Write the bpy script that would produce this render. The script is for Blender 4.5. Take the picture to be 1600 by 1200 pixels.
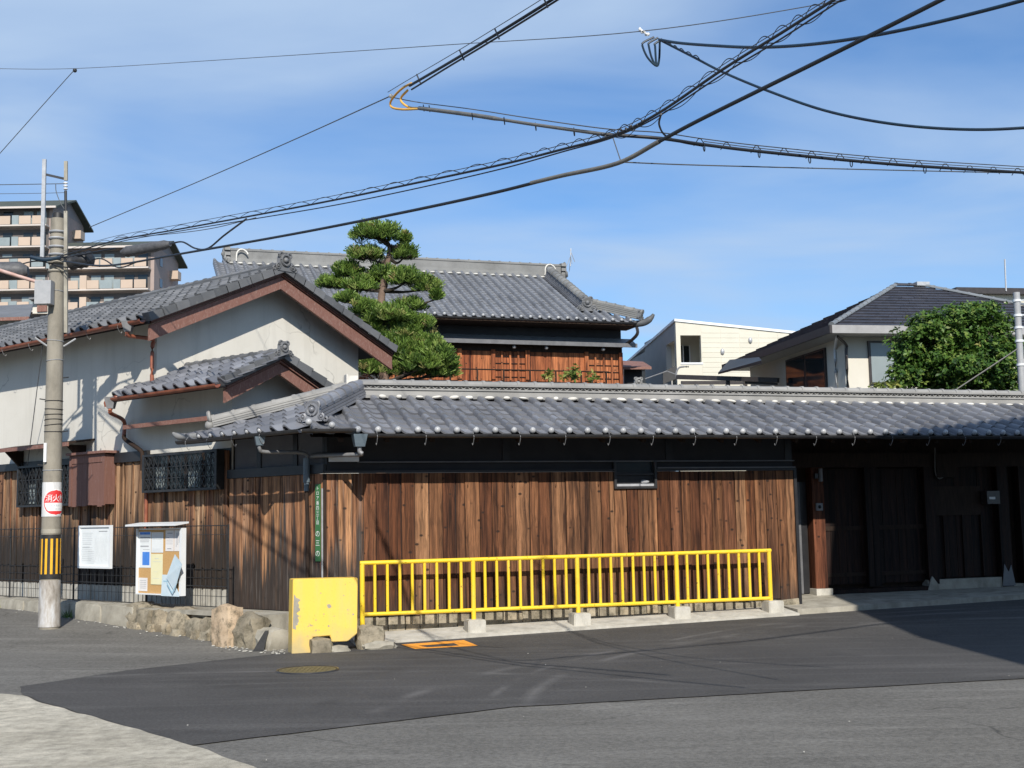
import bpy, bmesh, math, random
from mathutils import Vector, Matrix, Quaternion, noise
random.seed(7)
for o in list(bpy.data.objects):
    bpy.data.objects.remove(o)
scene = bpy.context.scene
COL = scene.collection
rad = math.radians

# ------------------------------------------------------------------ camera
PIT, ROL, AR, AL = rad(6.239), rad(1.077), rad(18.232), rad(39.923)
FPX, EYE = 1918.4, 1.55
cam_d = bpy.data.cameras.new('camera')
cam_d.sensor_width = 36
cam_d.lens = 36 * FPX / 1600
cam_d.clip_end = 3000
cam = bpy.data.objects.new('camera', cam_d)
COL.objects.link(cam)
cam.matrix_world = (Matrix.Translation((0, 0, EYE)) @ Matrix.Rotation(math.pi / 2 + PIT, 4, 'X')
                    @ Matrix.Rotation(-ROL, 4, 'Z'))
scene.camera = cam

# ------------------------------------------------------------------ sky, sun, exposure
SUN_AZ, SUN_EL = rad(-8), rad(36)                  # direction the light travels, from +Y towards +X
world = bpy.data.worlds.new('World')
scene.world = world
world.use_nodes = True
nt = world.node_tree
nt.nodes.clear()
out = nt.nodes.new('ShaderNodeOutputWorld')
bg = nt.nodes.new('ShaderNodeBackground')
bg.inputs['Strength'].default_value = 0.099
sky = nt.nodes.new('ShaderNodeTexSky')
sky.sky_type = 'NISHITA'
sky.sun_disc = False
sky.sun_elevation = SUN_EL
sky.sun_rotation = math.pi + SUN_AZ
sky.air_density = 1.0
sky.dust_density = 0.2
sky.ozone_density = 4.0
# thin veil of high cloud: noise on a plane far overhead
tc = nt.nodes.new('ShaderNodeTexCoord')
sep = nt.nodes.new('ShaderNodeSeparateXYZ')
nt.links.new(tc.outputs['Generated'], sep.inputs[0])
zz = nt.nodes.new('ShaderNodeMath'); zz.operation = 'MAXIMUM'; zz.inputs[1].default_value = 0.03
nt.links.new(sep.outputs['Z'], zz.inputs[0])
za = nt.nodes.new('ShaderNodeMath'); za.operation = 'ADD'; za.inputs[1].default_value = 0.12
nt.links.new(zz.outputs[0], za.inputs[0])
dv = nt.nodes.new('ShaderNodeVectorMath'); dv.operation = 'SCALE'
iv = nt.nodes.new('ShaderNodeMath'); iv.operation = 'DIVIDE'; iv.inputs[0].default_value = 1.0
nt.links.new(za.outputs[0], iv.inputs[1])
nt.links.new(tc.outputs['Generated'], dv.inputs[0]); nt.links.new(iv.outputs[0], dv.inputs['Scale'])
mp = nt.nodes.new('ShaderNodeMapping')
mp.inputs['Rotation'].default_value = (0, 0, rad(-28))
mp.inputs['Scale'].default_value = (0.6, 1.0, 0.2)
mp.inputs['Location'].default_value = (0.35, 0.2, 0)
nt.links.new(dv.outputs[0], mp.inputs[0])
n1 = nt.nodes.new('ShaderNodeTexNoise')
n1.inputs['Scale'].default_value = 1.7
n1.inputs['Detail'].default_value = 7
n1.inputs['Roughness'].default_value = 0.45
n1.inputs['Distortion'].default_value = 0.35
nt.links.new(mp.outputs[0], n1.inputs['Vector'])
rp = nt.nodes.new('ShaderNodeValToRGB')
rp.color_ramp.elements[0].position = 0.33; rp.color_ramp.elements[0].color = (0.0, 0.0, 0.0, 1)
rp.color_ramp.elements[1].position = 0.70; rp.color_ramp.elements[1].color = (0.92, 0.92, 0.92, 1)
nt.links.new(n1.outputs[0], rp.inputs[0])
mx = nt.nodes.new('ShaderNodeMixRGB')
mx.inputs['Color2'].default_value = (4.1, 5.4, 7.3, 1)
nt.links.new(rp.outputs[0], mx.inputs['Fac'])
tint = nt.nodes.new('ShaderNodeMixRGB'); tint.blend_type = 'MULTIPLY'; tint.inputs['Fac'].default_value = 1.0
tint.inputs['Color2'].default_value = (0.76, 1.0, 1.2, 1)
nt.links.new(sky.outputs[0], tint.inputs['Color1']); nt.links.new(tint.outputs[0], mx.inputs['Color1'])
nt.links.new(mx.outputs[0], bg.inputs['Color'])
nt.links.new(bg.outputs[0], out.inputs[0])

SUN_DIR = Vector((math.sin(SUN_AZ) * math.cos(SUN_EL), math.cos(SUN_AZ) * math.cos(SUN_EL), -math.sin(SUN_EL)))
sun_d = bpy.data.lights.new('sun', 'SUN')
sun_d.energy = 4.7
sun_d.angle = rad(0.53)
sun_d.color = (1.0, 0.94, 0.85)
sun = bpy.data.objects.new('sun', sun_d)
sun.rotation_euler = SUN_DIR.to_track_quat('-Z', 'Y').to_euler()
sun.location = (0, 0, 60)
COL.objects.link(sun)
scene.view_settings.view_transform = 'Standard'
scene.view_settings.look = 'None'
scene.view_settings.gamma = 1
scene.view_settings.exposure = 0.25
scene.view_settings.use_curve_mapping = False

# ------------------------------------------------------------------ frames
class Frame:
    def __init__(s, o, u, n):
        s.o, s.u, s.n = Vector(o), Vector(u), Vector(n)
    def P(s, a, off=0.0, z=0.0):
        p = s.o + s.u * a + s.n * off
        return Vector((p.x, p.y, z))
UR = Vector((math.cos(AR), math.sin(AR), 0)); NR = Vector((math.sin(AR), -math.cos(AR), 0))
UL = Vector((-math.cos(AL), math.sin(AL), 0)); NL = Vector((-math.sin(AL), -math.cos(AL), 0))
C0 = Vector((-2.56, 16.70, 0))
FR = Frame(C0, UR, NR)          # the long board wall: distance along it, distance out of it
FL = Frame(C0, UL, NL)          # the wall along the side street
ZUP = Vector((0, 0, 1))

def at(px, py, Y):
    """the point of the place at depth Y that the photograph shows at pixel px, py"""
    X = (px - 800) / FPX; Q = -(py - 600) / FPX
    c, s = math.cos(-ROL), math.sin(-ROL)
    X, Q = c * X - s * Q, s * X + c * Q
    d = Vector((X, math.cos(PIT) - Q * math.sin(PIT), math.sin(PIT) + Q * math.cos(PIT)))
    return Vector((0, 0, EYE)) + d * (Y / d.y)

def clamp(v, a, b): return max(a, min(b, v))
def gz(x, y):
    return -0.07 + 0.055 * clamp(y - 16, 0, 4) + 0.02 * clamp(-x - 4.5, 0, 4.5)

# ------------------------------------------------------------------ materials
MATS = {}
def new_mat(name):
    m = bpy.data.materials.new(name); m.use_nodes = True
    m.node_tree.nodes.clear()
    return m, m.node_tree
class NB:
    """small node builder"""
    def __init__(s, name):
        s.m, s.t = new_mat(name); s.x = 0
        s.out = s.n('ShaderNodeOutputMaterial'); s.b = s.n('ShaderNodeBsdfPrincipled')
        s.l(s.b.outputs[0], s.out.inputs[0]); s.geo = None
    def n(s, ty, **k):
        q = s.t.nodes.new(ty)
        for a, v in k.items(): setattr(q, a, v)
        return q
    def l(s, a, b): s.t.links.new(a, b)
    def pos(s):
        if not s.geo: s.geo = s.n('ShaderNodeNewGeometry')
        return s.geo.outputs['Position']
    def island(s):
        s.pos(); return s.geo.outputs['Random Per Island']
    def objrand(s):
        return s.n('ShaderNodeObjectInfo').outputs['Random']
    def math(s, op, a, b=None, cl=False):
        q = s.n('ShaderNodeMath', operation=op, use_clamp=cl)
        for i, v in enumerate((a, b)):
            if v is None: continue
            if hasattr(v, 'links'): s.l(v, q.inputs[i])
            else: q.inputs[i].default_value = v
        return q.outputs[0]
    def mapping(s, vec, scale=(1, 1, 1), rot=(0, 0, 0), loc=(0, 0, 0)):
        q = s.n('ShaderNodeMapping')
        q.inputs['Scale'].default_value = scale; q.inputs['Rotation'].default_value = rot
        if hasattr(loc, 'links'): s.l(loc, q.inputs['Location'])
        else: q.inputs['Location'].default_value = loc
        s.l(vec, q.inputs[0]); return q.outputs[0]
    def noise(s, vec, scale, detail=5, rough=0.55, dist=0.0):
        q = s.n('ShaderNodeTexNoise')
        q.inputs['Scale'].default_value = scale; q.inputs['Detail'].default_value = detail
        q.inputs['Roughness'].default_value = rough; q.inputs['Distortion'].default_value = dist
        s.l(vec, q.inputs['Vector']); return q.outputs[0]
    def voro(s, vec, scale, feature='F1', rnd=1.0):
        q = s.n('ShaderNodeTexVoronoi', feature=feature)
        q.inputs['Scale'].default_value = scale; q.inputs['Randomness'].default_value = rnd
        s.l(vec, q.inputs['Vector']); return q.outputs['Distance']
    def ramp(s, fac, stops):
        q = s.n('ShaderNodeValToRGB'); e = q.color_ramp.elements
        while len(e) < len(stops): e.new(0.5)
        for i, (p, c) in enumerate(stops):
            e[i].position = p
            e[i].color = (c, c, c, 1) if not isinstance(c, tuple) else (*c, 1)
        s.l(fac, q.inputs[0]); return q.outputs[0]
    def mix(s, fac, a, b, mode='MIX'):
        q = s.n('ShaderNodeMixRGB', blend_type=mode)
        for key, v in (('Fac', fac), ('Color1', a), ('Color2', b)):
            if hasattr(v, 'links'): s.l(v, q.inputs[key])
            elif isinstance(v, tuple): q.inputs[key].default_value = (*v, 1)
            else: q.inputs[key].default_value = v
        return q.outputs[0]
    def bump(s, h, strength=0.3, dist=0.01):
        q = s.n('ShaderNodeBump')
        q.inputs['Strength'].default_value = strength; q.inputs['Distance'].default_value = dist
        s.l(h, q.inputs['Height']); s.l(q.outputs[0], s.b.inputs['Normal'])
    def done(s, col, rough=0.7, metal=0.0, spec=None):
        if hasattr(col, 'links'): s.l(col, s.b.inputs['Base Color'])
        else: s.b.inputs['Base Color'].default_value = (*col, 1)
        if hasattr(rough, 'links'): s.l(rough, s.b.inputs['Roughness'])
        else: s.b.inputs['Roughness'].default_value = rough
        s.b.inputs['Metallic'].default_value = metal
        if spec is not None: s.b.inputs['Specular IOR Level'].default_value = spec
        MATS[s.m.name] = s.m
        return s.m

def basic(name, c1, c2, scale=3.0, rough=0.7, bump=0.0, bscale=None, metal=0.0, vary=0.25, stretch=(1, 1, 1), spec=None, dist=0.01):
    b = NB(name)
    v = b.mapping(b.pos(), stretch)
    f = b.ramp(b.noise(v, scale, 6, 0.6), [(0.3, 0.0), (0.7, 1.0)])
    col = b.mix(f, c1, c2)
    if vary:
        r = b.math('FRACT', b.math('ADD', b.objrand(), b.island()))
        k = b.math('ADD', b.math('MULTIPLY', r, vary), 1 - vary / 2)
        q = b.n('ShaderNodeVectorMath', operation='SCALE')
        b.l(col, q.inputs[0]); b.l(k, q.inputs['Scale'])
        col = q.outputs[0]
    if bump:
        b.bump(b.noise(v, bscale or scale * 6, 5, 0.6), bump, dist)
    return b.done(col, rough, metal, spec)

def mat_tile(name, lo, hi, rough=0.42):
    b = NB(name)
    r = b.math('FRACT', b.math('ADD', b.objrand(), b.math('MULTIPLY', b.island(), 7.31)))
    col = b.mix(r, lo, hi)
    big = b.ramp(b.noise(b.pos(), 1.3, 3, 0.6), [(0.35, 0.78), (0.7, 1.12)])
    col = b.mix(1.0, col, big, 'MULTIPLY')
    moss = b.ramp(b.noise(b.pos(), 11, 4, 0.7), [(0.57, 0.0), (0.70, 0.38)])
    col = b.mix(moss, col, (0.20, 0.20, 0.175))
    rg = b.ramp(b.noise(b.pos(), 9, 4), [(0.3, rough - 0.1), (0.7, rough + 0.2)])
    b.bump(b.noise(b.pos(), 60, 1, 0.6), 0.12, 0.006)
    return b.done(col, rg, 0.0, 0.6)

def mat_plank(name, tones, stain_z, stain_w, stain_col, stain_max=0.9, pale=0.0, ncol=0.0):
    """upright weathered boards: own tone each, grain, knots, dark rain-splash weathering at the foot"""
    b = NB(name)
    r = b.objrand()
    sh = b.n('ShaderNodeCombineXYZ')
    b.l(b.math('MULTIPLY', r, 37.0), sh.inputs[0]); b.l(b.math('MULTIPLY', r, 91.0), sh.inputs[2])
    v = b.mapping(b.pos(), (1, 1, 1), loc=sh.outputs[0])
    warp = b.n('ShaderNodeVectorMath', operation='ADD')
    wn = b.n('ShaderNodeTexNoise'); wn.inputs['Scale'].default_value = 2.2; wn.inputs['Detail'].default_value = 2
    b.l(v, wn.inputs['Vector'])
    ws = b.n('ShaderNodeVectorMath', operation='SCALE'); ws.inputs['Scale'].default_value = 0.055
    b.l(wn.outputs['Color'], ws.inputs[0]); b.l(v, warp.inputs[0]); b.l(ws.outputs[0], warp.inputs[1])
    g = b.mapping(warp.outputs[0], (26, 26, 0.9))
    grain = b.noise(g, 1.0, 3, 0.62)
    g2 = b.noise(b.mapping(warp.outputs[0], (95, 95, 2.2)), 1.0, 4, 0.6)
    stops = [(i / (len(tones) - 1), t) for i, t in enumerate(tones)]
    base = b.ramp(r, stops)
    gr = b.ramp(grain, [(0.28, 0.22), (0.42, 0.72), (0.55, 1.1), (0.75, 1.65)])
    col = b.mix(1.0, base, gr, 'MULTIPLY')
    gr2 = b.ramp(g2, [(0.3, 0.55), (0.65, 1.15)])
    col = b.mix(1.0, col, gr2, 'MULTIPLY')
    g3 = b.noise(b.mapping(warp.outputs[0], (12, 12, 0.32)), 1.0, 3, 0.6)
    col = b.mix(1.0, col, b.ramp(g3, [(0.34, (0.26, 0.22, 0.22)), (0.47, (0.92, 0.86, 0.84)), (0.68, (1.35, 1.32, 1.28))]), 'MULTIPLY')
    # knots
    kv = b.voro(b.mapping(v, (5, 5, 7.5)), 1.0)
    kn = b.math('MULTIPLY', b.ramp(kv, [(0.0, 1.0), (0.10, 0.9), (0.17, 0.0)]), b.ramp(b.noise(b.mapping(v, (2, 2, 0.5)), 1.0, 1), [(0.36, 0.0), (0.46, 0.97)]))
    col = b.mix(kn, col, (0.018, 0.011, 0.008))
    # weathering: grey-black foot with a ragged streaky top
    sepz = b.n('ShaderNodeSeparateXYZ'); b.l(b.pos(), sepz.inputs[0])
    st = b.noise(b.mapping(b.pos(), (7, 7, 0.5)), 1.0, 2, 0.6)
    st2 = b.noise(b.mapping(v, (24, 24, 0.6)), 1.0, 2, 0.6)
    zt = b.math('ADD', sepz.outputs[2], b.math('MULTIPLY', b.math('ADD', b.math('SUBTRACT', st, 0.5), b.math('MULTIPLY', b.math('SUBTRACT', st2, 0.5), 0.6)), stain_w))
    k = b.n('ShaderNodeMapRange'); k.clamp = True
    b.l(zt, k.inputs[0])
    k.inputs[1].default_value = stain_z + 0.26; k.inputs[2].default_value = stain_z - 0.22
    k.inputs[3].default_value = 0.0; k.inputs[4].default_value = stain_max
    foot = b.mix(b.ramp(g2, [(0.35, 0.0), (0.75, 1.0)]), stain_col, tuple(c * 2.2 for c in stain_col))
    col = b.mix(k.outputs[0], col, foot)
    if pale:
        pz = b.ramp(b.noise(b.mapping(v, (30, 30, 1.3)), 1.0, 4, 0.6), [(0.55, 0.0), (0.75, pale)])
        col = b.mix(pz, col, (0.36, 0.33, 0.30))
    b.bump(b.noise(b.mapping(v, (60, 60, 1.6)), 1.0, 2, 0.6), 0.55, 0.008)
    return b.done(col, 0.72, 0.0, 0.25)

mat_tile('roof_tile', (0.125, 0.130, 0.146), (0.215, 0.222, 0.242))
mat_tile('roof_tile_old', (0.085, 0.088, 0.092), (0.17, 0.172, 0.176), 0.6)
mat_tile('roof_tile_far', (0.17, 0.18, 0.20), (0.215, 0.225, 0.245), 0.5)
mat_tile('ridge_tile', (0.20, 0.20, 0.195), (0.30, 0.295, 0.28), 0.6)
mat_tile('ridge_tile_far', (0.16, 0.16, 0.155), (0.22, 0.22, 0.21), 0.6)
basic('ball_tile', (0.30, 0.31, 0.32), (0.42, 0.42, 0.42), 8, 0.38, 0.1, 50, vary=0.2)
mat_plank('plank_brown', [(0.082, 0.030, 0.013), (0.224, 0.111, 0.053), (0.100, 0.037, 0.015), (0.250, 0.135, 0.069), (0.122, 0.048, 0.019), (0.145, 0.064, 0.032), (0.133, 0.068, 0.033)],
          0.45, 0.9, (0.030, 0.023, 0.019), 0.75)
mat_plank('plank_corner', [(0.294, 0.146, 0.072), (0.470, 0.280, 0.160), (0.200, 0.070, 0.032), (0.389, 0.213, 0.106), (0.235, 0.112, 0.055), (0.341, 0.185, 0.096)],
          1.22, 2.6, (0.026, 0.022, 0.020), 0.95, 0.30)
mat_plank('plank_side', [(0.352, 0.219, 0.128), (0.181, 0.107, 0.061), (0.405, 0.267, 0.160), (0.235, 0.112, 0.061), (0.320, 0.203, 0.117)],
          1.55, 1.7, (0.021, 0.018, 0.016), 0.96)
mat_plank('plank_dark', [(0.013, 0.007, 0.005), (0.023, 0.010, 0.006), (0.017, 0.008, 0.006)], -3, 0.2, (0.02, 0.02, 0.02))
mat_plank('plank_post', [(0.085, 0.030, 0.016), (0.115, 0.042, 0.021)], -3, 0.2, (0.02, 0.02, 0.02))
mat_plank('plank_red', [(0.238, 0.071, 0.027), (0.405, 0.150, 0.060), (0.299, 0.097, 0.038)], -3, 0.2, (0.02, 0.02, 0.02))
basic('black_plaster', (0.020, 0.020, 0.023), (0.034, 0.033, 0.036), 2.5, 0.75, 0.2, 40, vary=0)
basic('grey_plaster', (0.11, 0.112, 0.125), (0.15, 0.15, 0.16), 3, 0.85, 0.2, 40, vary=0)
basic('black_paint', (0.012, 0.012, 0.014), (0.022, 0.022, 0.024), 6, 0.45, 0.1, 60, vary=0)
basic('dark_timber', (0.020, 0.014, 0.011), (0.042, 0.027, 0.020), 5, 0.75, 0.3, 30, stretch=(6, 6, 1), spec=0.15)
basic('trim_grey', (0.10, 0.10, 0.105), (0.16, 0.16, 0.165), 5, 0.5, vary=0)

def mat_plaster():
    b = NB('white_plaster')
    f = b.noise(b.pos(), 0.8, 6, 0.6)
    col = b.mix(b.ramp(f, [(0.3, 0.0), (0.7, 1.0)]), (0.585, 0.56, 0.495), (0.675, 0.65, 0.585))
    st = b.ramp(b.noise(b.mapping(b.pos(), (5, 5, 0.35)), 1.0, 5, 0.62), [(0.50, 0.0), (0.75, 0.34)])
    col = b.mix(st, col, (0.40, 0.38, 0.33))
    cr = b.ramp(b.noise(b.pos(), 6, 6, 0.7), [(0.62, 0.0), (0.7, 0.22)])
    col = b.mix(cr, col, (0.45, 0.43, 0.38))
    q = b.n('ShaderNodeTexVoronoi', feature='DISTANCE_TO_EDGE'); q.inputs['Scale'].default_value = 0.55
    wa = b.n('ShaderNodeVectorMath', operation='MULTIPLY_ADD'); wa.inputs[1].default_value = (0.7, 0.7, 0.7)
    wv = b.n('ShaderNodeTexNoise'); wv.inputs['Scale'].default_value = 1.6; wv.inputs['Detail'].default_value = 4; b.l(b.pos(), wv.inputs['Vector'])
    b.l(wv.outputs['Color'], wa.inputs[0]); b.l(b.pos(), wa.inputs[2]); b.l(wa.outputs[0], q.inputs['Vector'])
    ck = b.math('MULTIPLY', b.ramp(q.outputs['Distance'], [(0.0, 1.0), (0.006, 0.0)]), b.ramp(b.noise(b.pos(), 0.7, 2), [(0.5, 0.0), (0.58, 0.6)]))
    col = b.mix(ck, col, (0.26, 0.25, 0.22))
    b.bump(b.noise(b.pos(), 22, 3, 0.6), 0.14, 0.01)
    b.done(col, 0.85, 0, 0.2)
mat_plaster()
def mat_redwood():
    b = NB('red_paint_wood')
    v = b.mapping(b.pos(), (14, 14, 3))
    col = b.mix(b.noise(v, 1.0, 5, 0.6), (0.155, 0.070, 0.052), (0.265, 0.138, 0.108))
    fl = b.ramp(b.noise(b.mapping(b.pos(), (60, 60, 18)), 1.0, 4, 0.7), [(0.54, 0.0), (0.66, 0.6)])
    col = b.mix(fl, col, (0.38, 0.28, 0.24))
    b.bump(b.noise(v, 4, 4), 0.25, 0.006)
    b.done(col, 0.65, 0, 0.3)
mat_redwood()
def mat_shutter():
    b = NB('shutter_wood')
    v = b.mapping(b.pos(), (30, 30, 2))
    col = b.mix(b.noise(v, 1.0, 5, 0.6), (0.13, 0.062, 0.048), (0.22, 0.115, 0.09))
    fl = b.ramp(b.noise(b.mapping(b.pos(), (70, 70, 4)), 1.0, 4, 0.7), [(0.60, 0.0), (0.70, 0.5)])
    col = b.mix(fl, col, (0.42, 0.32, 0.29))
    b.bump(b.noise(v, 2, 4), 0.3, 0.006)
    b.done(col, 0.7, 0, 0.3)
mat_shutter()
basic('copper_gutter', (0.20, 0.062, 0.036), (0.34, 0.115, 0.062), 6, 0.42, 0.1, 40, vary=0)
basic('dark_gutter', (0.022, 0.022, 0.024), (0.04, 0.04, 0.042), 6, 0.35, vary=0)
basic('blue_grey_metal', (0.085, 0.115, 0.14), (0.13, 0.165, 0.19), 8, 0.4, vary=0)
basic('grey_pipe', (0.16, 0.165, 0.17), (0.24, 0.24, 0.245), 10, 0.45, vary=0)
basic('steel', (0.34, 0.35, 0.36), (0.48, 0.49, 0.50), 12, 0.45, metal=0.3, vary=0.1)
basic('iron_black', (0.012, 0.013, 0.014), (0.03, 0.03, 0.032), 20, 0.5, vary=0)

def mat_yellow(name, base, dirt):
    b = NB(name)
    f = b.noise(b.pos(), 2.5, 5, 0.6)
    col = b.mix(f, tuple(c * 0.92 for c in base), base)
    ch = b.ramp(b.noise(b.pos(), 11, 5, 0.65), [(0.62, 0.0), (0.645, 1.0)])
    ch2 = b.ramp(b.noise(b.pos(), 2.2, 3, 0.5), [(0.44, 0.0), (0.62, 1.0)])
    chip = b.math('MULTIPLY', ch, ch2)
    ch3 = b.ramp(b.noise(b.pos(), 55, 3, 0.5), [(0.70, 0.0), (0.73, dirt)])
    col = b.mix(chip, col, (0.27, 0.25, 0.22))
    col = b.mix(ch3, col, (0.16, 0.13, 0.09))
    st = b.ramp(b.noise(b.mapping(b.pos(), (8, 8, 1.2)), 1.0, 4, 0.6), [(0.46, 0.0), (0.75, 0.55)])
    col = b.mix(st, col, (0.66, 0.52, 0.20))
    dz = b.n('ShaderNodeSeparateXYZ'); b.l(b.pos(), dz.inputs[0])
    ft = b.math('MULTIPLY', b.ramp(b.math('ADD', dz.outputs[2], b.math('MULTIPLY', b.noise(b.pos(), 6, 4), 0.35)), [(0.15, 0.75), (0.42, 0.0)]), 1.0)
    col = b.mix(ft, col, (0.42, 0.36, 0.22))
    b.bump(b.noise(b.pos(), 30, 5, 0.7), 0.25, 0.008)
    b.done(col, 0.6, 0, 0.3)
mat_yellow('yellow_concrete', (0.88, 0.585, 0.10), 0.8)
def mat_railpaint():
    b = NB('yellow_rail_paint')
    col = b.mix(b.noise(b.pos(), 4, 4), (0.80, 0.53, 0.02), (0.87, 0.60, 0.035))
    ru = b.ramp(b.noise(b.pos(), 15, 5, 0.72), [(0.62, 0.0), (0.67, 1.0)])
    col = b.mix(ru, col, (0.09, 0.035, 0.014))
    fd = b.ramp(b.noise(b.mapping(b.pos(), (9, 9, 3)), 1.0, 3), [(0.45, 0.0), (0.8, 0.5)])
    col = b.mix(fd, col, (0.70, 0.52, 0.12))
    b.done(col, 0.42, 0, 0.5)
mat_railpaint()

def mat_concrete(name, c1, c2, scale=5):
    b = NB(name)
    col = b.mix(b.ramp(b.noise(b.pos(), scale, 7, 0.62), [(0.3, 0.0), (0.7, 1.0)]), c1, c2)
    d = b.ramp(b.noise(b.mapping(b.pos(), (4, 4, 1.5)), 1.2, 6, 0.65), [(0.48, 0.0), (0.75, 0.6)])
    col = b.mix(d, col, tuple(c * 0.45 for c in c1))
    sp = b.ramp(b.voro(b.pos(), 120), [(0.12, 0.75), (0.3, 1.0)])
    col = b.mix(1.0, col, sp, 'MULTIPLY')
    b.bump(b.noise(b.pos(), scale * 9, 6, 0.7), 0.35, 0.008)
    return b.done(col, 0.88, 0, 0.2)
mat_concrete('concrete', (0.40, 0.38, 0.33), (0.55, 0.53, 0.47))
mat_concrete('concrete_old', (0.27, 0.25, 0.205), (0.42, 0.395, 0.33), 4)
mat_concrete('concrete_pole', (0.235, 0.215, 0.175), (0.31, 0.285, 0.235), 3)

def mat_stone(name, c1, c2):
    b = NB(name)
    r = b.objrand()
    col = b.mix(b.ramp(b.noise(b.pos(), 5, 7, 0.68), [(0.32, 0.0), (0.68, 1.0)]), c1, c2)
    col = b.mix(1.0, col, b.ramp(r, [(0.0, (0.78, 0.74, 0.68)), (0.5, (1.05, 1.0, 0.93)), (1.0, (1.12, 1.0, 0.86))]), 'MULTIPLY')
    d = b.ramp(b.noise(b.pos(), 9, 5, 0.75), [(0.48, 0.0), (0.66, 0.8)])
    col = b.mix(d, col, (0.085, 0.08, 0.055))
    b.bump(b.noise(b.pos(), 24, 7, 0.72), 0.6, 0.02)
    b.done(col, 0.9, 0, 0.2)
mat_stone('stone', (0.20, 0.185, 0.15), (0.40, 0.37, 0.30))
mat_stone('stone_pink', (0.40, 0.31, 0.22), (0.55, 0.45, 0.34))

def mat_asphalt(name, c1, c2, fleck, streak=0.0, coarse=0, crack=0.0, arc=0.0):
    b = NB(name)
    p = b.pos()
    f = b.ramp(b.noise(p, 0.55, 5, 0.62), [(0.3, 0.0), (0.7, 1.0)])
    col = b.mix(f, c1, c2)
    gr = b.ramp(b.noise(p, 130, 3, 0.6), [(0.3, 0.66), (0.7, 1.3)])
    col = b.mix(1.0, col, gr, 'MULTIPLY')
    fl = b.ramp(b.voro(p, 55), [(0.05, fleck), (0.11, 0.0)])
    m = b.ramp(b.noise(p, 26, 2), [(0.55, 0.0), (0.62, 1.0)])
    col = b.mix(b.math('MULTIPLY', fl, m), col, (0.42, 0.40, 0.36))
    if streak:
        s1 = b.noise(b.mapping(p, (0.35, 3.2, 1), rot=(0, 0, rad(-14))), 1.0, 5, 0.6, 0.6)
        col = b.mix(b.ramp(s1, [(0.50, 0.0), (0.72, streak)]), col, tuple(c * 1.9 for c in c2))
        s2 = b.noise(b.mapping(p, (0.8, 2.4, 1), rot=(0, 0, rad(30))), 0.7, 5, 0.6, 0.8)
        col = b.mix(b.ramp(s2, [(0.58, 0.0), (0.74, streak * 0.8)]), col, tuple(c * 0.62 for c in c1))
    if coarse:
        cg = b.noise(p, coarse, 4, 0.75)
        col = b.mix(1.0, col, b.ramp(cg, [(0.3, 0.62), (0.7, 1.26)]), 'MULTIPLY')
    if crack:
        q = b.n('ShaderNodeTexVoronoi', feature='DISTANCE_TO_EDGE'); q.inputs['Scale'].default_value = 0.33
        wv = b.n('ShaderNodeTexNoise'); wv.inputs['Scale'].default_value = 1.4; wv.inputs['Detail'].default_value = 4; b.l(p, wv.inputs['Vector'])
        wa = b.n('ShaderNodeVectorMath', operation='MULTIPLY_ADD'); wa.inputs[1].default_value = (0.8, 0.8, 0); b.l(wv.outputs['Color'], wa.inputs[0]); b.l(p, wa.inputs[2])
        b.l(wa.outputs[0], q.inputs['Vector'])
        ck = b.math('MULTIPLY', b.ramp(q.outputs['Distance'], [(0.0, 1.0), (0.0035, 0.0)]), b.ramp(b.noise(p, 0.6, 2), [(0.45, 0.0), (0.55, crack)]))
        col = b.mix(ck, col, tuple(c * 0.35 for c in c1))
    if arc:
        for cx, cy, r, w in ((8.05, 10.4, 8.0, 0.10), (8.05, 10.4, 8.35, 0.07), (7.2, 9.0, 8.6, 0.12), (-3.0, 6.5, 7.2, 0.10)):
            dn = b.n('ShaderNodeVectorMath', operation='DISTANCE'); dn.inputs[1].default_value = (cx, cy, 0); b.l(p, dn.inputs[0])
            t = b.math('ABSOLUTE', b.math('SUBTRACT', dn.outputs['Value'], r))
            m = b.math('MULTIPLY', b.ramp(t, [(0.0, 1.0), (w, 0.0)]), b.ramp(b.noise(p, 0.8, 4), [(0.45, 0.0), (0.62, arc)]))
            col = b.mix(m, col, tuple(c * 2.0 for c in c2))
        sp_ = b.ramp(b.noise(p, 0.9, 4, 0.6), [(0.60, 0.0), (0.70, 0.5)])
        col = b.mix(sp_, col, tuple(c * 0.6 for c in c1))
    b.bump(b.noise(p, 110, 2, 0.7), 0.7, 0.006)
    b.done(col, 0.85, 0, 0.3)
mat_asphalt('asphalt_old', (0.125, 0.119, 0.106), (0.170, 0.163, 0.147), 0.8, 0.28, 24, 0.8)
mat_asphalt('asphalt_new', (0.058, 0.0555, 0.053), (0.083, 0.0795, 0.0755), 0.6, 0.36, 30, 0, 0.55)
mat_asphalt('asphalt_pale', (0.33, 0.30, 0.235), (0.53, 0.49, 0.40), 0.9, 0.2, 7, crack=0.5)
basic('orange_paint', (0.82, 0.30, 0.03), (0.90, 0.38, 0.05), 20, 0.7, 0.2, 120, vary=0)
basic('cable_black', (0.010, 0.012, 0.016), (0.016, 0.02, 0.028), 3, 0.5, vary=0)
basic('cable_blue', (0.006, 0.014, 0.034), (0.008, 0.03, 0.05), 9, 0.45, vary=0)
basic('cable_grey', (0.10, 0.10, 0.095), (0.16, 0.155, 0.14), 9, 0.6, vary=0)
basic('cable_sheath', (0.62, 0.33, 0.05), (0.72, 0.42, 0.09), 9, 0.5, vary=0)
basic('wire_grey', (0.06, 0.065, 0.07), (0.10, 0.105, 0.11), 3, 0.5, vary=0)
basic('splice_grey', (0.05, 0.052, 0.055), (0.10, 0.10, 0.105), 18, 0.55, 0.3, 30, vary=0)
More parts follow.
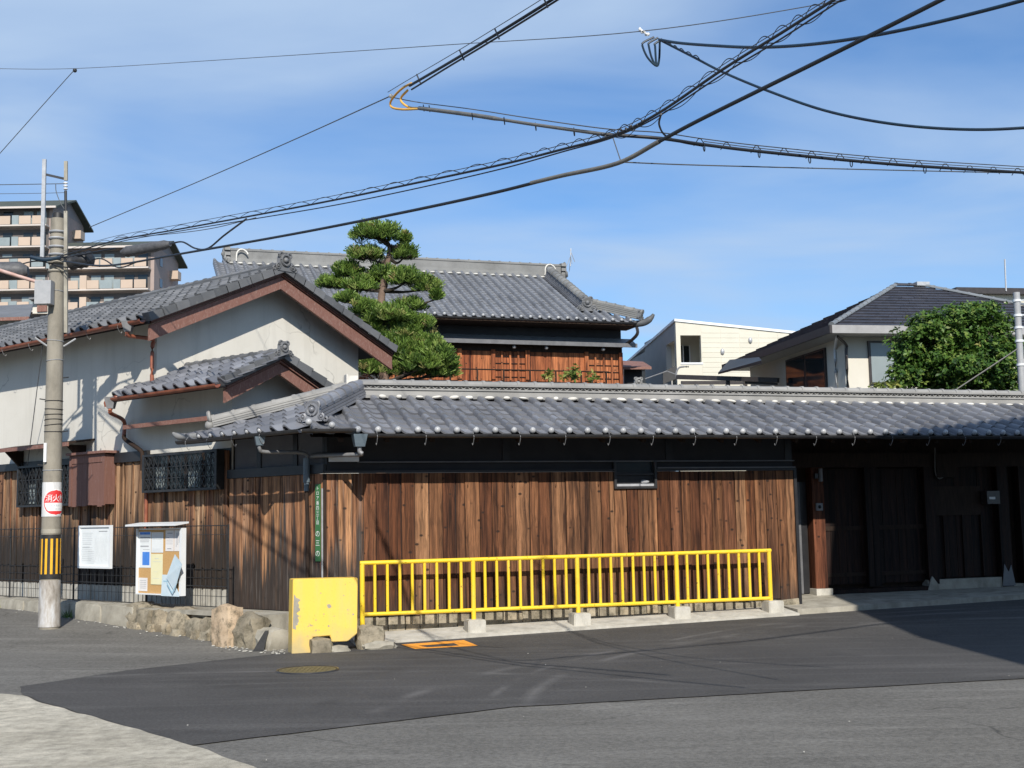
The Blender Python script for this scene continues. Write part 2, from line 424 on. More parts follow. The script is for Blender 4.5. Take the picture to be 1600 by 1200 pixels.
basic('box_grey', (0.30, 0.31, 0.32), (0.38, 0.385, 0.39), 10, 0.5, vary=0)
basic('pink_pipe', (0.45, 0.27, 0.22), (0.55, 0.40, 0.36), 8, 0.55, vary=0)
basic('white_metal', (0.68, 0.71, 0.72), (0.76, 0.78, 0.79), 4, 0.4, vary=0)
basic('paper_white', (0.70, 0.74, 0.745), (0.78, 0.81, 0.81), 6, 0.7, vary=0)
basic('paper_warm', (0.70, 0.68, 0.66), (0.76, 0.74, 0.72), 6, 0.7, vary=0)
basic('paper_yellow', (0.74, 0.70, 0.42), (0.80, 0.77, 0.52), 6, 0.7, vary=0)
basic('paper_blue', (0.50, 0.63, 0.70), (0.62, 0.72, 0.77), 5, 0.55, vary=0)
basic('ink_blue', (0.05, 0.19, 0.62), (0.08, 0.27, 0.72), 12, 0.6, vary=0)
basic('ink_pale', (0.28, 0.48, 0.60), (0.36, 0.55, 0.66), 12, 0.6, vary=0)
basic('ink_grey', (0.30, 0.31, 0.33), (0.40, 0.41, 0.43), 12, 0.7, vary=0)
basic('ink_light', (0.52, 0.55, 0.56), (0.58, 0.61, 0.62), 12, 0.7, vary=0)
basic('cork', (0.48, 0.28, 0.10), (0.58, 0.36, 0.15), 60, 0.8, 0.2, 120, vary=0)
basic('sign_green', (0.035, 0.13, 0.045), (0.05, 0.17, 0.06), 12, 0.5, vary=0)
basic('sign_white', (0.70, 0.70, 0.68), (0.80, 0.80, 0.78), 12, 0.55, vary=0)
basic('sign_red', (0.62, 0.025, 0.030), (0.72, 0.045, 0.045), 12, 0.45, vary=0)
basic('sleeve_black', (0.012, 0.012, 0.013), (0.03, 0.028, 0.026), 12, 0.5, vary=0)
basic('sleeve_yellow', (0.72, 0.36, 0.015), (0.80, 0.44, 0.025), 8, 0.5, vary=0)
def mat_wrap():
    b = NB('white_wrap')
    col = b.mix(b.noise(b.mapping(b.pos(), (40, 40, 5)), 1.0, 5, 0.7), (0.42, 0.42, 0.42), (0.82, 0.82, 0.80))
    b.bump(b.noise(b.mapping(b.pos(), (40, 40, 5)), 1.0, 4), 0.5, 0.01)
    b.done(col, 0.5)
mat_wrap()
def mat_polefoot():
    b = NB('pole_foot_sleeve')
    f = b.noise(b.mapping(b.pos(), (9, 9, 2.5)), 1.0, 6, 0.65)
    col = b.ramp(f, [(0.3, (0.16, 0.13, 0.10)), (0.5, (0.42, 0.39, 0.35)), (0.7, (0.66, 0.68, 0.70))])
    b.done(col, 0.5, 0.15)
mat_polefoot()
def mat_glass(name, col, rough=0.08):
    b = NB(name)
    b.done(b.mix(b.noise(b.pos(), 1.5, 3), col, tuple(c * 1.5 for c in col)), rough, 0, 0.5)
mat_glass('glass_dark', (0.012, 0.018, 0.022))
mat_glass('glass_curtain', (0.20, 0.23, 0.23), 0.2)
basic('manhole_iron', (0.075, 0.064, 0.035), (0.16, 0.13, 0.055), 30, 0.6, 0.5, 60, vary=0)
basic('siding_cream', (0.56, 0.53, 0.45), (0.61, 0.58, 0.50), 2, 0.75, vary=0.06)
basic('siding_white', (0.58, 0.55, 0.455), (0.63, 0.60, 0.50), 2, 0.7, vary=0.05)
basic('siding_grey_shade', (0.36, 0.355, 0.335), (0.42, 0.415, 0.39), 2, 0.8, vary=0.04)  # grey siding, and the cream house's shaded side with shade in the colour
basic('flat_tile_dark', (0.030, 0.031, 0.040), (0.050, 0.050, 0.062), 6, 0.45, 0.15, 40, vary=0.35)
basic('hip_cap', (0.15, 0.165, 0.175), (0.21, 0.225, 0.235), 6, 0.4, vary=0.2)
basic('fascia_pale', (0.27, 0.265, 0.26), (0.34, 0.335, 0.33), 6, 0.5, vary=0)
basic('soffit', (0.30, 0.30, 0.29), (0.34, 0.34, 0.33), 6, 0.7, vary=0)
basic('bronze_dark', (0.03, 0.025, 0.024), (0.05, 0.042, 0.04), 6, 0.4, vary=0)
basic('apartment_wall', (0.30, 0.235, 0.205), (0.36, 0.28, 0.25), 0.5, 0.8, vary=0)
basic('apartment_grey', (0.22, 0.20, 0.20), (0.26, 0.235, 0.235), 0.5, 0.8, vary=0)
basic('apartment_panel', (0.44, 0.34, 0.26), (0.49, 0.38, 0.295), 0.4, 0.7, vary=0.08)
basic('apartment_slab', (0.50, 0.44, 0.39), (0.56, 0.50, 0.45), 0.4, 0.7, vary=0)
basic('apartment_roof', (0.050, 0.060, 0.048), (0.070, 0.080, 0.066), 0.6, 0.8, vary=0)
basic('painted_recess_shade', (0.10, 0.085, 0.08), (0.14, 0.12, 0.11), 0.6, 0.8, vary=0)
basic('bark', (0.10, 0.066, 0.048), (0.20, 0.135, 0.10), 7, 0.9, 0.8, 20, stretch=(1, 1, 0.5), vary=0, dist=0.03)
basic('bark_dark', (0.03, 0.022, 0.016), (0.065, 0.05, 0.036), 7, 0.9, 0.6, 20, vary=0, dist=0.03)
def mat_leaf(name, stops, trans=0.25, rough=0.5):
    b = NB(name)
    r = b.math('FRACT', b.math('ADD', b.island(), b.math('MULTIPLY', b.objrand(), 3.7)))
    col = b.ramp(r, stops)
    b.l(b.ramp(r, [(p, tuple(min(1, c * 1.3) for c in cc)) for p, cc in stops]), b.b.inputs['Subsurface Radius']) if False else None
    b.done(col, rough, 0, 0.3)
    tr = b.n('ShaderNodeBsdfTranslucent'); b.l(col, tr.inputs[0])
    ms = b.n('ShaderNodeMixShader'); ms.inputs[0].default_value = trans
    b.l(b.b.outputs[0], ms.inputs[1]); b.l(tr.outputs[0], ms.inputs[2]); b.l(ms.outputs[0], b.out.inputs[0])
mat_leaf('pine_needles', [(0.0, (0.040, 0.085, 0.018)), (0.4, (0.115, 0.195, 0.036)), (0.75, (0.19, 0.29, 0.055)), (0.93, (0.28, 0.37, 0.10)), (1.0, (0.30, 0.24, 0.10))], 0.2)
mat_leaf('leaf_green', [(0.0, (0.026, 0.070, 0.013)), (0.45, (0.066, 0.14, 0.023)), (0.85, (0.115, 0.20, 0.035)), (1.0, (0.19, 0.25, 0.055))], 0.25)
mat_leaf('leaf_yellow', [(0.0, (0.10, 0.15, 0.03)), (0.6, (0.20, 0.24, 0.05)), (1.0, (0.32, 0.30, 0.08))], 0.25)
mat_leaf('leaf_orange', [(0.0, (0.40, 0.12, 0.05)), (1.0, (0.55, 0.22, 0.10))], 0.1)
basic('litter_pale', (0.36, 0.35, 0.31), (0.55, 0.54, 0.50), 20, 0.8, vary=0.3)
basic('mortar_white', (0.52, 0.50, 0.45), (0.70, 0.68, 0.62), 9, 0.8, 0.2, 40, vary=0.2)

# ------------------------------------------------------------------ mesh helpers
class MB:
    def __init__(s): s.v, s.f = [], []
    def quad(s, a, b, c, d):
        i = len(s.v); s.v += [Vector(a), Vector(b), Vector(c), Vector(d)]; s.f.append((i, i + 1, i + 2, i + 3)); return s
    def poly(s, pts):
        i = len(s.v); s.v += [Vector(p) for p in pts]; s.f.append(tuple(range(i, i + len(pts)))); return s
    def hexa(s, p):
        """8 corners: bottom ring 0-3, top ring 4-7"""
        i = len(s.v); s.v += [Vector(q) for q in p]
        for f in ((3, 2, 1, 0), (4, 5, 6, 7), (0, 1, 5, 4), (1, 2, 6, 5), (2, 3, 7, 6), (3, 0, 4, 7)):
            s.f.append(tuple(i + k for k in f))
        return s
    def fbox(s, fr, a0, a1, o0, o1, z0, z1):
        return s.hexa([fr.P(a0, o1, z0), fr.P(a1, o1, z0), fr.P(a1, o0, z0), fr.P(a0, o0, z0),
                       fr.P(a0, o1, z1), fr.P(a1, o1, z1), fr.P(a1, o0, z1), fr.P(a0, o0, z1)])
    def beam(s, p, q, w, h, up=ZUP):
        """bar from p to q, w wide across, h along up, centred"""
        p, q = Vector(p), Vector(q); d = (q - p).normalized()
        x = d.cross(up).normalized(); y = x.cross(d).normalized()
        x *= w / 2; y *= h / 2
        return s.hexa([p - x - y, p + x - y, q + x - y, q - x - y, p - x + y, p + x + y, q + x + y, q - x + y])
    def prism(s, pts, d):
        """polygon pts swept by vector d, closed"""
        n = len(pts); d = Vector(d); i = len(s.v)
        s.v += [Vector(p) for p in pts] + [Vector(p) + d for p in pts]
        s.f.append(tuple(range(i, i + n))); s.f.append(tuple(range(i + 2 * n - 1, i + n - 1, -1)))
        for k in range(n):
            m = (k + 1) % n
            s.f.append((i + k, i + n + k, i + n + m, i + m))
        return s
    def tube(s, pts, r, n=6, caps=True):
        pts = [Vector(p) for p in pts]; N = len(pts)
        rr = r if isinstance(r, (list, tuple)) else [r] * N
        t0 = (pts[1] - pts[0]).normalized()
        ref = ZUP if abs(t0.z) < 0.9 else Vector((1, 0, 0))
        base = len(s.v)
        for k, p in enumerate(pts):
            t = (pts[min(k + 1, N - 1)] - pts[max(k - 1, 0)]).normalized()
            x = t.cross(ref)
            if x.length < 1e-4: x = t.cross(Vector((0, 1, 0)))
            x.normalize(); y = x.cross(t)
            for j in range(n):
                a = 2 * math.pi * j / n
                s.v.append(p + (x * math.cos(a) + y * math.sin(a)) * rr[k])
        for k in range(N - 1):
            for j in range(n):
                m = (j + 1) % n
                s.f.append((base + k * n + j, base + k * n + m, base + (k + 1) * n + m, base + (k + 1) * n + j))
        if caps:
            s.f.append(tuple(base + j for j in range(n - 1, -1, -1)))
            s.f.append(tuple(base + (N - 1) * n + j for j in range(n)))
        return s
    def ball(s, c, r, seg=10, rings=6, sc=(1, 1, 1), axis=None):
        c = Vector(c); b = len(s.v)
        q = ZUP.rotation_difference(Vector(axis)) if axis is not None else Quaternion()
        for i in range(rings + 1):
            ph = math.pi * i / rings
            for j in range(seg):
                a = 2 * math.pi * j / seg
                s.v.append(c + q @ Vector((r * sc[0] * math.sin(ph) * math.cos(a), r * sc[1] * math.sin(ph) * math.sin(a), r * sc[2] * math.cos(ph))))
        for i in range(rings):
            for j in range(seg):
                m = (j + 1) % seg
                s.f.append((b + i * seg + j, b + (i + 1) * seg + j, b + (i + 1) * seg + m, b + i * seg + m))
        return s
    def torus(s, c, axis, R, r, n=16, m=6, a0=0, a1=2 * math.pi):
        axis = Vector(axis).normalized()
        x = axis.cross(ZUP)
        if x.length < 1e-3: x = Vector((1, 0, 0))
        x.normalize(); y = x.cross(axis) * -1
        full = abs(a1 - a0 - 2 * math.pi) < 1e-4
        pts = [Vector(c) + (x * math.cos(a) + y * math.sin(a)) * R for a in [a0 + (a1 - a0) * k / n for k in range(n + 1)]]
        return s.tube(pts, r, m, caps=not full)
    def merge(s, o):
        i = len(s.v); s.v += o.v; s.f += [tuple(k + i for k in f) for f in o.f]; return s
    def mesh(s, name, base=Vector((0, 0, 0)), smooth=False):
        me = bpy.data.meshes.new(name)
        me.from_pydata([tuple(v - base) for v in s.v], [], s.f)
        bm = bmesh.new(); bm.from_mesh(me)
        bmesh.ops.recalc_face_normals(bm, faces=bm.faces)
        bm.to_mesh(me); bm.free()
        if smooth:
            for p in me.polygons: p.use_smooth = True
            me.set_sharp_from_angle(angle=rad(50))
        return me
    def build(s, name, mat, parent=None, smooth=False, base=None):
        """one mesh object; under a thing its verts are kept relative to that thing's base point"""
        if parent is not None:
            b = root_of(parent).location
        elif base is not None: b = Vector(base)
        else: b = base_point(s.v)
        me = s.mesh(name, b, smooth)
        me.materials.append(MATS[mat])
        o = bpy.data.objects.new(name, me); COL.objects.link(o)
        if parent is not None: o.parent = parent
        else: o.location = b
        return o
def base_point(vs):
    xs = [v.x for v in vs]; ys = [v.y for v in vs]; z = min(v.z for v in vs)
    return Vector(((min(xs) + max(xs)) / 2, (min(ys) + max(ys)) / 2, z))
def root_of(o):
    while o.parent: o = o.parent
    return o
def tag(o, label=None, cat=None, group=None, kind=None):
    if label: o['label'] = label
    if cat: o['category'] = cat
    if group: o['group'] = group
    if kind: o['kind'] = kind
    return o
def thing(name, loc, label, cat, group=None):
    o = bpy.data.objects.new(name, None); COL.objects.link(o)
    o.empty_display_size = 0.2
    o.location = loc
    return tag(o, label, cat, group)
def piece(name, me, M, parent):
    """a shared-mesh piece at world matrix M under a part or thing"""
    o = bpy.data.objects.new(name, me); COL.objects.link(o)
    o.parent = parent
    o.matrix_local = Matrix.Translation(-root_of(parent).location) @ M
    return o
def frame_matrix(o, x, y, z):
    m = Matrix.Identity(4)
    for i, c in enumerate((x, y, z)):
        for k in range(3): m[k][i] = c[k]
    for k in range(3): m[k][3] = o[k]
    return m
def unit_box(mat, name='unit'):
    mb = MB(); mb.hexa([(0, 0, 0), (1, 0, 0), (1, 1, 0), (0, 1, 0), (0, 0, 1), (1, 0, 1), (1, 1, 1), (0, 1, 1)])
    me = mb.mesh(name); me.materials.append(MATS[mat]); return me
_ub = {}
def slab_piece(name, mat, fr, a0, a1, o0, o1, z0, z1, parent, tilt=0.0):
    """an upright board / block as a piece sharing one unit mesh"""
    if mat not in _ub: _ub[mat] = unit_box(mat, 'block_' + mat)
    M = frame_matrix(fr.P(a0, o0, z0), fr.u * (a1 - a0), fr.n * (o1 - o0), ZUP * (z1 - z0) + fr.u * tilt)
    return piece(name, _ub[mat], M, parent)
def sag(p, q, drop, n=16):
    p, q = Vector(p), Vector(q)
    return [p.lerp(q, t / n) - ZUP * (4 * drop * (t / n) * (1 - t / n)) for t in range(n + 1)]
def smooth_path(pts, sub=6):
    pts = [Vector(p) for p in pts]
    if len(pts) < 3: return pts
    P = [pts[0] * 2 - pts[1]] + pts + [pts[-1] * 2 - pts[-2]]; out_ = []
    for i in range(1, len(P) - 2):
        a, b, c, d = P[i - 1:i + 3]
        for k in range(sub):
            t = k / sub
            out_.append(0.5 * ((2 * b) + (c - a) * t + (2 * a - 5 * b + 4 * c - d) * t * t + (3 * b - a - 3 * c + d) * t ** 3))
    out_.append(pts[-1]); return out_

# ------------------------------------------------------------------ ground
def sheet(name, outline, dz, mat, wobble=0.0, label=None):
    """a ground sheet of any outline laid over the ground's gentle rise"""
    pts = []
    for i, p in enumerate(outline):
        q = outline[(i + 1) % len(outline)]
        L = math.hypot(q[0] - p[0], q[1] - p[1]); n = max(1, min(60, int(L / 0.12))) if wobble else 1
        for k in range(n):
            t = k / n; x = p[0] + (q[0] - p[0]) * t; y = p[1] + (q[1] - p[1]) * t
            if wobble:
                x += wobble * noise.noise((x * 3.1, y * 3.1, 1.7)); y += wobble * noise.noise((x * 2.7, y * 2.7, 9.1))
            pts.append((x, y))
    bm = bmesh.new()
    bm.faces.new([bm.verts.new((x, y, 0)) for x, y in pts])
    for axis, val in (('y', 16), ('y', 20), ('x', -4.5), ('x', -9)):
        no = (0, 1, 0) if axis == 'y' else (1, 0, 0)
        co = (0, val, 0) if axis == 'y' else (val, 0, 0)
        bmesh.ops.bisect_plane(bm, geom=bm.verts[:] + bm.edges[:] + bm.faces[:], plane_co=co, plane_no=no)
    for v in bm.verts: v.co.z = gz(v.co.x, v.co.y) + dz
    bmesh.ops.triangulate(bm, faces=bm.faces[:])
    bmesh.ops.recalc_face_normals(bm, faces=bm.faces)
    if sum(f.normal.z for f in bm.faces) < 0: bmesh.ops.reverse_faces(bm, faces=bm.faces[:])
    me = bpy.data.meshes.new(name); bm.to_mesh(me); bm.free()
    me.materials.append(MATS[mat])
    o = bpy.data.objects.new(name, me); COL.objects.link(o)
    return o
g = sheet('ground', [(-900, -60), (900, -60), (900, 1500), (-900, 1500)], -0.004, 'asphalt_old'); g['kind'] = 'structure'
g = sheet('new_asphalt', [(-5.06, 12.72), (-4.39, 14.05), (-2.86, 15.62), (-2.5, 15.85), (-2.15, 16.15), (-1.74, 16.36), (-0.3, 16.83), (4.0, 18.25), (5.2, 18.66), (12, 20.9),
                          (16, 21.5), (16, 14.3), (4.86, 12.03), (-0.05, 10.83), (-2.41, 9.27), (-4.78, 12.1)], 0.004, 'asphalt_new', 0.025)
g['kind'] = 'structure'
g = sheet('concrete_apron', [(-9, 14.2), (-5.4, 12.35), (-4.78, 12.06), (-2.41, 9.25), (-1.75, 8.4), (0.5, 4.6), (0.5, -2), (-12, -2)], 0.008, 'asphalt_pale', 0.04)
g['kind'] = 'structure'
# loose specks of pale grit and small litter lying about
def litter(name, spots, rr, mat, label):
    mb = MB()
    for x, y, r in spots:
        z = gz(x, y) + 0.006
        a = random.random() * 6
        pts = [(x + r * math.cos(a + k * 1.26) * random.uniform(.6, 1.2), y + r * math.sin(a + k * 1.26) * random.uniform(.6, 1.2), z) for k in range(5)]
        mb.prism(pts, (0, 0, r * 0.5))
    return tag(mb.build(name, mat), kind='stuff', label=label)
sp = []
for _ in range(80):
    s_ = random.uniform(-0.2, 6.5); p = FL.P(s_, 0.86 + abs(random.gauss(0, 0.10)))
    sp.append((p.x, p.y, random.uniform(0.006, 0.02)))
for _ in range(80):
    p = FL.P(random.uniform(-0.6, 0.9), random.uniform(0.85, 1.25)); sp.append((p.x, p.y, random.uniform(0.006, 0.022)))
for _ in range(16):
    sp.append((random.uniform(-4, 5), random.uniform(8, 16.5), random.uniform(0.004, 0.010)))
litter('grit', sp, 0, 'litter_pale', 'pale grit and crumbs scattered along the foot of the stone kerb')

# ------------------------------------------------------------------ roof tile
def tile_mesh(name, mat, w=0.27, e=0.235, zs=1.2):
    prof = [(0.0, -0.055), (0.003, 0.028), (0.022, 0.046), (0.05, 0.047), (0.08, 0.033), (0.115, 0.008), (0.165, -0.012), (0.215, -0.019), (0.285, -0.017)]
    mb = MB(); k = len(prof)
    L = e + 0.05
    for y, dz in ((0.0, 0.008), (0.0, 0.034), (L * 0.5, 0.022), (L, 0.004)):
        for x, z in prof:
            bow = -0.012 * math.sin(math.pi * clamp((x - 0.1) / 0.17, 0, 1)) if y == 0 else 0
            mb.v.append(Vector((x * w / 0.27, y + bow, z * zs * w / 0.27 + dz)))
    for r in range(3):
        for i in range(k - 1):
            a = r * k + i; mb.f.append((a, a + 1, a + k + 1, a + k))
    me = bpy.data.meshes.new(name); me.from_pydata([tuple(v) for v in mb.v], [], mb.f)
    for p in me.polygons: p.use_smooth = p.index >= k - 1
    me.set_sharp_from_angle(angle=rad(60))
    me.materials.append(MATS[mat]); me.update()
    return me
TILE = {m: tile_mesh('tile_' + m, m) for m in ('roof_tile', 'roof_tile_old')}
TILE_FAR = tile_mesh('tile_far', 'roof_tile_far', 0.285, 0.24, 1.8)
def tile_spots(O, U, W, ncol, nrow, keep=None, w=0.27, e=0.235, c0=0):
    N = U.cross(W).normalized(); out_ = []
    for r in range(nrow):
        for c in range(c0, ncol):
            p = O + U * (c * w) + W * (r * e)
            mid = p + U * (w / 2) + W * (e / 2)
            if keep and not keep(mid): continue
            j = random.gauss(0, 0.0025); a = random.gauss(0, 0.006)
            M = frame_matrix(p + N * j, U + W * a, W, N + U * random.gauss(0, 0.007) + W * random.gauss(0, 0.007))
            out_.append((M, mid))
    return out_
def join_tiles(name, spots, me, parent):
    mb = MB()
    vs = [v.co.copy() for v in me.vertices]; fs = [tuple(p.vertices) for p in me.polygons]
    for M, _ in spots:
        i = len(mb.v); mb.v += [M @ v for v in vs]; mb.f += [tuple(k + i for k in f) for f in fs]
    b = root_of(parent).location
    m2 = bpy.data.meshes.new(name); m2.from_pydata([tuple(v - b) for v in mb.v], [], mb.f)
    for p in m2.polygons: p.use_smooth = True
    m2.set_sharp_from_angle(angle=rad(60))
    m2.materials.append(me.materials[0])
    o = bpy.data.objects.new(name, m2); COL.objects.link(o); o.parent = parent
    o['kind'] = 'stuff'
    return o
def ridge_caps(name, p, q, r, step, mat, parent, n=8):
    """half-round cap tiles along a ridge from p down to q, each a piece of its own"""
    p, q = Vector(p), Vector(q); d = (q - p); L = d.length; d.normalize()
    x = d.cross(ZUP).normalized(); y = x.cross(d).normalized()
    mb = MB(); k = 9
    for yy, rr in ((0, r * 0.93), (step * 0.86, r * 0.97), (step * 0.86, r * 1.12), (step * 1.03, r * 1.12)):
        for j in range(k):
            a = math.pi * j / (k - 1); mb.v.append(Vector((math.cos(a) * rr, yy, math.sin(a) * rr)))
    for row in range(3):
        for j in range(k - 1):
            a = row * k + j; mb.f.append((a, a + 1, a + k + 1, a + k))
    mb.f.append(tuple(range(3 * k, 4 * k)))
    me = mb.mesh(name); me.materials.append(MATS[mat])
    cnt = int(L / step)
    for i in range(cnt):
        M = frame_matrix(p + d * (i * L / cnt), x, d * (L / cnt / step), y)
        piece(name, me, M, parent)
def ornament(P, face, s):
    """a demon-tile ridge end: stepped body, ring, boss and side scrolls, looking along face"""
    face = Vector(face).normalized(); P = Vector(P)
    x = face.cross(ZUP).normalized(); mb = MB()
    def pt(a, b, c): return P + x * a * s + face * b * s + ZUP * c * s
    body = [(-0.50, 0), (0.50, 0), (0.52, 0.22), (0.36, 0.36), (0.34, 0.72), (0.18, 0.92), (-0.18, 0.92), (-0.34, 0.72), (-0.36, 0.36), (-0.52, 0.22)]
    mb.prism([pt(a, -0.22, c) for a, c in body], face * 0.26 * s)
    mb.torus(pt(0, 0.06, 0.55), face, 0.26 * s, 0.075 * s, 14, 6)
    mb.ball(pt(0, 0.06, 0.55), 0.15 * s, 10, 6)
    for k in (-1, 1):
        mb.torus(pt(0.46 * k, 0.02, 0.22), face, 0.13 * s, 0.065 * s, 10, 5)
        mb.torus(pt(0.66 * k, -0.02, 0.10), face, 0.09 * s, 0.055 * s, 10, 5)
        mb.ball(pt(0.46 * k, 0.05, 0.22), 0.07 * s, 8, 5)
    for k in (-1, 1): mb.torus(pt(0.25 * k, 0.0, 0.80), face, 0.13 * s, 0.07 * s, 10, 5)
    return mb

# ------------------------------------------------------------------ corner gatehouse: board walls under one long tiled roof
S_END, S_FAR = 7.25, 15.5
gate = thing('gatehouse', FR.P(0, 0, 0.0), 'long low timber gatehouse with brown board wall and grey tiled roof at street corner', 'house')
# walls behind the boards
mb = MB(); mb.fbox(FR, 0.02, S_END, -0.30, -0.02, 0.0, 2.20); board_wall = mb.build('board_wall', 'black_paint', gate)
mb = MB(); mb.fbox(FL, 0.02, 2.1, -0.30, -0.02, 0.0, 2.20); side_wall = mb.build('side_wall', 'black_paint', gate)
mb = MB(); mb.fbox(FR, 0.0, S_END, -0.32, -0.05, 2.24, 2.95); mb.build('upper_wall', 'black_plaster', gate)
mb = MB(); mb.fbox(FL, 0.03, 2.1, -0.32, -0.05, 2.24, 2.95); mb.build('upper_side_wall', 'grey_plaster', gate)
for s0 in (0.0, 0.62, 1.42, 2.04):
    slab_piece('post', 'black_paint', FL, s0, s0 + 0.09, -0.10, -0.03, 2.24, 2.9, gate)
for s0 in (0.02, 2.55, 5.1, 7.12):
    slab_piece('post', 'black_paint', FR, s0, s0 + 0.11, -0.10, -0.035, 2.36, 2.9, gate)
# boards of the long wall
x = 0.015; WIN = (4.23, 4.91)
while x < S_END - 0.03:
    w = random.choice((0.135, 0.16, 0.175, 0.18, 0.19, 0.2, 0.215, 0.235))
    if S_END - 0.03 - (x + w) < 0.1: w = S_END - 0.03 - x
    top = 2.20
    mid = x + w / 2
    if WIN[0] < x < WIN[1] or WIN[0] < x + w < WIN[1]:
        if x < WIN[0] - 0.05: w = WIN[0] - x
        else:
            w = min(w, WIN[1] - x); top = 1.985
            if WIN[1] - (x + w) < 0.06: w = WIN[1] - x
    bot = 0.255 + 0.012 * math.sin(x * 3) - (0.13 if x < 0.45 else 0)
    if x > S_END - 0.4: bot = 0.17
    o0 = random.uniform(-0.006, 0.012)
    slab_piece('plank', 'plank_brown' if x > 0.5 else 'plank_corner', FR, x + 0.005, x + w - 0.005, -0.018, 0.006 + o0, bot, top, board_wall, random.gauss(0, 0.003))
    x += w
# boards of the side face
x = 0.02
while x < 2.08:
    w = random.choice((0.15, 0.19, 0.22, 0.26))
    if 2.08 - (x + w) < 0.1: w = 2.08 - x
    bot = 0.02 if x < 0.45 else (0.22 if x < 0.75 else 0.34)
    slab_piece('plank', 'plank_corner', FL, x + 0.005, x + w - 0.005, -0.018, 0.006 + random.uniform(-0.006, 0.012), bot, 2.20, side_wall, random.gauss(0, 0.003))
    x += w
# corner strip, cap rails, ledges
mb = MB(); mb.fbox(FR, -0.03, 0.012, -0.03, 0.022, 0.15, 2.20); mb.build('corner_strip', 'dark_timber', gate)
mb = MB()
mb.fbox(FR, -0.02, WIN[0], -0.02, 0.035, 2.205, 2.238); mb.fbox(FR, WIN[1], S_END, -0.02, 0.035, 2.205, 2.238)
mb.fbox(FL, 0.0, 2.12, -0.02, 0.035, 2.205, 2.33); mb.fbox(FR, S_END - 0.03, S_END + 0.02, -0.02, 0.03, 0.16, 2.236)
mb.build('cap_rail', 'black_paint', gate)
mb = MB(); mb.fbox(FR, 0.45, S_END, -0.04, 0.02, 2.345, 2.362); mb.fbox(FR, WIN[1] + 0.02, S_END, -0.02, 0.042, 2.243, 2.262); mb.build('drip_ledge', 'trim_grey', gate)
mb = MB(); mb.fbox(FR, 0.05, 0.46, -0.02, 0.03, 2.36, 2.44); mb.build('flashing', 'white_metal', gate)
# little window cut into the top of the boards
w0, w1 = WIN
wf = MB(); wf.fbox(FR, w0, w0 + 0.035, -0.06, 0.045, 1.985, 2.345); wf.fbox(FR, w1 - 0.035, w1, -0.06, 0.045, 1.985, 2.345)
wf.fbox(FR, w0, w1, -0.06, 0.048, 1.95, 1.985); wf.fbox(FR, w0 + 0.035, w1 - 0.035, -0.03, 0.02, 2.15, 2.172)
win = wf.build('window', 'trim_grey', gate); win.data.materials[0] = MATS['dark_gutter']
mb = MB(); mb.fbox(FR, w0 + 0.035, w1 - 0.035, -0.05, -0.04, 1.985, 2.345); mb.build('pane', 'glass_dark', win)
mb = MB(); mb.fbox(FR, w0 + 0.035, w1 - 0.035, -0.04, 0.0, 1.986, 2.02); mb.ball(FR.P(w0 + 0.5, -0.01, 2.05), 0.045, 8, 5, (1.6, 0.6, 0.7)); mb.build('sill_clutter', 'ink_grey', win)
# base stones along the foot
x = 0.35
for i in range(60):
    if x > S_END - 0.2: break
    w = random.uniform(0.13, 0.34)
    p = FR.P(x, 0.05)
    st = slab_piece('base_stone', 'stone', FR, x, x + w - 0.012, -0.1, 0.035 + random.uniform(-0.012, 0.012), gz(p.x, p.y) + 0.03, 0.252 + random.uniform(-0.02, 0.0), board_wall, random.gauss(0, 0.012))
    x += w
# roof of the gatehouse -------------------------------------------------
EO, EZ, RO, RZ = 0.72, 2.70, -0.92, 3.34
W_R = (FR.P(0, RO, RZ) - FR.P(0, EO, EZ)).normalized()
KZ = 2.745
K = Vector((-2.711, 15.913, KZ))                    # corner of the eaves
E_ = FR.P(0.66, -1.0, 3.42)                          # end of the main ridge
D_ = FL.P(2.1, 0.62, 2.82)                           # foot of the descending ridge on the side
W_Lraw = (E_ - FL.P(0.45, 0.70, KZ)); W_L = (W_Lraw - UL * W_Lraw.dot(UL)).normalized()
U_L = -UL                                            # to the right, seen from the street
roof = MB()
roof.quad(FR.P(-0.36, EO - 0.02, EZ - 0.012), FR.P(S_FAR, EO - 0.02, EZ - 0.012), FR.P(S_FAR, -1.02, 3.355), FR.P(0.66, -1.02, 3.355))
roof.quad(FR.P(0.66, -1.02, 3.355), FR.P(S_FAR, -1.02, 3.355), FR.P(S_FAR, -2.7, 2.68), FR.P(1.4, -2.7, 2.68))
roof.poly([K - ZUP * 0.03, E_ - ZUP * 0.09, D_ + ZUP * 0.02])
roof.poly([D_, E_ - ZUP * 0.09, FR.P(1.4, -2.7, 2.68)])
roof = roof.build('roof', 'black_paint', gate)
hip_d = (E_ - K); 
def right_of_hip(p):
    q = p - K; return q.x * hip_d.y - q.y * hip_d.x > 0.06
allt = []
nR_ = 7
spots = tile_spots(FR.P(-0.28, EO, EZ), UR, W_R, int((S_FAR + 0.28) / 0.27), nR_, right_of_hip)
allt += spots
des = (E_ - D_)
def on_left(p):
    q = p - K; a = q.x * hip_d.y - q.y * hip_d.x < -0.04
    q2 = p - D_; b = q2.x * des.y - q2.y * des.x > 0.05
    return a and b
spotsL = tile_spots(FL.P(2.7, 0.72, KZ), U_L, W_L, 14, 7, on_left)
allt += spotsL
allt.sort(key=lambda t: t[1].length)
for M, _ in allt[:300]: piece('roof_tile', TILE['roof_tile'], M, roof)
join_tiles('far_roof_tiles', allt[300:], TILE['roof_tile'], roof)
ballm = MB(); ballm.ball((0, 0, 0), 0.046, 12, 8); ballme = ballm.mesh('eave_ball', smooth=True); ballme.materials.append(MATS['ball_tile'])
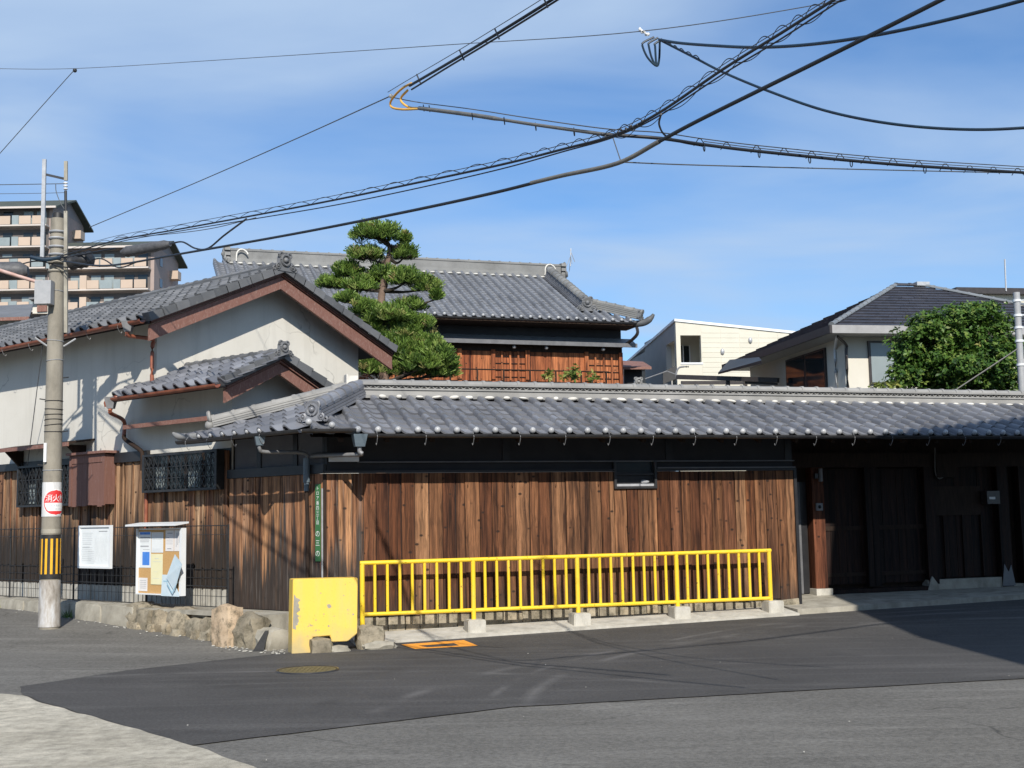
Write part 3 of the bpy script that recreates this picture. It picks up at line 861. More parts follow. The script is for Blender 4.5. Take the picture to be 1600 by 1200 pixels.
for c in range(2, int((S_FAR + 0.28) / 0.27)):
    p = FR.P(-0.28 + c * 0.27 + 0.05, EO + 0.012, EZ + 0.048)
    piece('eave_ball', ballme, Matrix.Translation(p), roof)
for p in (K + ZUP * 0.10 + UR * 0.06, K + ZUP * 0.06 + UR * 0.36 + NR * 0.02):
    piece('eave_ball', ballme, Matrix.Translation(p), roof)
for c in range(9):
    p = FL.P(2.7 - c * 0.27 - 0.05, 0.725, KZ + 0.04)
    if on_left(p - NL * 0.12): piece('eave_ball', ballme, Matrix.Translation(p) @ Matrix.Scale(0.72, 4), roof)
# white mortar lumps where the tiles meet the ridge
mm = MB(); mm.ball((0, 0, 0), 0.075, 9, 5, (1.05, 0.55, 0.42)); mme = mm.mesh('mortar', smooth=True); mme.materials.append(MATS['mortar_white'])
for c in range(4, int((S_FAR) / 0.27)):
    s_ = -0.28 + c * 0.27 + 0.18
    piece('mortar', mme, frame_matrix(FR.P(s_ + random.gauss(0, .015), RO + 0.062, RZ + 0.012), UR * random.uniform(0.55, 1.15) + ZUP * random.gauss(0, .15), NR, ZUP * random.uniform(0.55, 1.0)), roof)
# main ridge: plain courses, a zig-zag band, cap
R0, R1 = 0.66, S_FAR
mb = MB(); mb.fbox(FR, R0, R1, -1.16, -0.87, 3.33, 3.375); mb.fbox(FR, R0 + 0.01, R1, -1.14, -0.90, 3.375, 3.455)
mb.fbox(FR, R0, R1, -1.16, -0.88, 3.455, 3.480); mb.fbox(FR, R0 + 0.02, R1, -1.10, -0.95, 3.48, 3.53); mb.fbox(FR, R0, R1, -1.16, -0.88, 3.525, 3.553)
ridge = mb.build('ridge', 'ridge_tile', roof)
zm = MB()
zm.beam((0, 0, 0.002), (0.055, 0, 0.040), 0.03, 0.012, Vector((0, 0, 1))); zm.beam((0.055, 0, 0.040), (0.11, 0, 0.002), 0.03, 0.012, Vector((0, 0, 1)))
zme = zm.mesh('zigzag_tile'); zme.materials.append(MATS['ridge_tile'])
s_ = R0 + 0.03; nz = 0
zz_spots = []
while s_ < S_FAR - 0.1:
    zz_spots.append(frame_matrix(FR.P(s_, -0.92, 3.481), UR, -NR, ZUP)); s_ += 0.11
for M in zz_spots: piece('zigzag_tile', zme, M, roof)
ridge_caps('ridge_cap', FR.P(R0, -1.02, 3.545), FR.P(R1, -1.02, 3.545), 0.075, 0.27, 'ridge_tile', roof)
mb = MB(); mb.fbox(FR, R0 - 0.17, R0 - 0.02, -1.12, -0.94, 3.36, 3.66); mb.fbox(FR, R0 - 0.19, R0 - 0.17, -1.13, -0.93, 3.35, 3.68); mb.build('ridge_end_block', 'mortar_white', roof)
# hip ridge at the corner
def sloped_ridge(p, q, w, h, parent, mat='roof_tile', courses=4):
    mb = MB()
    d = (q - p).normalized(); up = d.cross(ZUP).cross(d).normalized()
    if up.z < 0: up = -up
    for k in range(courses):
        hh = h / courses
        o_ = up * (hh * (k + 0.5)); ww = w * (1.0 - 0.07 * k)
        mb.beam(p + o_, q + o_, ww, hh * 0.80, up)
    mb.beam(p + up * h * 0.5, q + up * h * 0.5, w * 0.6, h * 0.99, up)
    return mb.build('ridge_courses', mat, parent), up
hp, hq = E_ + ZUP * -0.06 + UR * 0.02, K + (E_ - K) * 0.16 + ZUP * 0.035
_, up = sloped_ridge(hq, hp, 0.24, 0.16, roof)
ridge_caps('ridge_cap', hp + up * 0.16, hq + up * 0.16, 0.098, 0.24, 'roof_tile', roof)
hd = (K - E_).normalized()
mb = ornament(hq + hd * 0.05 + ZUP * 0.0, Vector((hd.x, hd.y, 0)), 0.28); mb.build('hip_end_ornament', 'roof_tile', roof, True)
# descending ridge on the side
dp, dq = E_ + ZUP * 0.0 - UR * 0.05, D_ + (E_ - D_) * 0.12 + ZUP * 0.03
_, up = sloped_ridge(dq, dp, 0.20, 0.13, roof, 'ridge_tile')
ridge_caps('ridge_cap', dp + up * 0.13, dq + up * 0.13, 0.055, 0.27, 'ridge_tile', roof)
mb = MB(); mb.torus(dq + up * 0.16 + (D_ - E_).normalized() * 0.03, D_ - E_, 0.075, 0.03, 12, 6); mb.ball(dq + up * 0.05 + (D_ - E_).normalized() * 0.05, 0.08, 8, 6)
mb.build('ridge_end', 'ridge_tile', roof, True)
mb = MB(); tip = FL.P(2.42, 0.72, KZ + 0.03)
mb.tube(smooth_path([FL.P(1.9, 0.66, KZ + 0.05), FL.P(2.15, 0.69, KZ + 0.05), FL.P(2.35, 0.72, KZ + 0.07), FL.P(2.46, 0.73, KZ + 0.12)]), [0.05] * 13 + [0.045, 0.04, 0.035, 0.03, 0.025, 0.02], 8)
mb.build('eave_horn', 'ridge_tile', roof, True)
# eaves: boards and rafters under the tiles
mb = MB()
mb.quad(FR.P(-0.3, EO - 0.03, EZ - 0.05), FR.P(S_FAR, EO - 0.03, EZ - 0.05), FR.P(S_FAR, -0.4, EZ + 0.38), FR.P(-0.3, -0.4, EZ + 0.38))
mb.quad(FL.P(-0.3, 0.68, KZ - 0.05), FL.P(2.4, 0.62, KZ - 0.05), FL.P(2.3, -0.3, KZ + 0.22), FL.P(0, -0.3, KZ + 0.22))
mb.build('eave_lining', 'dark_timber', roof)
s_ = 0.1
while s_ < S_FAR:
    mb = MB(); mb.beam(FR.P(s_, EO - 0.06, EZ - 0.085), FR.P(s_, -0.3, EZ + 0.30), 0.06, 0.06)
    if s_ < 0.2: rme = mb
    mb.build('rafter', 'dark_timber', roof); s_ += 0.62
# gutters
def gutter(name, p, q, r, mat, parent, n=8):
    p, q = Vector(p), Vector(q); d = (q - p).normalized(); x = d.cross(ZUP).normalized()
    mb = MB()
    for rr in (r, r * 0.88):
        for pt in (p, q):
            for k in range(n + 1):
                a = math.pi + math.pi * k / n
                mb.v.append(pt + x * math.cos(a) * rr + ZUP * math.sin(a) * rr)
    m = n + 1
    for k in range(n):
        mb.f.append((k, k + 1, m + k + 1, m + k)); mb.f.append((2 * m + k, 3 * m + k, 3 * m + k + 1, 2 * m + k + 1))
        mb.f.append((k, 2 * m + k, 2 * m + k + 1, k + 1)); mb.f.append((m + k, m + k + 1, 3 * m + k + 1, 3 * m + k))
    mb.f.append((0, m, 3 * m, 2 * m)); mb.f.append((n, 2 * m + n, 3 * m + n, m + n))
    return mb.build(name, mat, parent, True)
gut = gutter('gutter', FR.P(0.30, EO + 0.055, EZ - 0.012), FR.P(S_FAR, EO + 0.055, EZ - 0.012), 0.052, 'dark_gutter', gate)
gut2 = gutter('gutter', FL.P(2.25, 0.79, KZ - 0.01), FL.P(-0.42, 0.79, KZ + 0.0), 0.052, 'dark_gutter', gate)
gut3 = gutter('gutter', FR.P(-0.44, EO + 0.07, KZ + 0.0), FR.P(0.27, EO + 0.07, KZ + 0.01), 0.055, 'dark_gutter', gate)
hk = MB(); hk.tube(smooth_path([(0, -0.02, 0.06), (0, 0.035, -0.02), (0, 0.0, -0.10), (0, -0.035, -0.13), (0, -0.05, -0.10)], 3), 0.0038, 5)
hme = hk.mesh('gutter_hook'); hme.materials.append(MATS['grey_pipe'])
s_ = 0.55
while s_ < S_FAR:
    piece('gutter_hook', hme, frame_matrix(FR.P(s_, EO + 0.075, EZ - 0.03), UR, NR, ZUP), gut); s_ += 0.66
for s_ in (2.0, 1.5, 0.95, 0.35):
    piece('gutter_hook', hme, frame_matrix(FL.P(s_, 0.81, KZ - 0.02), UL, NL, ZUP), gut2)
# rain hoppers and the joined downpipe at the corner
dpipe = MB()
def hopper(c, s=1.0):
    m = MB(); a, b = 0.075 * s, 0.05 * s
    m.hexa([c - UR * b - NR * b - ZUP * 0.13 * s, c + UR * b - NR * b - ZUP * 0.13 * s, c + UR * b + NR * b - ZUP * 0.13 * s, c - UR * b + NR * b - ZUP * 0.13 * s,
            c - UR * a - NR * a, c + UR * a - NR * a, c + UR * a + NR * a, c - UR * a + NR * a]); return m
h1 = FR.P(0.32, EO + 0.06, EZ - 0.02); h2 = FL.P(0.42, 0.78, KZ - 0.05)
dp_o = hopper(h1, 1.25).build('downpipe', 'blue_grey_metal', gate); hopper(h2, 0.9).build('hopper', 'blue_grey_metal', dp_o)
mb = MB()
pj = FL.P(0.30, 0.07, 2.37)
mb.tube(smooth_path([h1 - ZUP * 0.14, h1 - ZUP * 0.22, h1 - ZUP * 0.26 - NR * 0.08, pj + UR * 0.10 + ZUP * 0.08 + NR * 0.06, pj + ZUP * 0.02, pj - ZUP * 0.04], 4), 0.030, 8)
mb.tube(smooth_path([h2 - ZUP * 0.10, h2 - ZUP * 0.16, h2 - ZUP * 0.20 - NL * 0.10, pj + NL * 0.05 + ZUP * 0.12, pj], 4), 0.026, 8)
mb.build('elbow', 'grey_pipe', dp_o, True)
mb = MB(); mb.tube([pj + ZUP * 0.05, pj - ZUP * 0.28], 0.048, 10); mb.tube([pj - ZUP * 0.26, pj - ZUP * 0.40], 0.036, 10); mb.build('collector', 'blue_grey_metal', dp_o, True)
mb = MB(); mb.tube([pj - ZUP * 0.38, FL.P(0.30, 0.05, 1.4), FL.P(0.31, 0.05, 0.2)], 0.027, 8); mb.build('pipe', 'dark_timber', dp_o, True)
mb = MB(); mb.tube([FL.P(0.02, 0.035, 2.0), FL.P(0.02, 0.035, 0.3)], 0.012, 6); mb.build('conduit', 'steel', gate, True)

# the recessed gate under the same roof ---------------------------------
GO = -0.9
mb = MB(); mb.fbox(FR, S_END - 0.28, S_END, GO - 0.1, -0.06, 0.1, 2.7); mb.build('return_wall', 'black_paint', gate)
mb = MB(); mb.fbox(FR, S_END, S_FAR, GO - 0.3, GO - 0.12, 0.1, 3.0); gate_wall = mb.build('gate_wall', 'dark_timber', gate)
mb = MB(); mb.fbox(FR, S_END + 0.02, 8.02, GO - 0.11, GO - 0.06, 0.25, 2.05); sd = mb.build('side_door', 'black_paint', gate)
mb = MB(); mb.fbox(FR, 7.86, 7.90, GO - 0.06, GO - 0.045, 0.25, 2.05); mb.build('stile', 'trim_grey', sd)
mb = MB(); mb.fbox(FR, S_END, S_FAR, GO - 0.11, GO + 0.06, 2.28, 2.52); mb.build('lintel', 'dark_timber', gate)
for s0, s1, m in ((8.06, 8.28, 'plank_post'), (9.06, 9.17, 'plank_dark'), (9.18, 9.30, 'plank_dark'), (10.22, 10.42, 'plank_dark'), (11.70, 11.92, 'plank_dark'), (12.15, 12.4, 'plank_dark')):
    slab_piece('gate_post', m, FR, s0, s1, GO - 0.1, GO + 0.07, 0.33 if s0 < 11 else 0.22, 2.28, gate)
x = 8.28
gdoor = MB().fbox(FR, 8.28, 10.22, GO - 0.10, GO - 0.06, 0.36, 2.26).build('gate_door', 'dark_timber', gate)
while x < 10.2:
    w = 0.145
    if x + w > 10.22: w = 10.22 - x
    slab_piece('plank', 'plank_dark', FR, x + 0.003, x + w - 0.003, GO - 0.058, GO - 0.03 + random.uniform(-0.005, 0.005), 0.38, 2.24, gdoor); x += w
mb = MB(); mb.fbox(FR, 8.28, 10.22, GO - 0.06, GO - 0.012, 0.50, 0.56); mb.fbox(FR, 8.28, 10.22, GO - 0.06, GO - 0.012, 1.25, 1.32); mb.build('door_rail', 'dark_timber', gdoor)
x = 10.42
while x < 11.68:
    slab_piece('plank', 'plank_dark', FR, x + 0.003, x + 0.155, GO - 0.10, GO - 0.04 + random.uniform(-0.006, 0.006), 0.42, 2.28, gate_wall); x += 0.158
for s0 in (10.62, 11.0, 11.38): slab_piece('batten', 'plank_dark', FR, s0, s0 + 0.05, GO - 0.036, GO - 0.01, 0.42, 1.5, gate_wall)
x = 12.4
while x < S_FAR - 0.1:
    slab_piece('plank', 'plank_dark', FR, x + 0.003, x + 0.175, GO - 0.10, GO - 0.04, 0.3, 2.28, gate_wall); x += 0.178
mb = MB(); mb.fbox(FR, 8.02, 8.32, GO - 0.1, GO + 0.14, 0.17, 0.33); mb.build('post_base_stone', 'concrete', gate)
mb = MB(); mb.fbox(FR, 8.32, 10.22, GO - 0.1, GO + 0.09, 0.19, 0.30); mb.build('sill_beam', 'plank_dark', gate)
mb = MB(); mb.fbox(FR, 10.2, 11.72, GO - 0.1, GO + 0.05, 0.17, 0.40); mb.fbox(FR, 11.72, S_FAR, GO - 0.1, GO + 0.05, 0.17, 0.28); mb.build('wall_footing', 'concrete_old', gate)
mb = MB(); mb.prism([FR.P(10.15, GO + 0.1, 0.2), FR.P(10.4, GO + 0.1, 0.2), FR.P(10.36, GO + 0.1, 0.34), FR.P(10.26, GO + 0.1, 0.46), FR.P(10.2, GO + 0.1, 0.33)], -NR * 0.05); mb.build('plaster_chip', 'concrete_old', gate)
mb = MB(); mb.prism([FR.P(11.68, GO + 0.08, 0.25), FR.P(11.95, GO + 0.08, 0.25), FR.P(11.88, GO + 0.08, 0.6), FR.P(11.82, GO + 0.08, 0.48), FR.P(11.74, GO + 0.08, 0.62)], -NR * 0.012); mb.build('metal_boot', 'trim_grey', gate)
# fittings on the gate
mb = MB(); mb.fbox(FR, 10.46, 11.02, GO - 0.03, GO + 0.0, 1.46, 1.95); mb.fbox(FR, 11.02, 11.4, GO - 0.03, GO - 0.01, 1.46, 1.95)
tag(mb.build('dark_board', 'dark_timber'), 'dark grey board fixed to the planks right of the gate', 'board')
mbx = thing('mailbox', FR.P(11.6, GO + 0.1, 1.5), 'small dark letter box with white label near right gate post', 'mailbox')
mb = MB(); mb.fbox(FR, 11.42, 11.68, GO - 0.02, GO + 0.14, 1.64, 1.86); mb.build('body', 'bronze_dark', mbx)
mb = MB(); mb.fbox(FR, 11.46, 11.58, GO + 0.14, GO + 0.145, 1.72, 1.76); mb.build('name_plate', 'sign_white', mbx)
mtr = thing('electric_meter', FR.P(10.5, GO, 2.1), 'grey meter box with looped cable high beside the gate', 'meter')
mb = MB(); mb.fbox(FR, 10.45, 10.85, GO - 0.02, GO + 0.12, 2.1, 2.5); mb.build('body', 'dark_timber', mtr)
mb = MB(); mb.tube(smooth_path([FR.P(10.45, GO + 0.1, 2.6), FR.P(10.43, GO + 0.1, 2.2), FR.P(10.5, GO + 0.1, 2.08), FR.P(10.6, GO + 0.1, 2.12)], 5), 0.012, 6); mb.build('cable', 'cable_grey', mtr)
icm = thing('intercom', FR.P(8.15, GO + 0.08, 1.6), 'small intercom unit on the reddish left gate post', 'intercom')
mb = MB(); mb.fbox(FR, 8.11, 8.23, GO + 0.07, GO + 0.10, 1.58, 1.70); mb.build('body', 'grey_pipe', icm)
mb = MB(); mb.ball(FR.P(8.17, GO + 0.10, 1.64), 0.03, 8, 6); mb.build('lens', 'glass_dark', icm)
lmp = thing('wall_lamp', FR.P(8.2, GO + 0.1, 2.0), 'small pale cylinder lamp above intercom at the gate', 'lamp')
mb = MB(); mb.tube([FR.P(8.2, GO + 0.12, 2.05), FR.P(8.2, GO + 0.12, 2.26)], 0.035, 8); mb.build('shade', 'grey_pipe', lmp)
mb = MB(); mb.fbox(FR, 8.1, 8.22, GO + 0.06, GO + 0.12, 2.1, 2.18); mb.build('bracket', 'dark_gutter', lmp)
# threshold slab and the concrete strip at the foot of the wall
def strip(name, s0, s1, o0, o1, z0f, z1f, mat, n=10):
    mb = MB()
    for k in range(n):
        a, b = s0 + (s1 - s0) * k / n, s0 + (s1 - s0) * (k + 1) / n
        def p(s, o, zf): q = FR.P(s, o); return Vector((q.x, q.y, gz(q.x, q.y) + zf))
        mb.v  # keep
        mb.quad(p(a, o1, z1f), p(b, o1, z1f), p(b, o0, z0f), p(a, o0, z0f))
        mb.quad(p(a, o1, -0.1), p(b, o1, -0.1), p(b, o1, z1f), p(a, o1, z1f))
    def p(s, o, zf): q = FR.P(s, o); return Vector((q.x, q.y, gz(q.x, q.y) + zf))
    mb.quad(p(s0, o0, -0.1), p(s0, o1, -0.1), p(s0, o1, z1f), p(s0, o0, z0f))
    mb.quad(p(s1, o0, -0.1), p(s1, o1, -0.1), p(s1, o1, z1f), p(s1, o0, z0f))
    o = mb.build(name, mat); o['kind'] = 'structure'; return o
strip('pavement_strip', 0.30, 6.86, 0.02, 0.62, 0.075, 0.035, 'concrete')
strip('threshold_slab', 6.90, S_FAR, GO - 0.1, 0.50, 0.09, 0.075, 'concrete_old')

# ------------------------------------------------------------------ storehouse (kura) and its little annex on the side street
FG = Frame(FL.P(3.98, 0, 0), -NL, -UL)         # gable face: distance across, distance out towards the corner
store = thing('storehouse', FL.P(7, -2, 0.2), 'white plastered storehouse with red-brown gable boards and tiled roof behind corner', 'storehouse')
SW, RG = 4.32, 2.15
SLOPE = 1.13 / 2.6
def zroof(g): return 5.85 - abs(g - RG) * SLOPE
LEN = 10.5
mb = MB()
mb.quad(FL.P(3.98, 0, 2.66), FL.P(14.5, 0, 2.66), FL.P(14.5, 0, 4.95), FL.P(3.98, 0, 4.95))
mb.poly([FG.P(0, 0, 2.4), FG.P(SW, 0, 2.4), FG.P(SW, 0, zroof(SW) - 0.08), FG.P(RG, 0, zroof(RG) - 0.08), FG.P(0, 0, zroof(0) - 0.08)])
mb.quad(FG.P(SW, 0, 0), FG.P(SW, -10.5, 0), FG.P(SW, -10.5, 4.9), FG.P(SW, 0, 4.9))
mb.poly([FG.P(0, -10.5, 0), FG.P(SW, -10.5, 0), FG.P(SW, -10.5, zroof(SW) - 0.08), FG.P(RG, -10.5, zroof(RG) - 0.08), FG.P(0, -10.5, zroof(0) - 0.08)])
mb.build('plaster_wall', 'white_plaster', store)
mb = MB(); mb.fbox(FL, 2.12, 14.5, -0.2, -0.03, 0.1, 2.66); lower = mb.build('lower_wall', 'black_paint', store)
# roof body
EG, OUT = -0.46, 0.50
mb = MB()
a, b = OUT, -10.9
for (g0, g1) in ((EG, RG), (SW + 0.46, RG)):
    mb.quad(FG.P(g0, a - 0.02, zroof(g0) - 0.012), FG.P(g1, a - 0.02, zroof(g1) - 0.012), FG.P(g1, b, zroof(g1) - 0.012), FG.P(g0, b, zroof(g0) - 0.012))
    mb.quad(FG.P(g0, a - 0.02, zroof(g0) - 0.10), FG.P(g1, a - 0.02, zroof(g1) - 0.10), FG.P(g1, b, zroof(g1) - 0.10), FG.P(g0, b, zroof(g0) - 0.10))
    mb.quad(FG.P(g0, a - 0.02, zroof(g0) - 0.012), FG.P(g0, b, zroof(g0) - 0.012), FG.P(g0, b, zroof(g0) - 0.10), FG.P(g0, a - 0.02, zroof(g0) - 0.10))
sroof = mb.build('roof', 'black_paint', store)
def gable_boards(fr, ga, gr, gb, za, zr, zb, off, th, parent, h=0.24):
    """barge boards under a gable verge: a broad board, a thinner cover board above, each side a board of its own"""
    for (g0, z0, g1, z1) in ((ga, za, gr, zr), (gb, zb, gr, zr)):
        mb = MB()
        mb.prism([fr.P(g0, off, z0 - 0.13 - h), fr.P(g1, off, z1 - 0.13 - h * 0.86), fr.P(g1, off, z1 - 0.13), fr.P(g0, off, z0 - 0.13)], -fr.n * th)
        bd = mb.build('barge_board', 'red_paint_wood', parent)
        mb = MB()
        mb.prism([fr.P(g0, off + 0.035, z0 - 0.115), fr.P(g1, off + 0.035, z1 - 0.115), fr.P(g1, off + 0.035, z1 - 0.055), fr.P(g0, off + 0.035, z0 - 0.055)], -fr.n * (th + 0.03))
        mb.build('cover_board', 'red_paint_wood', bd)
        mb = MB()
        mb.prism([fr.P(g0, off + 0.05, z0 - 0.05), fr.P(g1, off + 0.05, z1 - 0.05), fr.P(g1, off + 0.05, z1 + 0.0), fr.P(g0, off + 0.05, z0 + 0.0)], -fr.n * (th + 0.05))
        mb.build('verge_strip', 'black_paint', bd)
gable_boards(FG, EG + 0.05, RG, SW + 0.46, zroof(EG + 0.05), zroof(RG), zroof(SW + 0.46), OUT - 0.08, 0.05, store)
# tiles on the street slope
W_S = (FG.P(RG, 0, zroof(RG)) - FG.P(EG, 0, zroof(EG))).normalized()
spots = tile_spots(FG.P(EG - 0.02, -10.9, zroof(EG) - 0.005), -UL, W_S, 42, 12)
spots.sort(key=lambda t: t[1].length)
for M, _ in spots[:290]: piece('roof_tile', TILE['roof_tile_old'], M, sroof)
join_tiles('far_roof_tiles', spots[290:], TILE['roof_tile_old'], sroof)
W_S2 = (FG.P(RG, 0, zroof(RG)) - FG.P(SW + 0.46, 0, zroof(SW + 0.46))).normalized()
spots = tile_spots(FG.P(SW + 0.48, OUT + 0.02, zroof(SW + 0.48)), UL, W_S2, 40, 12)
join_tiles('rear_roof_tiles', spots, TILE['roof_tile_old'], sroof)
# verge tiles down the right-hand edge
def verge_tiles(fr, g0, g1, zf, off, parent, mat='roof_tile_old', n=None, h=0.11):
    L = abs(g1 - g0); n = n or int(L / 0.22)
    mbx = MB()
    mbx.hexa([(0, -0.03, -0.08), (1.06, -0.03, -0.08), (1.06, 0.14, -0.08), (0, 0.14, -0.08), (0, -0.03, 0.035), (1.06, -0.03, 0.06), (1.06, 0.14, 0.06), (0, 0.14, 0.035)])
    me = mbx.mesh('verge_tile'); me.materials.append(MATS[mat])
    for k in range(n):
        ga, gb = g0 + (g1 - g0) * k / n, g0 + (g1 - g0) * (k + 1) / n
        p = fr.P(ga, off, zf(ga)); q = fr.P(gb, off, zf(gb))
        d = q - p; up = d.cross(fr.n); up.normalize()
        if up.z < 0: up = -up
        piece('verge_tile', me, frame_matrix(p, d, -fr.n, up), parent)
verge_tiles(FG, RG, SW + 0.48, lambda g: zroof(g) + 0.03, OUT, sroof)
verge_tiles(FG, RG, EG - 0.02, lambda g: zroof(g) + 0.03, OUT, sroof)
# ridge and its end ornament
mb = MB(); mb.fbox(FG, RG - 0.14, RG + 0.14, -10.9, OUT - 0.05, 5.78, 5.88); mb.fbox(FG, RG - 0.11, RG + 0.11, -10.9, OUT - 0.03, 5.88, 5.92)
mb.build('ridge', 'roof_tile_old', sroof)
ridge_caps('ridge_cap', FG.P(RG, OUT - 0.05, 5.91), FG.P(RG, -10.9, 5.91), 0.075, 0.27, 'roof_tile_old', sroof)
ornament(FG.P(RG, OUT + 0.03, 5.80), -UL, 0.34).build('ridge_end_ornament', 'roof_tile_old', sroof, True)
# copper gutter and downpipe
ge = zroof(EG)
gut = gutter('gutter', FG.P(EG - 0.07, OUT - 0.1, ge - 0.03), FG.P(EG - 0.07, -10.9, ge - 0.03), 0.06, 'copper_gutter', store)
for k in range(9):
    piece('gutter_hook', hme, frame_matrix(FG.P(EG - 0.09, -0.2 - k * 0.9, ge - 0.045), UL, NL, ZUP), gut)
pipe = MB(); c_ = FG.P(EG - 0.07, 0.02, ge - 0.04)
pipe.hexa([c_ + Vector(v) for v in ((-.05, -.05, -.14), (.05, -.05, -.14), (.05, .05, -.14), (-.05, .05, -.14), (-.09, -.09, 0.02), (.09, -.09, 0.02), (.09, .09, 0.02), (-.09, .09, 0.02))])
dpo = pipe.build('downpipe', 'grey_pipe', store)
mb = MB(); j1 = FG.P(-0.07, -0.02, 4.35)
mb.tube(smooth_path([c_ - ZUP * 0.13, c_ - ZUP * 0.2, j1 + ZUP * 0.12, j1, FG.P(-0.07, -0.02, 3.9), FG.P(-0.07, -0.02, 3.70), FG.P(-0.10, -0.10, 3.64), FL.P(4.42, 0.55, 3.52), FL.P(4.46, 0.58, 3.40)], 4), 0.032, 8)
mb.build('pipe', 'copper_gutter', dpo, True)
# lower boards along the street, narrow and upright
x = 2.14
while x < 10.5:
    w = random.choice((0.10, 0.12, 0.14, 0.16))
    top = 2.62
    if 2.18 < x < 4.1: top = 2.06
    if 6.05 < x < 7.95: top = 1.92
    slab_piece('plank', 'plank_side', FL, x + 0.002, x + w - 0.003, -0.028, 0.004 + random.uniform(0, 0.012), 0.60, top, lower, random.gauss(0, 0.003)); x += w
x = 2.2
while x < 10.5:
    slab_piece('batten', 'plank_side', FL, x, x + 0.03, 0.012, 0.03, 0.60, 2.05 if x < 4.1 else (1.9 if 5.95 < x < 8 else 2.6), lower, random.gauss(0, 0.004)); x += random.uniform(0.22, 0.3)
mb = MB(); mb.fbox(FL, 4.12, 5.05, -0.02, 0.06, 2.56, 2.72); mb.fbox(FL, 7.97, 14.5, -0.02, 0.06, 2.56, 2.69); mb.fbox(FL, 5.05, 7.97, -0.02, 0.04, 2.60, 2.7); mb.build('cap_rail', 'black_paint', store)
x = 2.14
mb = MB(); mb.fbox(FL, 2.14, 14.5, -0.2, -0.005, 0.1, 0.60); ft = mb.build('footing', 'concrete', store)
while x < 10:
    slab_piece('footing_block', 'concrete', FL, x, x + 0.385, -0.03, 0.012, 0.30, 0.595, ft); x += 0.40
# canopy board over the far window
mb = MB(); mb.prism([FL.P(5.72, 0.0, 2.97), FL.P(8.35, 0.0, 2.97), FL.P(8.2, 0.42, 2.90), FL.P(5.85, 0.42, 2.90)], ZUP * 0.03); cn = mb.build('canopy', 'dark_timber', store)
mb = MB(); mb.fbox(FL, 5.84, 8.21, 0.40, 0.435, 2.865, 2.93); mb.build('fascia', 'red_paint_wood', cn)
for s_ in (5.98, 8.02): 
    mb = MB(); mb.prism([FL.P(s_, 0.0, 2.9), FL.P(s_, 0.36, 2.9), FL.P(s_, 0.0, 2.55)], UL * 0.05); mb.build('bracket', 'dark_timber', cn)
# lattice windows
def lattice_window(s0, s1, z0, z1, parent, off=0.16, pitch=0.115):
    mb = MB(); mb.fbox(FL, s0, s1, -0.01, 0.0, z0, z1); wn = mb.build('window', 'glass_dark', parent)
    fr_ = MB()
    for (a, b, c, d) in ((s0, s0 + 0.05, z0, z1), (s1 - 0.05, s1, z0, z1)): fr_.fbox(FL, a, b, 0.0, off, c, d)
    fr_.fbox(FL, s0 + 0.05, s1 - 0.05, 0.0, off - 0.002, z0, z0 + 0.035); fr_.fbox(FL, s0 + 0.05, s1 - 0.05, off - 0.03, off - 0.002, z1 - 0.035, z1)
    fr_.build('frame', 'iron_black', wn)
    la = MB(); x0, x1, y0, y1 = s0 + 0.05, s1 - 0.05, z0 + 0.035, z1 - 0.035
    n = int((x1 - x0) / pitch); pp = (x1 - x0) / n
    for k in range(n):
        xa = x0 + k * pp; xm = xa + pp / 2
        la.beam(FL.P(xa, off - 0.02, y0), FL.P(xa, off - 0.02, y1), 0.010, 0.010, NL)
        h = (y1 - y0) / 3
        for r in range(3):
            zb = y0 + r * h
            la.beam(FL.P(xa, off - 0.012, zb), FL.P(xm, off - 0.012, zb + h * 0.5), 0.008, 0.008, NL); la.beam(FL.P(xm, off - 0.012, zb + h * 0.5), FL.P(xa + pp, off - 0.012, zb), 0.008, 0.008, NL)
            la.beam(FL.P(xa, off - 0.012, zb + h), FL.P(xm, off - 0.012, zb + h * 0.5), 0.008, 0.008, NL); la.beam(FL.P(xm, off - 0.012, zb + h * 0.5), FL.P(xa + pp, off - 0.012, zb + h), 0.008, 0.008, NL)
    for r in (1, 2): la.beam(FL.P(x0, off - 0.02, y0 + (y1 - y0) * r / 3), FL.P(x1, off - 0.02, y0 + (y1 - y0) * r / 3), 0.012, 0.012, NL)
    lo = la.build('lattice', 'iron_black', wn); lo['kind'] = 'stuff'
    n = 4
    for k in range(n):
        a = s0 + 0.06 + (s1 - s0 - 0.12) * k / n; MB().fbox(FL, a, a + 0.035, 0.0, 0.02, z0 + 0.03, z1).build('mullion', 'dark_timber', wn)
    for k in range(2):
        a = s0 + (0.35 + 0.45 * k) * (s1 - s0)
        MB().fbox(FL, a, a + 0.24, 0.0, 0.006, z0 + 0.06, z0 + 0.30 + 0.1 * k).build('curtain', 'glass_curtain', wn)
    return wn
lattice_window(2.20, 4.10, 2.05, 2.64, store)
lattice_window(6.12, 7.95, 1.90, 2.62, store)
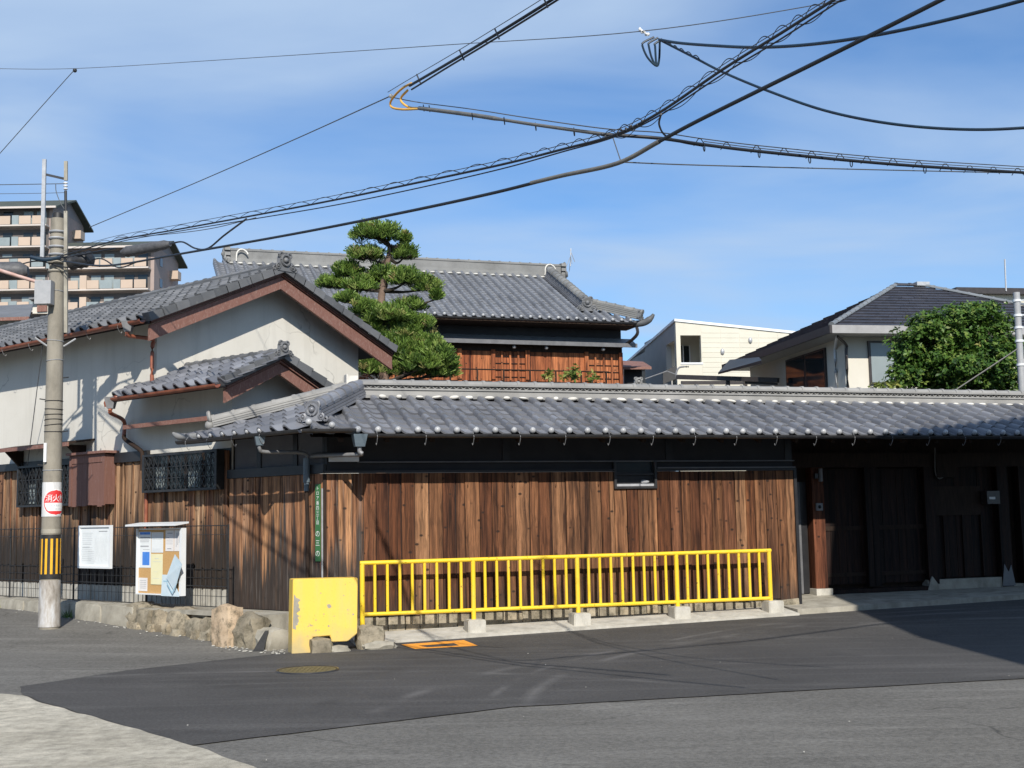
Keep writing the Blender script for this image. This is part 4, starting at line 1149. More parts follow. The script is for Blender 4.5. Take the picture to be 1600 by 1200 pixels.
# shutter box beside the far window
mb = MB(); mb.fbox(FL, 5.06, 6.12, 0.0, 0.20, 1.90, 2.70); sb = mb.build('shutter_box', 'shutter_wood', store)
mb = MB(); mb.fbox(FL, 5.00, 6.16, -0.01, 0.27, 2.72, 2.76); mb.build('cover_board', 'red_paint_wood', sb)
mb = MB()
for (a0, a1, b0, b1) in ((5.06, 5.13, 1.88, 2.72), (6.05, 6.12, 1.88, 2.72)): mb.fbox(FL, a0, a1, 0.2, 0.222, b0, b1)
mb.fbox(FL, 5.13, 6.05, 0.2, 0.219, 2.58, 2.72)
mb.build('frame', 'shutter_wood', sb)
for k in range(6):
    slab_piece('plank', 'shutter_wood', FL, 5.13 + k * 0.1533 + 0.002, 5.13 + (k + 1) * 0.1533 - 0.002, 0.199, 0.206 + random.uniform(0, 0.004), 1.88 + random.uniform(-0.02, 0.02), 2.58, sb)
# white wall piece under the canopy at far left, bare wires
mb = MB(); mb.tube([FL.P(6.55, 0.5, 4.68), FL.P(7.75, 0.10, 2.4)], 0.008, 5); tag(mb.build('guy_wire', 'wire_grey'), 'thin wire slanting down the white storehouse wall at far left', 'wire')

annex = thing('annex', FL.P(3, -0.6, 2.4), 'small gabled annex roof with red-brown boards in front of white storehouse gable', 'annex')
FA = Frame(FL.P(2.05, 0, 0), -NL, -UL)
AR_, AZ, AW = 0.58, 4.05, 1.20
ASL = 0.47
def za_(g): return AZ - abs(g - AR_) * ASL
mb = MB()
mb.quad(FL.P(2.05, 0.002, 2.66), FL.P(3.98, 0.002, 2.66), FL.P(3.98, 0.002, 3.75), FL.P(2.05, 0.002, 3.75))
mb.poly([FA.P(0, 0, 2.3), FA.P(1.6, 0, 2.3), FA.P(1.6, 0, za_(1.6) - .08), FA.P(AR_, 0, za_(AR_) - 0.08), FA.P(0, 0, za_(0) - 0.08)])
mb.build('plaster_wall', 'white_plaster', annex)
mb = MB()
for (g0, g1) in ((-0.44, AR_), (1.64, AR_)):
    for dz in (0.012, 0.09):
        mb.quad(FA.P(g0, 0.43, za_(g0) - dz), FA.P(g1, 0.43, za_(g1) - dz), FA.P(g1, -1.93, za_(g1) - dz), FA.P(g0, -1.93, za_(g0) - dz))
mb.quad(FA.P(-0.44, 0.43, za_(-0.44) - 0.012), FA.P(-0.44, -2.4, za_(-0.44) - 0.012), FA.P(-0.44, -2.4, za_(-0.44) - 0.09), FA.P(-0.44, 0.43, za_(-0.44) - 0.09))
mb.quad(FA.P(-0.44, -1.93, za_(-0.44) - 0.012), FA.P(-0.03, -1.93, za_(-0.03) - 0.012), FA.P(-0.03, -2.4, za_(-0.03) - 0.012), FA.P(-0.44, -2.4, za_(-0.44) - 0.012))
aroof = mb.build('roof', 'black_paint', annex)
gable_boards(FA, -0.40, AR_, 1.64, za_(-0.40), za_(AR_), za_(1.64), 0.37, 0.05, annex, 0.19)
W_A = (FA.P(AR_, 0, za_(AR_)) - FA.P(-0.46, 0, za_(-0.46))).normalized()
for M, m_ in tile_spots(FA.P(-0.47, -2.40, za_(-0.47)), -UL, W_A, 11, 5):
    if (m_ - FL.o).dot(UL) > 3.9 and (m_ - FL.o).dot(NL) < 0.1: continue
    piece('roof_tile', TILE['roof_tile'], M, aroof)
W_A2 = (FA.P(AR_, 0, za_(AR_)) - FA.P(1.66, 0, za_(1.66))).normalized()
join_tiles('rear_roof_tiles', tile_spots(FA.P(1.66, 0.45, za_(1.66)), UL, W_A2, 9, 5), TILE['roof_tile'], aroof)
verge_tiles(FA, AR_, 1.66, lambda g: za_(g) + 0.03, 0.45, aroof, 'roof_tile_old')
verge_tiles(FA, AR_, -0.46, lambda g: za_(g) + 0.03, 0.45, aroof, 'roof_tile_old')
mb = MB(); mb.fbox(FA, AR_ - 0.10, AR_ + 0.10, -1.93, 0.40, 4.00, 4.09); mb.build('ridge', 'roof_tile_old', aroof)
ridge_caps('ridge_cap', FA.P(AR_, 0.40, 4.085), FA.P(AR_, -1.93, 4.085), 0.065, 0.22, 'roof_tile_old', aroof)
ornament(FA.P(AR_, 0.48, 4.02), -UL, 0.24).build('ridge_end_ornament', 'roof_tile_old', aroof, True)
gutter('gutter', FA.P(-0.53, 0.36, za_(-0.46) - 0.03), FA.P(-0.53, -2.42, za_(-0.46) - 0.03), 0.055, 'copper_gutter', annex)
mb = MB(); c_ = FA.P(-0.53, -2.36, za_(-0.46) - 0.06)
mb.hexa([c_ + Vector(v) for v in ((-.05, -.05, -.13), (.05, -.05, -.13), (.05, .05, -.13), (-.05, .05, -.13), (-.085, -.085, 0.05), (.085, -.085, 0.05), (.085, .085, 0.05), (-.085, .085, 0.05))])
dpo = mb.build('downpipe', 'grey_pipe', annex)
mb = MB(); mb.tube(smooth_path([c_ - ZUP * 0.12, c_ - ZUP * 0.20, FL.P(4.72, 0.10, 3.22), FL.P(4.74, 0.08, 2.98)], 5), 0.032, 8); mb.build('pipe', 'copper_gutter', dpo, True)
mb = MB(); mb.tube(smooth_path([FL.P(4.74, 0.08, 3.0), FL.P(4.70, 0.08, 2.92), FL.P(4.25, 0.12, 2.74), FL.P(4.16, 0.12, 2.66), FL.P(4.16, 0.12, 2.4)], 4), 0.034, 8); mb.build('pipe', 'dark_timber', dpo, True)
mb = MB(); mb.tube([FL.P(4.14, 0.05, 2.45), FL.P(4.14, 0.05, 0.7)], 0.028, 8); mb.build('pipe', 'copper_gutter', dpo, True)
mb = MB(); mb.prism([FL.P(2.2, 0.0, 3.14), FL.P(4.5, 0.0, 3.14), FL.P(4.42, 0.30, 3.08), FL.P(2.2, 0.30, 3.08)], ZUP * 0.025); cn = mb.build('canopy', 'dark_timber', annex)
mb = MB(); mb.fbox(FL, 2.2, 4.42, 0.28, 0.31, 3.055, 3.12); mb.build('fascia', 'red_paint_wood', cn)

# ------------------------------------------------------------------ kerb, stones, mesh fence along the side street
def rock_mesh(name, mat, sx, sy, sz, seed, rough=0.16, sub=3, flat=0.0):
    bm = bmesh.new(); bmesh.ops.create_cube(bm, size=2.0)
    bmesh.ops.subdivide_edges(bm, edges=bm.edges[:], cuts=sub, use_grid_fill=True)
    for v in bm.verts:
        p = v.co.copy(); q = p.normalized() * 1.25
        p = p.lerp(q, 0.40)
        n_ = noise.noise_vector((p * 0.9 + Vector((seed * 3.7, seed * 1.3, seed))))
        n2 = noise.noise_vector((p * 2.6 + Vector((seed, seed * 2.1, 5))))
        p += n_ * rough * 1.8 + n2 * rough * 0.9
        v.co = Vector((p.x * sx, p.y * sy, p.z * sz))
    me = bpy.data.meshes.new(name); bm.to_mesh(me); bm.free()
    for p in me.polygons: p.use_smooth = True
    me.set_sharp_from_angle(angle=rad(28))
    me.materials.append(MATS[mat]); return me
def rock(name, mat, P, fr, sx, sy, sz, seed, label, cat='rock', lean=0.0, parent=None, rough=0.16):
    me = rock_mesh(name, mat, sx / 2, sy / 2, sz / 2, seed, rough, 4)
    M = frame_matrix(Vector(P) + ZUP * sz * 0.42, fr.u, -fr.n, ZUP + fr.u * lean)
    if parent: return piece(name, me, M, parent)
    o = bpy.data.objects.new(name, me); COL.objects.link(o); o.matrix_world = M
    return tag(o, label, cat)
kerb = thing('stone_kerb', FL.P(3, 0.7, 0), 'low weathered stone and concrete kerb under the mesh fence', 'kerb')
mb = MB(); mb.fbox(FL, 3.3, 10.5, 0.35, 0.80, -0.1, 0.385); kc = mb.build('kerb_core', 'concrete_old', kerb)
x = 3.25
while x < 10:
    w = random.uniform(0.5, 0.9)
    me_ = rock('kerb_block', 'concrete_old', FL.P(x + w / 2, 0.62, 0.0), FL, w * 0.99, 0.44, 0.41, x, None, parent=kerb, rough=0.03); x += w
mb = MB(); mb.fbox(FL, 0.35, 3.3, 0.1, 0.70, -0.1, 0.34); mb.build('kerb_core', 'concrete_old', kerb)
x = 1.05; i = 0
while x < 3.3:
    w = random.uniform(0.30, 0.62); h = random.uniform(0.30, 0.44)
    p = FL.P(x + w / 2, 0.62 + random.uniform(-0.03, 0.05)); rock('kerb_stone', 'stone', Vector((p.x, p.y, gz(p.x, p.y) - 0.06)), FL, w * 1.06, 0.42, h, 3.1 + i * 1.7, None, parent=kerb, rough=0.13); x += w; i += 1
for k in range(7):
    p = FL.P(1.1 + k * 0.33 + random.uniform(-.1, .1), 0.84); rock('kerb_stone', 'stone', Vector((p.x, p.y, gz(p.x, p.y) - 0.04)), FL, random.uniform(0.14, 0.26), 0.14, random.uniform(0.10, 0.2), 20 + k, None, parent=kerb, rough=0.2)
mb = MB(); mb.fbox(FL, 0.95, 3.35, 0.3, 0.78, 0.30, 0.355); mb.build('kerb_cap', 'concrete_old', kerb)
p = FL.P(0.82, 0.98); rock('boulder', 'stone_pink', Vector((p.x, p.y, gz(p.x, p.y) - 0.04)), FL, 0.37, 0.28, 0.60, 1.4, 'upright pale pinkish boulder at the street corner kerb', lean=0.10, rough=0.05)
p = FL.P(0.45, 0.86); rock('boulder', 'stone', Vector((p.x, p.y, gz(p.x, p.y) - 0.03)), FL, 0.40, 0.34, 0.46, 6.2, 'rough brown boulder between the upright boulder and yellow slab', rough=0.2)
p = FL.P(0.12, 0.80); rock('boulder', 'concrete_old', Vector((p.x, p.y, gz(p.x, p.y) - 0.03)), FL, 0.34, 0.34, 0.30, 8.2, 'low grey lump of concrete left of the yellow slab', rough=0.14)
mb = MB(); p = FL.P(0.05, 1.05); z0 = gz(p.x, p.y)
mb.hexa([Vector((p.x, p.y, z0)) + Vector(v) for v in ((-.09, -.04, 0), (.05, -.04, 0), (.05, .05, 0), (-.09, .05, 0), (0.06, -.02, .25), (.10, -.02, .25), (.10, .04, .25), (.06, .04, .25))])
tag(mb.build('black_wedge', 'iron_black'), 'small black wedge leaning on stones left of yellow slab', 'wedge')

fence = thing('mesh_fence', FL.P(4.8, 0.6, 0.4), 'dark green-black wire mesh fence standing on the stone kerb', 'fence')
wv = MB(); wv.tube([(0, 0, 0), (0, 0, 1.0)], 0.0042, 5); wvm = wv.mesh('wire'); wvm.materials.append(MATS['iron_black'])
x = 1.36
while x < 9.6:
    piece('wire', wvm, frame_matrix(FL.P(x, 0.60, 0.40), UL, NL, ZUP * 1.13), fence); x += 0.118
for z_ in (1.525, 1.40, 0.92, 0.80, 0.685, 0.55, 0.405):
    mb = MB(); mb.tube([FL.P(1.34, 0.608, z_), FL.P(9.6, 0.608, z_)], 0.007 if z_ in (1.525, 0.685, 0.405) else 0.004, 5); mb.build('horizontal_wire', 'iron_black', fence)
for s_ in (1.34, 3.3, 5.3, 7.3, 9.3):
    mb = MB(); mb.tube([FL.P(s_, 0.585, 0.36), FL.P(s_, 0.585, 1.54)], 0.014, 6); mb.build('fence_post', 'iron_black', fence)
mb = MB(); mb.tube(smooth_path([FL.P(6.35, 0.25, 1.25), FL.P(6.38, 0.25, 0.9), FL.P(6.4, 0.28, 0.5), FL.P(6.55, 0.32, 0.42)], 4), 0.018, 6)
tag(mb.build('drain_hose', 'cable_grey'), 'grey hose hanging down the boards behind the mesh fence', 'hose')
# grass tufts by the pole
for (px_, s_, o_, n_) in ((0, 7.25, 0.86, 60), (1, 4.95, 0.86, 46)):
    mb = MB(); c_ = FL.P(s_, o_); c_.z = gz(c_.x, c_.y)
    for k in range(n_):
        a = random.uniform(0, 6.28); r = random.uniform(0, 0.13); b_ = c_ + Vector((math.cos(a) * r, math.sin(a) * r, 0)); h = random.uniform(0.05, 0.16)
        t = b_ + Vector((random.gauss(0, 0.05), random.gauss(0, 0.05), h)); w = Vector((math.cos(a + 1.5), math.sin(a + 1.5), 0)) * 0.008
        mb.poly([b_ - w, b_ + w, t])
    tag(mb.build('weeds', 'leaf_yellow' if px_ == 0 else 'leaf_green'), ('tuft of green weeds at the kerb foot, far left', 'dark green weeds just right of the utility pole foot')[px_], 'weeds')

# notice board, plain white
nb = thing('notice_board', FL.P(4.6, 0.64, 0.93), 'plain white framed notice board hung on mesh fence near utility pole', 'notice board')
mb = MB(); mb.fbox(FL, 4.19, 5.02, 0.625, 0.645, 0.935, 1.53); mb.build('panel', 'paper_white', nb)
for (a0, a1, b0, b1) in ((4.15, 4.19, 0.90, 1.56), (5.02, 5.06, 0.90, 1.56), (4.19, 5.02, 0.90, 0.935), (4.19, 5.02, 1.53, 1.56)):
    MB().fbox(FL, a0, a1, 0.62, 0.665, b0, b1).build('frame_bar', 'white_metal', nb)
mb = MB()
def ink(mb, s0, s1, z0, z1, off=0.6468): mb.fbox(FL, s0, s1, off - 0.001, off, z0, z1)
ink(mb, 4.26, 4.50, 1.462, 1.475); ink(mb, 4.70, 4.95, 1.27, 1.276); ink(mb, 4.75, 4.95, 1.225, 1.23)
mb.build('print', 'ink_grey', nb)
mb = MB()
for k in range(16): ink(mb, 4.66 + random.uniform(0, .05), 4.96, 1.44 - k * 0.028, 1.446 - k * 0.028) if k not in (6, 7) else None
for k in range(13): ink(mb, 4.26 + 0.028 * k, 4.266 + 0.028 * k, 0.98 + random.uniform(0, .1), 1.43 - random.uniform(0, .12))
for k in range(7): ink(mb, 4.62, 4.8, 0.98 + k * 0.03, 0.986 + k * 0.03)
mb.build('fine_print', 'ink_light', nb)
# bulletin board with little roof
bb = thing('bulletin_board', FL.P(2.85, 0.68, 0.55), 'white cased bulletin board with sloping roof and cork panel on mesh fence', 'bulletin board')
S0, S1, Z0, Z1 = 2.27, 3.40, 0.54, 1.50
def bs(fx): return S1 - fx * (S1 - S0)
def bz(fy): return Z1 - 0.02 - fy * (Z1 - Z0 - 0.04)
mb = MB(); mb.fbox(FL, S0, S1, 0.62, 0.665, Z0, Z1); mb.build('case', 'white_metal', bb)
mb = MB(); mb.fbox(FL, S0 + 0.06, S1 - 0.025, 0.665, 0.668, Z0 + 0.02, Z1 - 0.02); mb.build('cork_panel', 'cork', bb)
mb = MB(); mb.fbox(FL, S0, S0 + 0.05, 0.665, 0.70, Z0, Z1); mb.fbox(FL, S1 - 0.02, S1, 0.665, 0.70, Z0, Z1); mb.fbox(FL, S0 + 0.05, S1 - 0.02, 0.665, 0.70, Z0, Z0 + 0.018); mb.build('rim', 'white_metal', bb); 
mb = MB(); mb.hexa([FL.P(S1 + 0.08, 0.84, 1.535), FL.P(S0 - 0.05, 0.84, 1.535), FL.P(S0 - 0.03, 0.60, 1.565), FL.P(S1 + 0.06, 0.60, 1.565),
                    FL.P(S1 + 0.08, 0.84, 1.56), FL.P(S0 - 0.05, 0.84, 1.56), FL.P(S0 - 0.03, 0.60, 1.59), FL.P(S1 + 0.06, 0.60, 1.59)]); mb.build('roof', 'white_metal', bb)
def sheet_paper(name, fx0, fy0, fx1, fy1, mat, label, layer=0):
    o_ = 0.672 + layer * 0.004
    mb = MB(); mb.fbox(FL, bs(fx1), bs(fx0), o_ - 0.0015, o_, bz(fy1), bz(fy0))
    r = thing('paper_notice', FL.P(bs((fx0 + fx1) / 2), o_, bz(fy1)), label, 'paper', 'papers on the bulletin board')
    mb.build('sheet', mat, r); return r, o_
def prints(r, o_, bars, mat='ink_grey', name='print'):
    mb = MB()
    for (a, b, c, d) in bars: mb.fbox(FL, bs(c), bs(a), o_, o_ + 0.001, bz(d), bz(b))
    mb.build(name, mat, r)
r, o_ = sheet_paper('p', 0.02, 0.03, 0.30, 0.60, 'paper_white', 'tall white poster with blue heading and blue box, left of bulletin board')
prints(r, o_, [(0.05, 0.035, 0.28, 0.075)], 'ink_blue', 'heading'); prints(r, o_, [(0.11, 0.35, 0.27, 0.56)], 'ink_blue', 'blue_box')
prints(r, o_, [(0.05, 0.115, 0.28, 0.135), (0.05, 0.155, 0.26, 0.165), (0.05, 0.185, 0.25, 0.193), (0.06, 0.25, 0.25, 0.27), (0.12, 0.31, 0.27, 0.316)])
r, o_ = sheet_paper('p', 0.31, 0.04, 0.57, 0.36, 'paper_white', 'white paper beside the blue poster at top of bulletin board')
prints(r, o_, [(0.33, 0.06 + k * 0.022, 0.55, 0.066 + k * 0.022) for k in range(5)] + [(0.33, 0.30 + k * 0.018, 0.52, 0.304 + k * 0.018) for k in range(3)], 'ink_light')
r, o_ = sheet_paper('p', 0.62, 0.01, 0.80, 0.335, 'paper_warm', 'greyish paper with three blocks of text, upper right of bulletin board')
prints(r, o_, [(0.66, 0.05, 0.77, 0.065), (0.64, 0.12, 0.7, 0.128), (0.64, 0.16, 0.78, 0.166), (0.64, 0.19, 0.78, 0.196), (0.64, 0.22, 0.78, 0.226), (0.66, 0.29, 0.75, 0.305)])
r, o_ = sheet_paper('p', 0.81, 0.01, 0.965, 0.335, 'paper_warm', 'greyish paper with upright lines of text, top right corner of bulletin board')
prints(r, o_, [(0.85 + k * 0.03, 0.05, 0.86 + k * 0.03, 0.27 - 0.03 * k) for k in range(4)])
r, o_ = sheet_paper('p', 0.31, 0.38, 0.57, 0.86, 'paper_yellow', 'tall pale yellow notice in the middle of bulletin board', 1)
prints(r, o_, [(0.39, 0.45, 0.48, 0.458), (0.35, 0.50, 0.54, 0.506), (0.38, 0.66, 0.46, 0.664), (0.36, 0.76, 0.50, 0.764)], 'ink_light')
r, o_ = sheet_paper('p', 0.03, 0.76, 0.23, 0.97, 'paper_warm', 'small beige paper at the lower left of bulletin board')
prints(r, o_, [(0.06, 0.80 + k * 0.03, 0.20, 0.806 + k * 0.03) for k in range(5)])
for pts, lab, m_, lay in (([(0.60, 0.70), (0.78, 0.70), (0.97, 0.98), (0.97, 1.03), (0.58, 1.03)], 'pale blue poster at lower right of bulletin board', 'paper_blue', 0),
                          ([(0.90, 0.38), (1.12, 0.53), (0.90, 0.95), (0.72, 0.74)], 'curling pale blue leaflet sticking out past right edge of bulletin board', 'paper_blue', 2)):
    r = thing('paper_notice', FL.P(bs(0.8), 0.68, bz(1.0)), lab, 'paper', 'papers on the bulletin board')
    o_ = 0.706 + lay * 0.012
    MB().prism([FL.P(bs(a), o_ + (0.05 if a > 1 else 0), bz(b)) for a, b in pts], -NL * 0.0015).build('sheet', m_, r)
    mb = MB()
    q = [(0.74, 0.82), (0.86, 0.98), (0.97, 0.80)] if lay else [(0.63, 0.80), (0.75, 0.80)]
    for a, b in zip(q[:-1], q[1:]): mb.beam(FL.P(bs(a[0]), o_ + 0.002 + lay * .003, bz(a[1])), FL.P(bs(b[0]), o_ + 0.002 + lay * .003, bz(b[1])), 0.02, 0.001, NL)
    mb.build('print', 'ink_pale', r)

# ------------------------------------------------------------------ yellow slab and the rocks round it
sl = thing('barrier_slab', FR.P(-0.18, 1.0, -0.1), 'chipped yellow painted concrete slab standing at the street corner', 'concrete slab')
bm = bmesh.new()
outl = [(-0.60, -0.12), (-0.36, -0.12), (-0.345, 0.12), (-0.12, 0.13), (-0.10, 0.05), (0.10, 0.05), (0.22, 0.14), (0.23, 0.835), (-0.585, 0.842)]
vs = [bm.verts.new(FR.P(a, 1.08, b) - sl.location) for a, b in outl]
f = bm.faces.new(vs)
ex = bmesh.ops.extrude_face_region(bm, geom=[f])
bmesh.ops.translate(bm, verts=[v for v in ex['geom'] if isinstance(v, bmesh.types.BMVert)], vec=-NR * 0.34)
bmesh.ops.recalc_face_normals(bm, faces=bm.faces)
bmesh.ops.bevel(bm, geom=bm.edges[:], offset=0.008, segments=2, affect='EDGES')
me = bpy.data.meshes.new('slab'); bm.to_mesh(me); bm.free(); me.materials.append(MATS['yellow_concrete'])
o = bpy.data.objects.new('slab', me); COL.objects.link(o); o.parent = sl
edge_ = [FR.P(-0.59, 1.0812, 0.24), FR.P(-0.55, 1.0812, 0.22)] + [FR.P(-0.53 + 0.07 * noise.noise((k * 0.45, 3.3, 1.1)) + random.uniform(-.006, .006), 1.0812, 0.25 + k * 0.0175 + random.uniform(-.004, .004)) for k in range(23)] + [FR.P(-0.575, 1.0812, 0.66)]
MB().prism(edge_, -NR * 0.004).build('chip', 'concrete_old', sl)
for k, (a, b, r) in enumerate(((-0.13, 0.50, 0.030), (-0.2, 0.40, 0.010), (-0.07, 0.37, 0.008), (0.17, 0.38, 0.014), (-0.3, 0.33, 0.010), (0.05, 0.62, 0.009), (-0.14, 0.25, 0.013), (-0.24, 0.66, 0.009), (0.1, 0.44, 0.008))):
    n_ = 11; q0 = random.uniform(0, 6); pts = [FR.P(a + r * random.uniform(.45, 1.2) * math.cos(6.283 * q / n_ + q0), 1.0812, b + r * 1.1 * random.uniform(.45, 1.2) * math.sin(6.283 * q / n_ + q0)) for q in range(n_)]
    MB().prism(pts, -NR * 0.004).build('chip', 'concrete_old', sl)
p = FR.P(-0.24, 1.10); rock('footing_rock', 'stone', Vector((p.x, p.y, gz(p.x, p.y) - 0.03)), FR, 0.26, 0.20, 0.22, 4.4, 'pale rock set in the notch at the foot of yellow slab', rough=0.12)
p = FR.P(-0.02, 1.10); rock('footing_rock', 'concrete_old', Vector((p.x, p.y, gz(p.x, p.y) - 0.05)), FR, 0.24, 0.16, 0.13, 5.4, 'small grey lump of mortar under the yellow slab', rough=0.2)
p = FR.P(0.42, 0.92); rock('footing_rock', 'stone', Vector((p.x, p.y, gz(p.x, p.y) - 0.03)), FR, 0.34, 0.26, 0.34, 9.4, 'brownish rock at the right foot of yellow slab', rough=0.14)
p = FR.P(0.50, 1.06); rock('footing_rock', 'concrete_old', Vector((p.x, p.y, gz(p.x, p.y) - 0.04)), FR, 0.36, 0.14, 0.14, 11.4, 'crumbled grey mortar in front of the brownish rock by slab', rough=0.3)

# ------------------------------------------------------------------ yellow pipe rail
RO_ = 0.31
rail = thing('guard_rail', FR.P(3.5, RO_, 0.1), 'long bright yellow pipe guard rail in front of the board wall', 'guard rail')
posts = (0.44, 1.98, 3.51, 5.05, 6.57)
MB().tube([FR.P(posts[0] - 0.03, RO_, 0.992), FR.P(posts[-1] + 0.03, RO_, 1.0)], 0.030, 10).build('top_rail', 'yellow_rail_paint', rail, True)
MB().tube([FR.P(posts[0], RO_, 0.315), FR.P(posts[-1], RO_, 0.30)], 0.027, 10).build('bottom_rail', 'yellow_rail_paint', rail, True)
for s_ in posts:
    MB().tube([FR.P(s_, RO_, 0.05), FR.P(s_, RO_, 0.985)], 0.033, 10).build('post', 'yellow_rail_paint', rail, True)
bl = MB(); bl.tube([(0, 0, 0), (0, 0, 1)], 0.0218, 8); blm = bl.mesh('baluster', smooth=True); blm.materials.append(MATS['yellow_rail_paint'])
for a, b in zip(posts[:-1], posts[1:]):
    for k in range(1, 9):
        s_ = a + (b - a) * k / 9
        piece('baluster', blm, frame_matrix(FR.P(s_, RO_, 0.31), UR, NR, ZUP * 0.68), rail)
for i, s_ in enumerate(posts[1:]):
    p = FR.P(s_, 0.36); z0 = gz(p.x, p.y)
    bm = bmesh.new(); bmesh.ops.create_cube(bm, size=1.0)
    for v in bm.verts: v.co = Vector((v.co.x * 0.25, v.co.y * 0.24, v.co.z * 0.19))
    bmesh.ops.bevel(bm, geom=bm.edges[:], offset=0.012, segments=2, affect='EDGES')
    me = bpy.data.meshes.new('footing_block'); bm.to_mesh(me); bm.free(); me.materials.append(MATS['concrete'])
    o = bpy.data.objects.new('footing_block', me); COL.objects.link(o)
    o.matrix_world = frame_matrix(Vector((p.x, p.y, z0 + 0.11)), UR, -NR, ZUP)
    tag(o, 'square concrete footing block under the %s rail post from the yellow slab' % ('second', 'third', 'fourth', 'last')[i], 'footing', 'footing blocks of the yellow rail')

# ------------------------------------------------------------------ road furniture
mh = thing('manhole_cover', (-2.3, 13.72, gz(0, 13.7)), 'round rusty yellow manhole cover in the dark asphalt', 'manhole cover')
zb = gz(0, 13.7) + 0.005
mb = MB(); mb.tube([Vector((-2.3, 13.72, zb)), Vector((-2.3, 13.72, zb + 0.008))], 0.315, 32); mb.build('cover', 'manhole_iron', mh)
mb = MB(); mb.torus(Vector((-2.3, 13.72, zb + 0.002)), ZUP, 0.335, 0.012, 40, 5); mb.build('ring', 'dark_gutter', mh)
mb = MB()
for i in range(-5, 6):
    for j in range(-5, 6):
        if i * i + j * j < 26: mb.hexa([Vector((-2.3 + i * 0.052 + dx, 13.72 + j * 0.052 + dy, zb + 0.008 + dz)) for dz in (0, 0.005) for dx, dy in ((-.016, -.016), (.016, -.016), (.016, .016), (-.016, .016))])
so = mb.build('studs', 'manhole_iron', mh); so['kind'] = 'stuff'
oc = [(-1.50, 16.20), (-0.70, 16.48), (-0.50, 15.98), (-1.28, 15.72)]
oi = [(-1.27, 16.08), (-0.82, 16.24), (-0.74, 16.03), (-1.14, 15.90)]
mb = MB()
for k in range(4):
    m = (k + 1) % 4
    def up_(q): return Vector((q[0], q[1], gz(q[0], q[1]) + 0.008))
    mb.quad(up_(oc[k]), up_(oc[m]), up_(oi[m]), up_(oi[k]))
tag(mb.build('painted_frame', 'orange_paint'), 'orange rectangular outline painted on the road below the rail', 'road marking')

# ------------------------------------------------------------------ writing
def text_pts(body, size):
    cu = bpy.data.curves.new('t', 'FONT'); cu.body = body; cu.size = size; cu.align_x = 'CENTER'; cu.align_y = 'CENTER'; cu.resolution_u = 2
    ob = bpy.data.objects.new('t', cu); COL.objects.link(ob)
    dg = bpy.context.evaluated_depsgraph_get(); dg.update()
    me = bpy.data.meshes.new_from_object(ob.evaluated_get(dg))
    bpy.data.objects.remove(ob); bpy.data.curves.remove(cu)
    r = ([v.co.copy() for v in me.vertices], [tuple(p.vertices) for p in me.polygons]); bpy.data.meshes.remove(me)
    return r
def text_mesh(items, fn):
    """items: (string, size, x, y); fn maps flat x, y to a point of the place"""
    mb = MB()
    for body, size, x, y in items:
        vs, fs = text_pts(body, size); i = len(mb.v)
        mb.v += [fn(v.x + x, v.y + y) for v in vs]; mb.f += [tuple(k + i for k in f) for f in fs]
    return mb
# green address plate at the corner
ap = thing('address_plate', FL.P(0.12, 0.03, 0.9), 'narrow green enamel address plate with white writing at house corner', 'address plate')
mb = MB(); mb.fbox(FL, 0.065, 0.165, 0.022, 0.034, 1.02, 2.06); mb.build('plate', 'sign_green', ap)
def onplate(x, y): return FL.P(0.115 - x, 0.0355, y)
items = [(c, 0.062, 0, 2.0 - i * 0.066) for i, c in enumerate('トロア番四三丁目')] + [('の', 0.10, 0.0, 1.385), ('三', 0.09, 0, 1.26), ('の', 0.10, 0, 1.12)]
items = [(c, s, x, y) for (c, s, x, y) in items]
text_mesh(items, onplate).build('lettering', 'sign_white', ap)

# ------------------------------------------------------------------ utility pole
PX, PY = -6.79, 18.1
PB = gz(PX, PY)
pole = thing('utility_pole', (PX, PY, PB), 'tall concrete utility pole with yellow-black sleeve and red hydrant sign', 'utility pole')
def pr(z): return 0.147 - 0.0070 * z
def pp(z, a=0.0, r=0.0): return Vector((PX + math.cos(a) * r, PY + math.sin(a) * r, z))
MB().tube([pp(z) for z in (PB - 0.1, 1.5, 3, 4.5, 6.16)], [pr(z) for z in (PB, 1.5, 3, 4.5, 6.16)], 24).build('shaft', 'concrete_pole', pole, True)
MB().tube([pp(6.14), pp(6.24)], [0.085, 0.08], 16).build('top_cap', 'sleeve_black', pole, True)
MB().tube([pp(PB + 0.02), pp(0.78)], [pr(PB) + 0.008, pr(0.78) + 0.006], 24).build('foot_sleeve', 'pole_foot_sleeve', pole, True)
MB().tube([pp(0.80), pp(1.44)], [pr(0.8) + 0.007, pr(1.44) + 0.007], 24).build('warning_sleeve', 'sleeve_black', pole, True)
def wrap_patch(z0, z1, a0, a1, dr, n=8):
    mb = MB()
    for k in range(n):
        b, c = a0 + (a1 - a0) * k / n, a0 + (a1 - a0) * (k + 1) / n
        mb.quad(pp(z0, b, pr(z0) + dr), pp(z0, c, pr(z0) + dr), pp(z1, c, pr(z1) + dr), pp(z1, b, pr(z1) + dr))
    return mb
facing = math.atan2(-PY, -PX)                                       # towards the viewer's side of the street
for k in range(-4, 5):
    a = facing + k * 0.52 + 0.08
    wrap_patch(0.87, 1.38, a - 0.115, a + 0.115, 0.010, 3).build('yellow_stripe', 'sleeve_yellow', pole)
MB().tube([pp(1.46), pp(1.52)], pr(1.5) + 0.004, 20).build('band', 'concrete_old', pole, True)
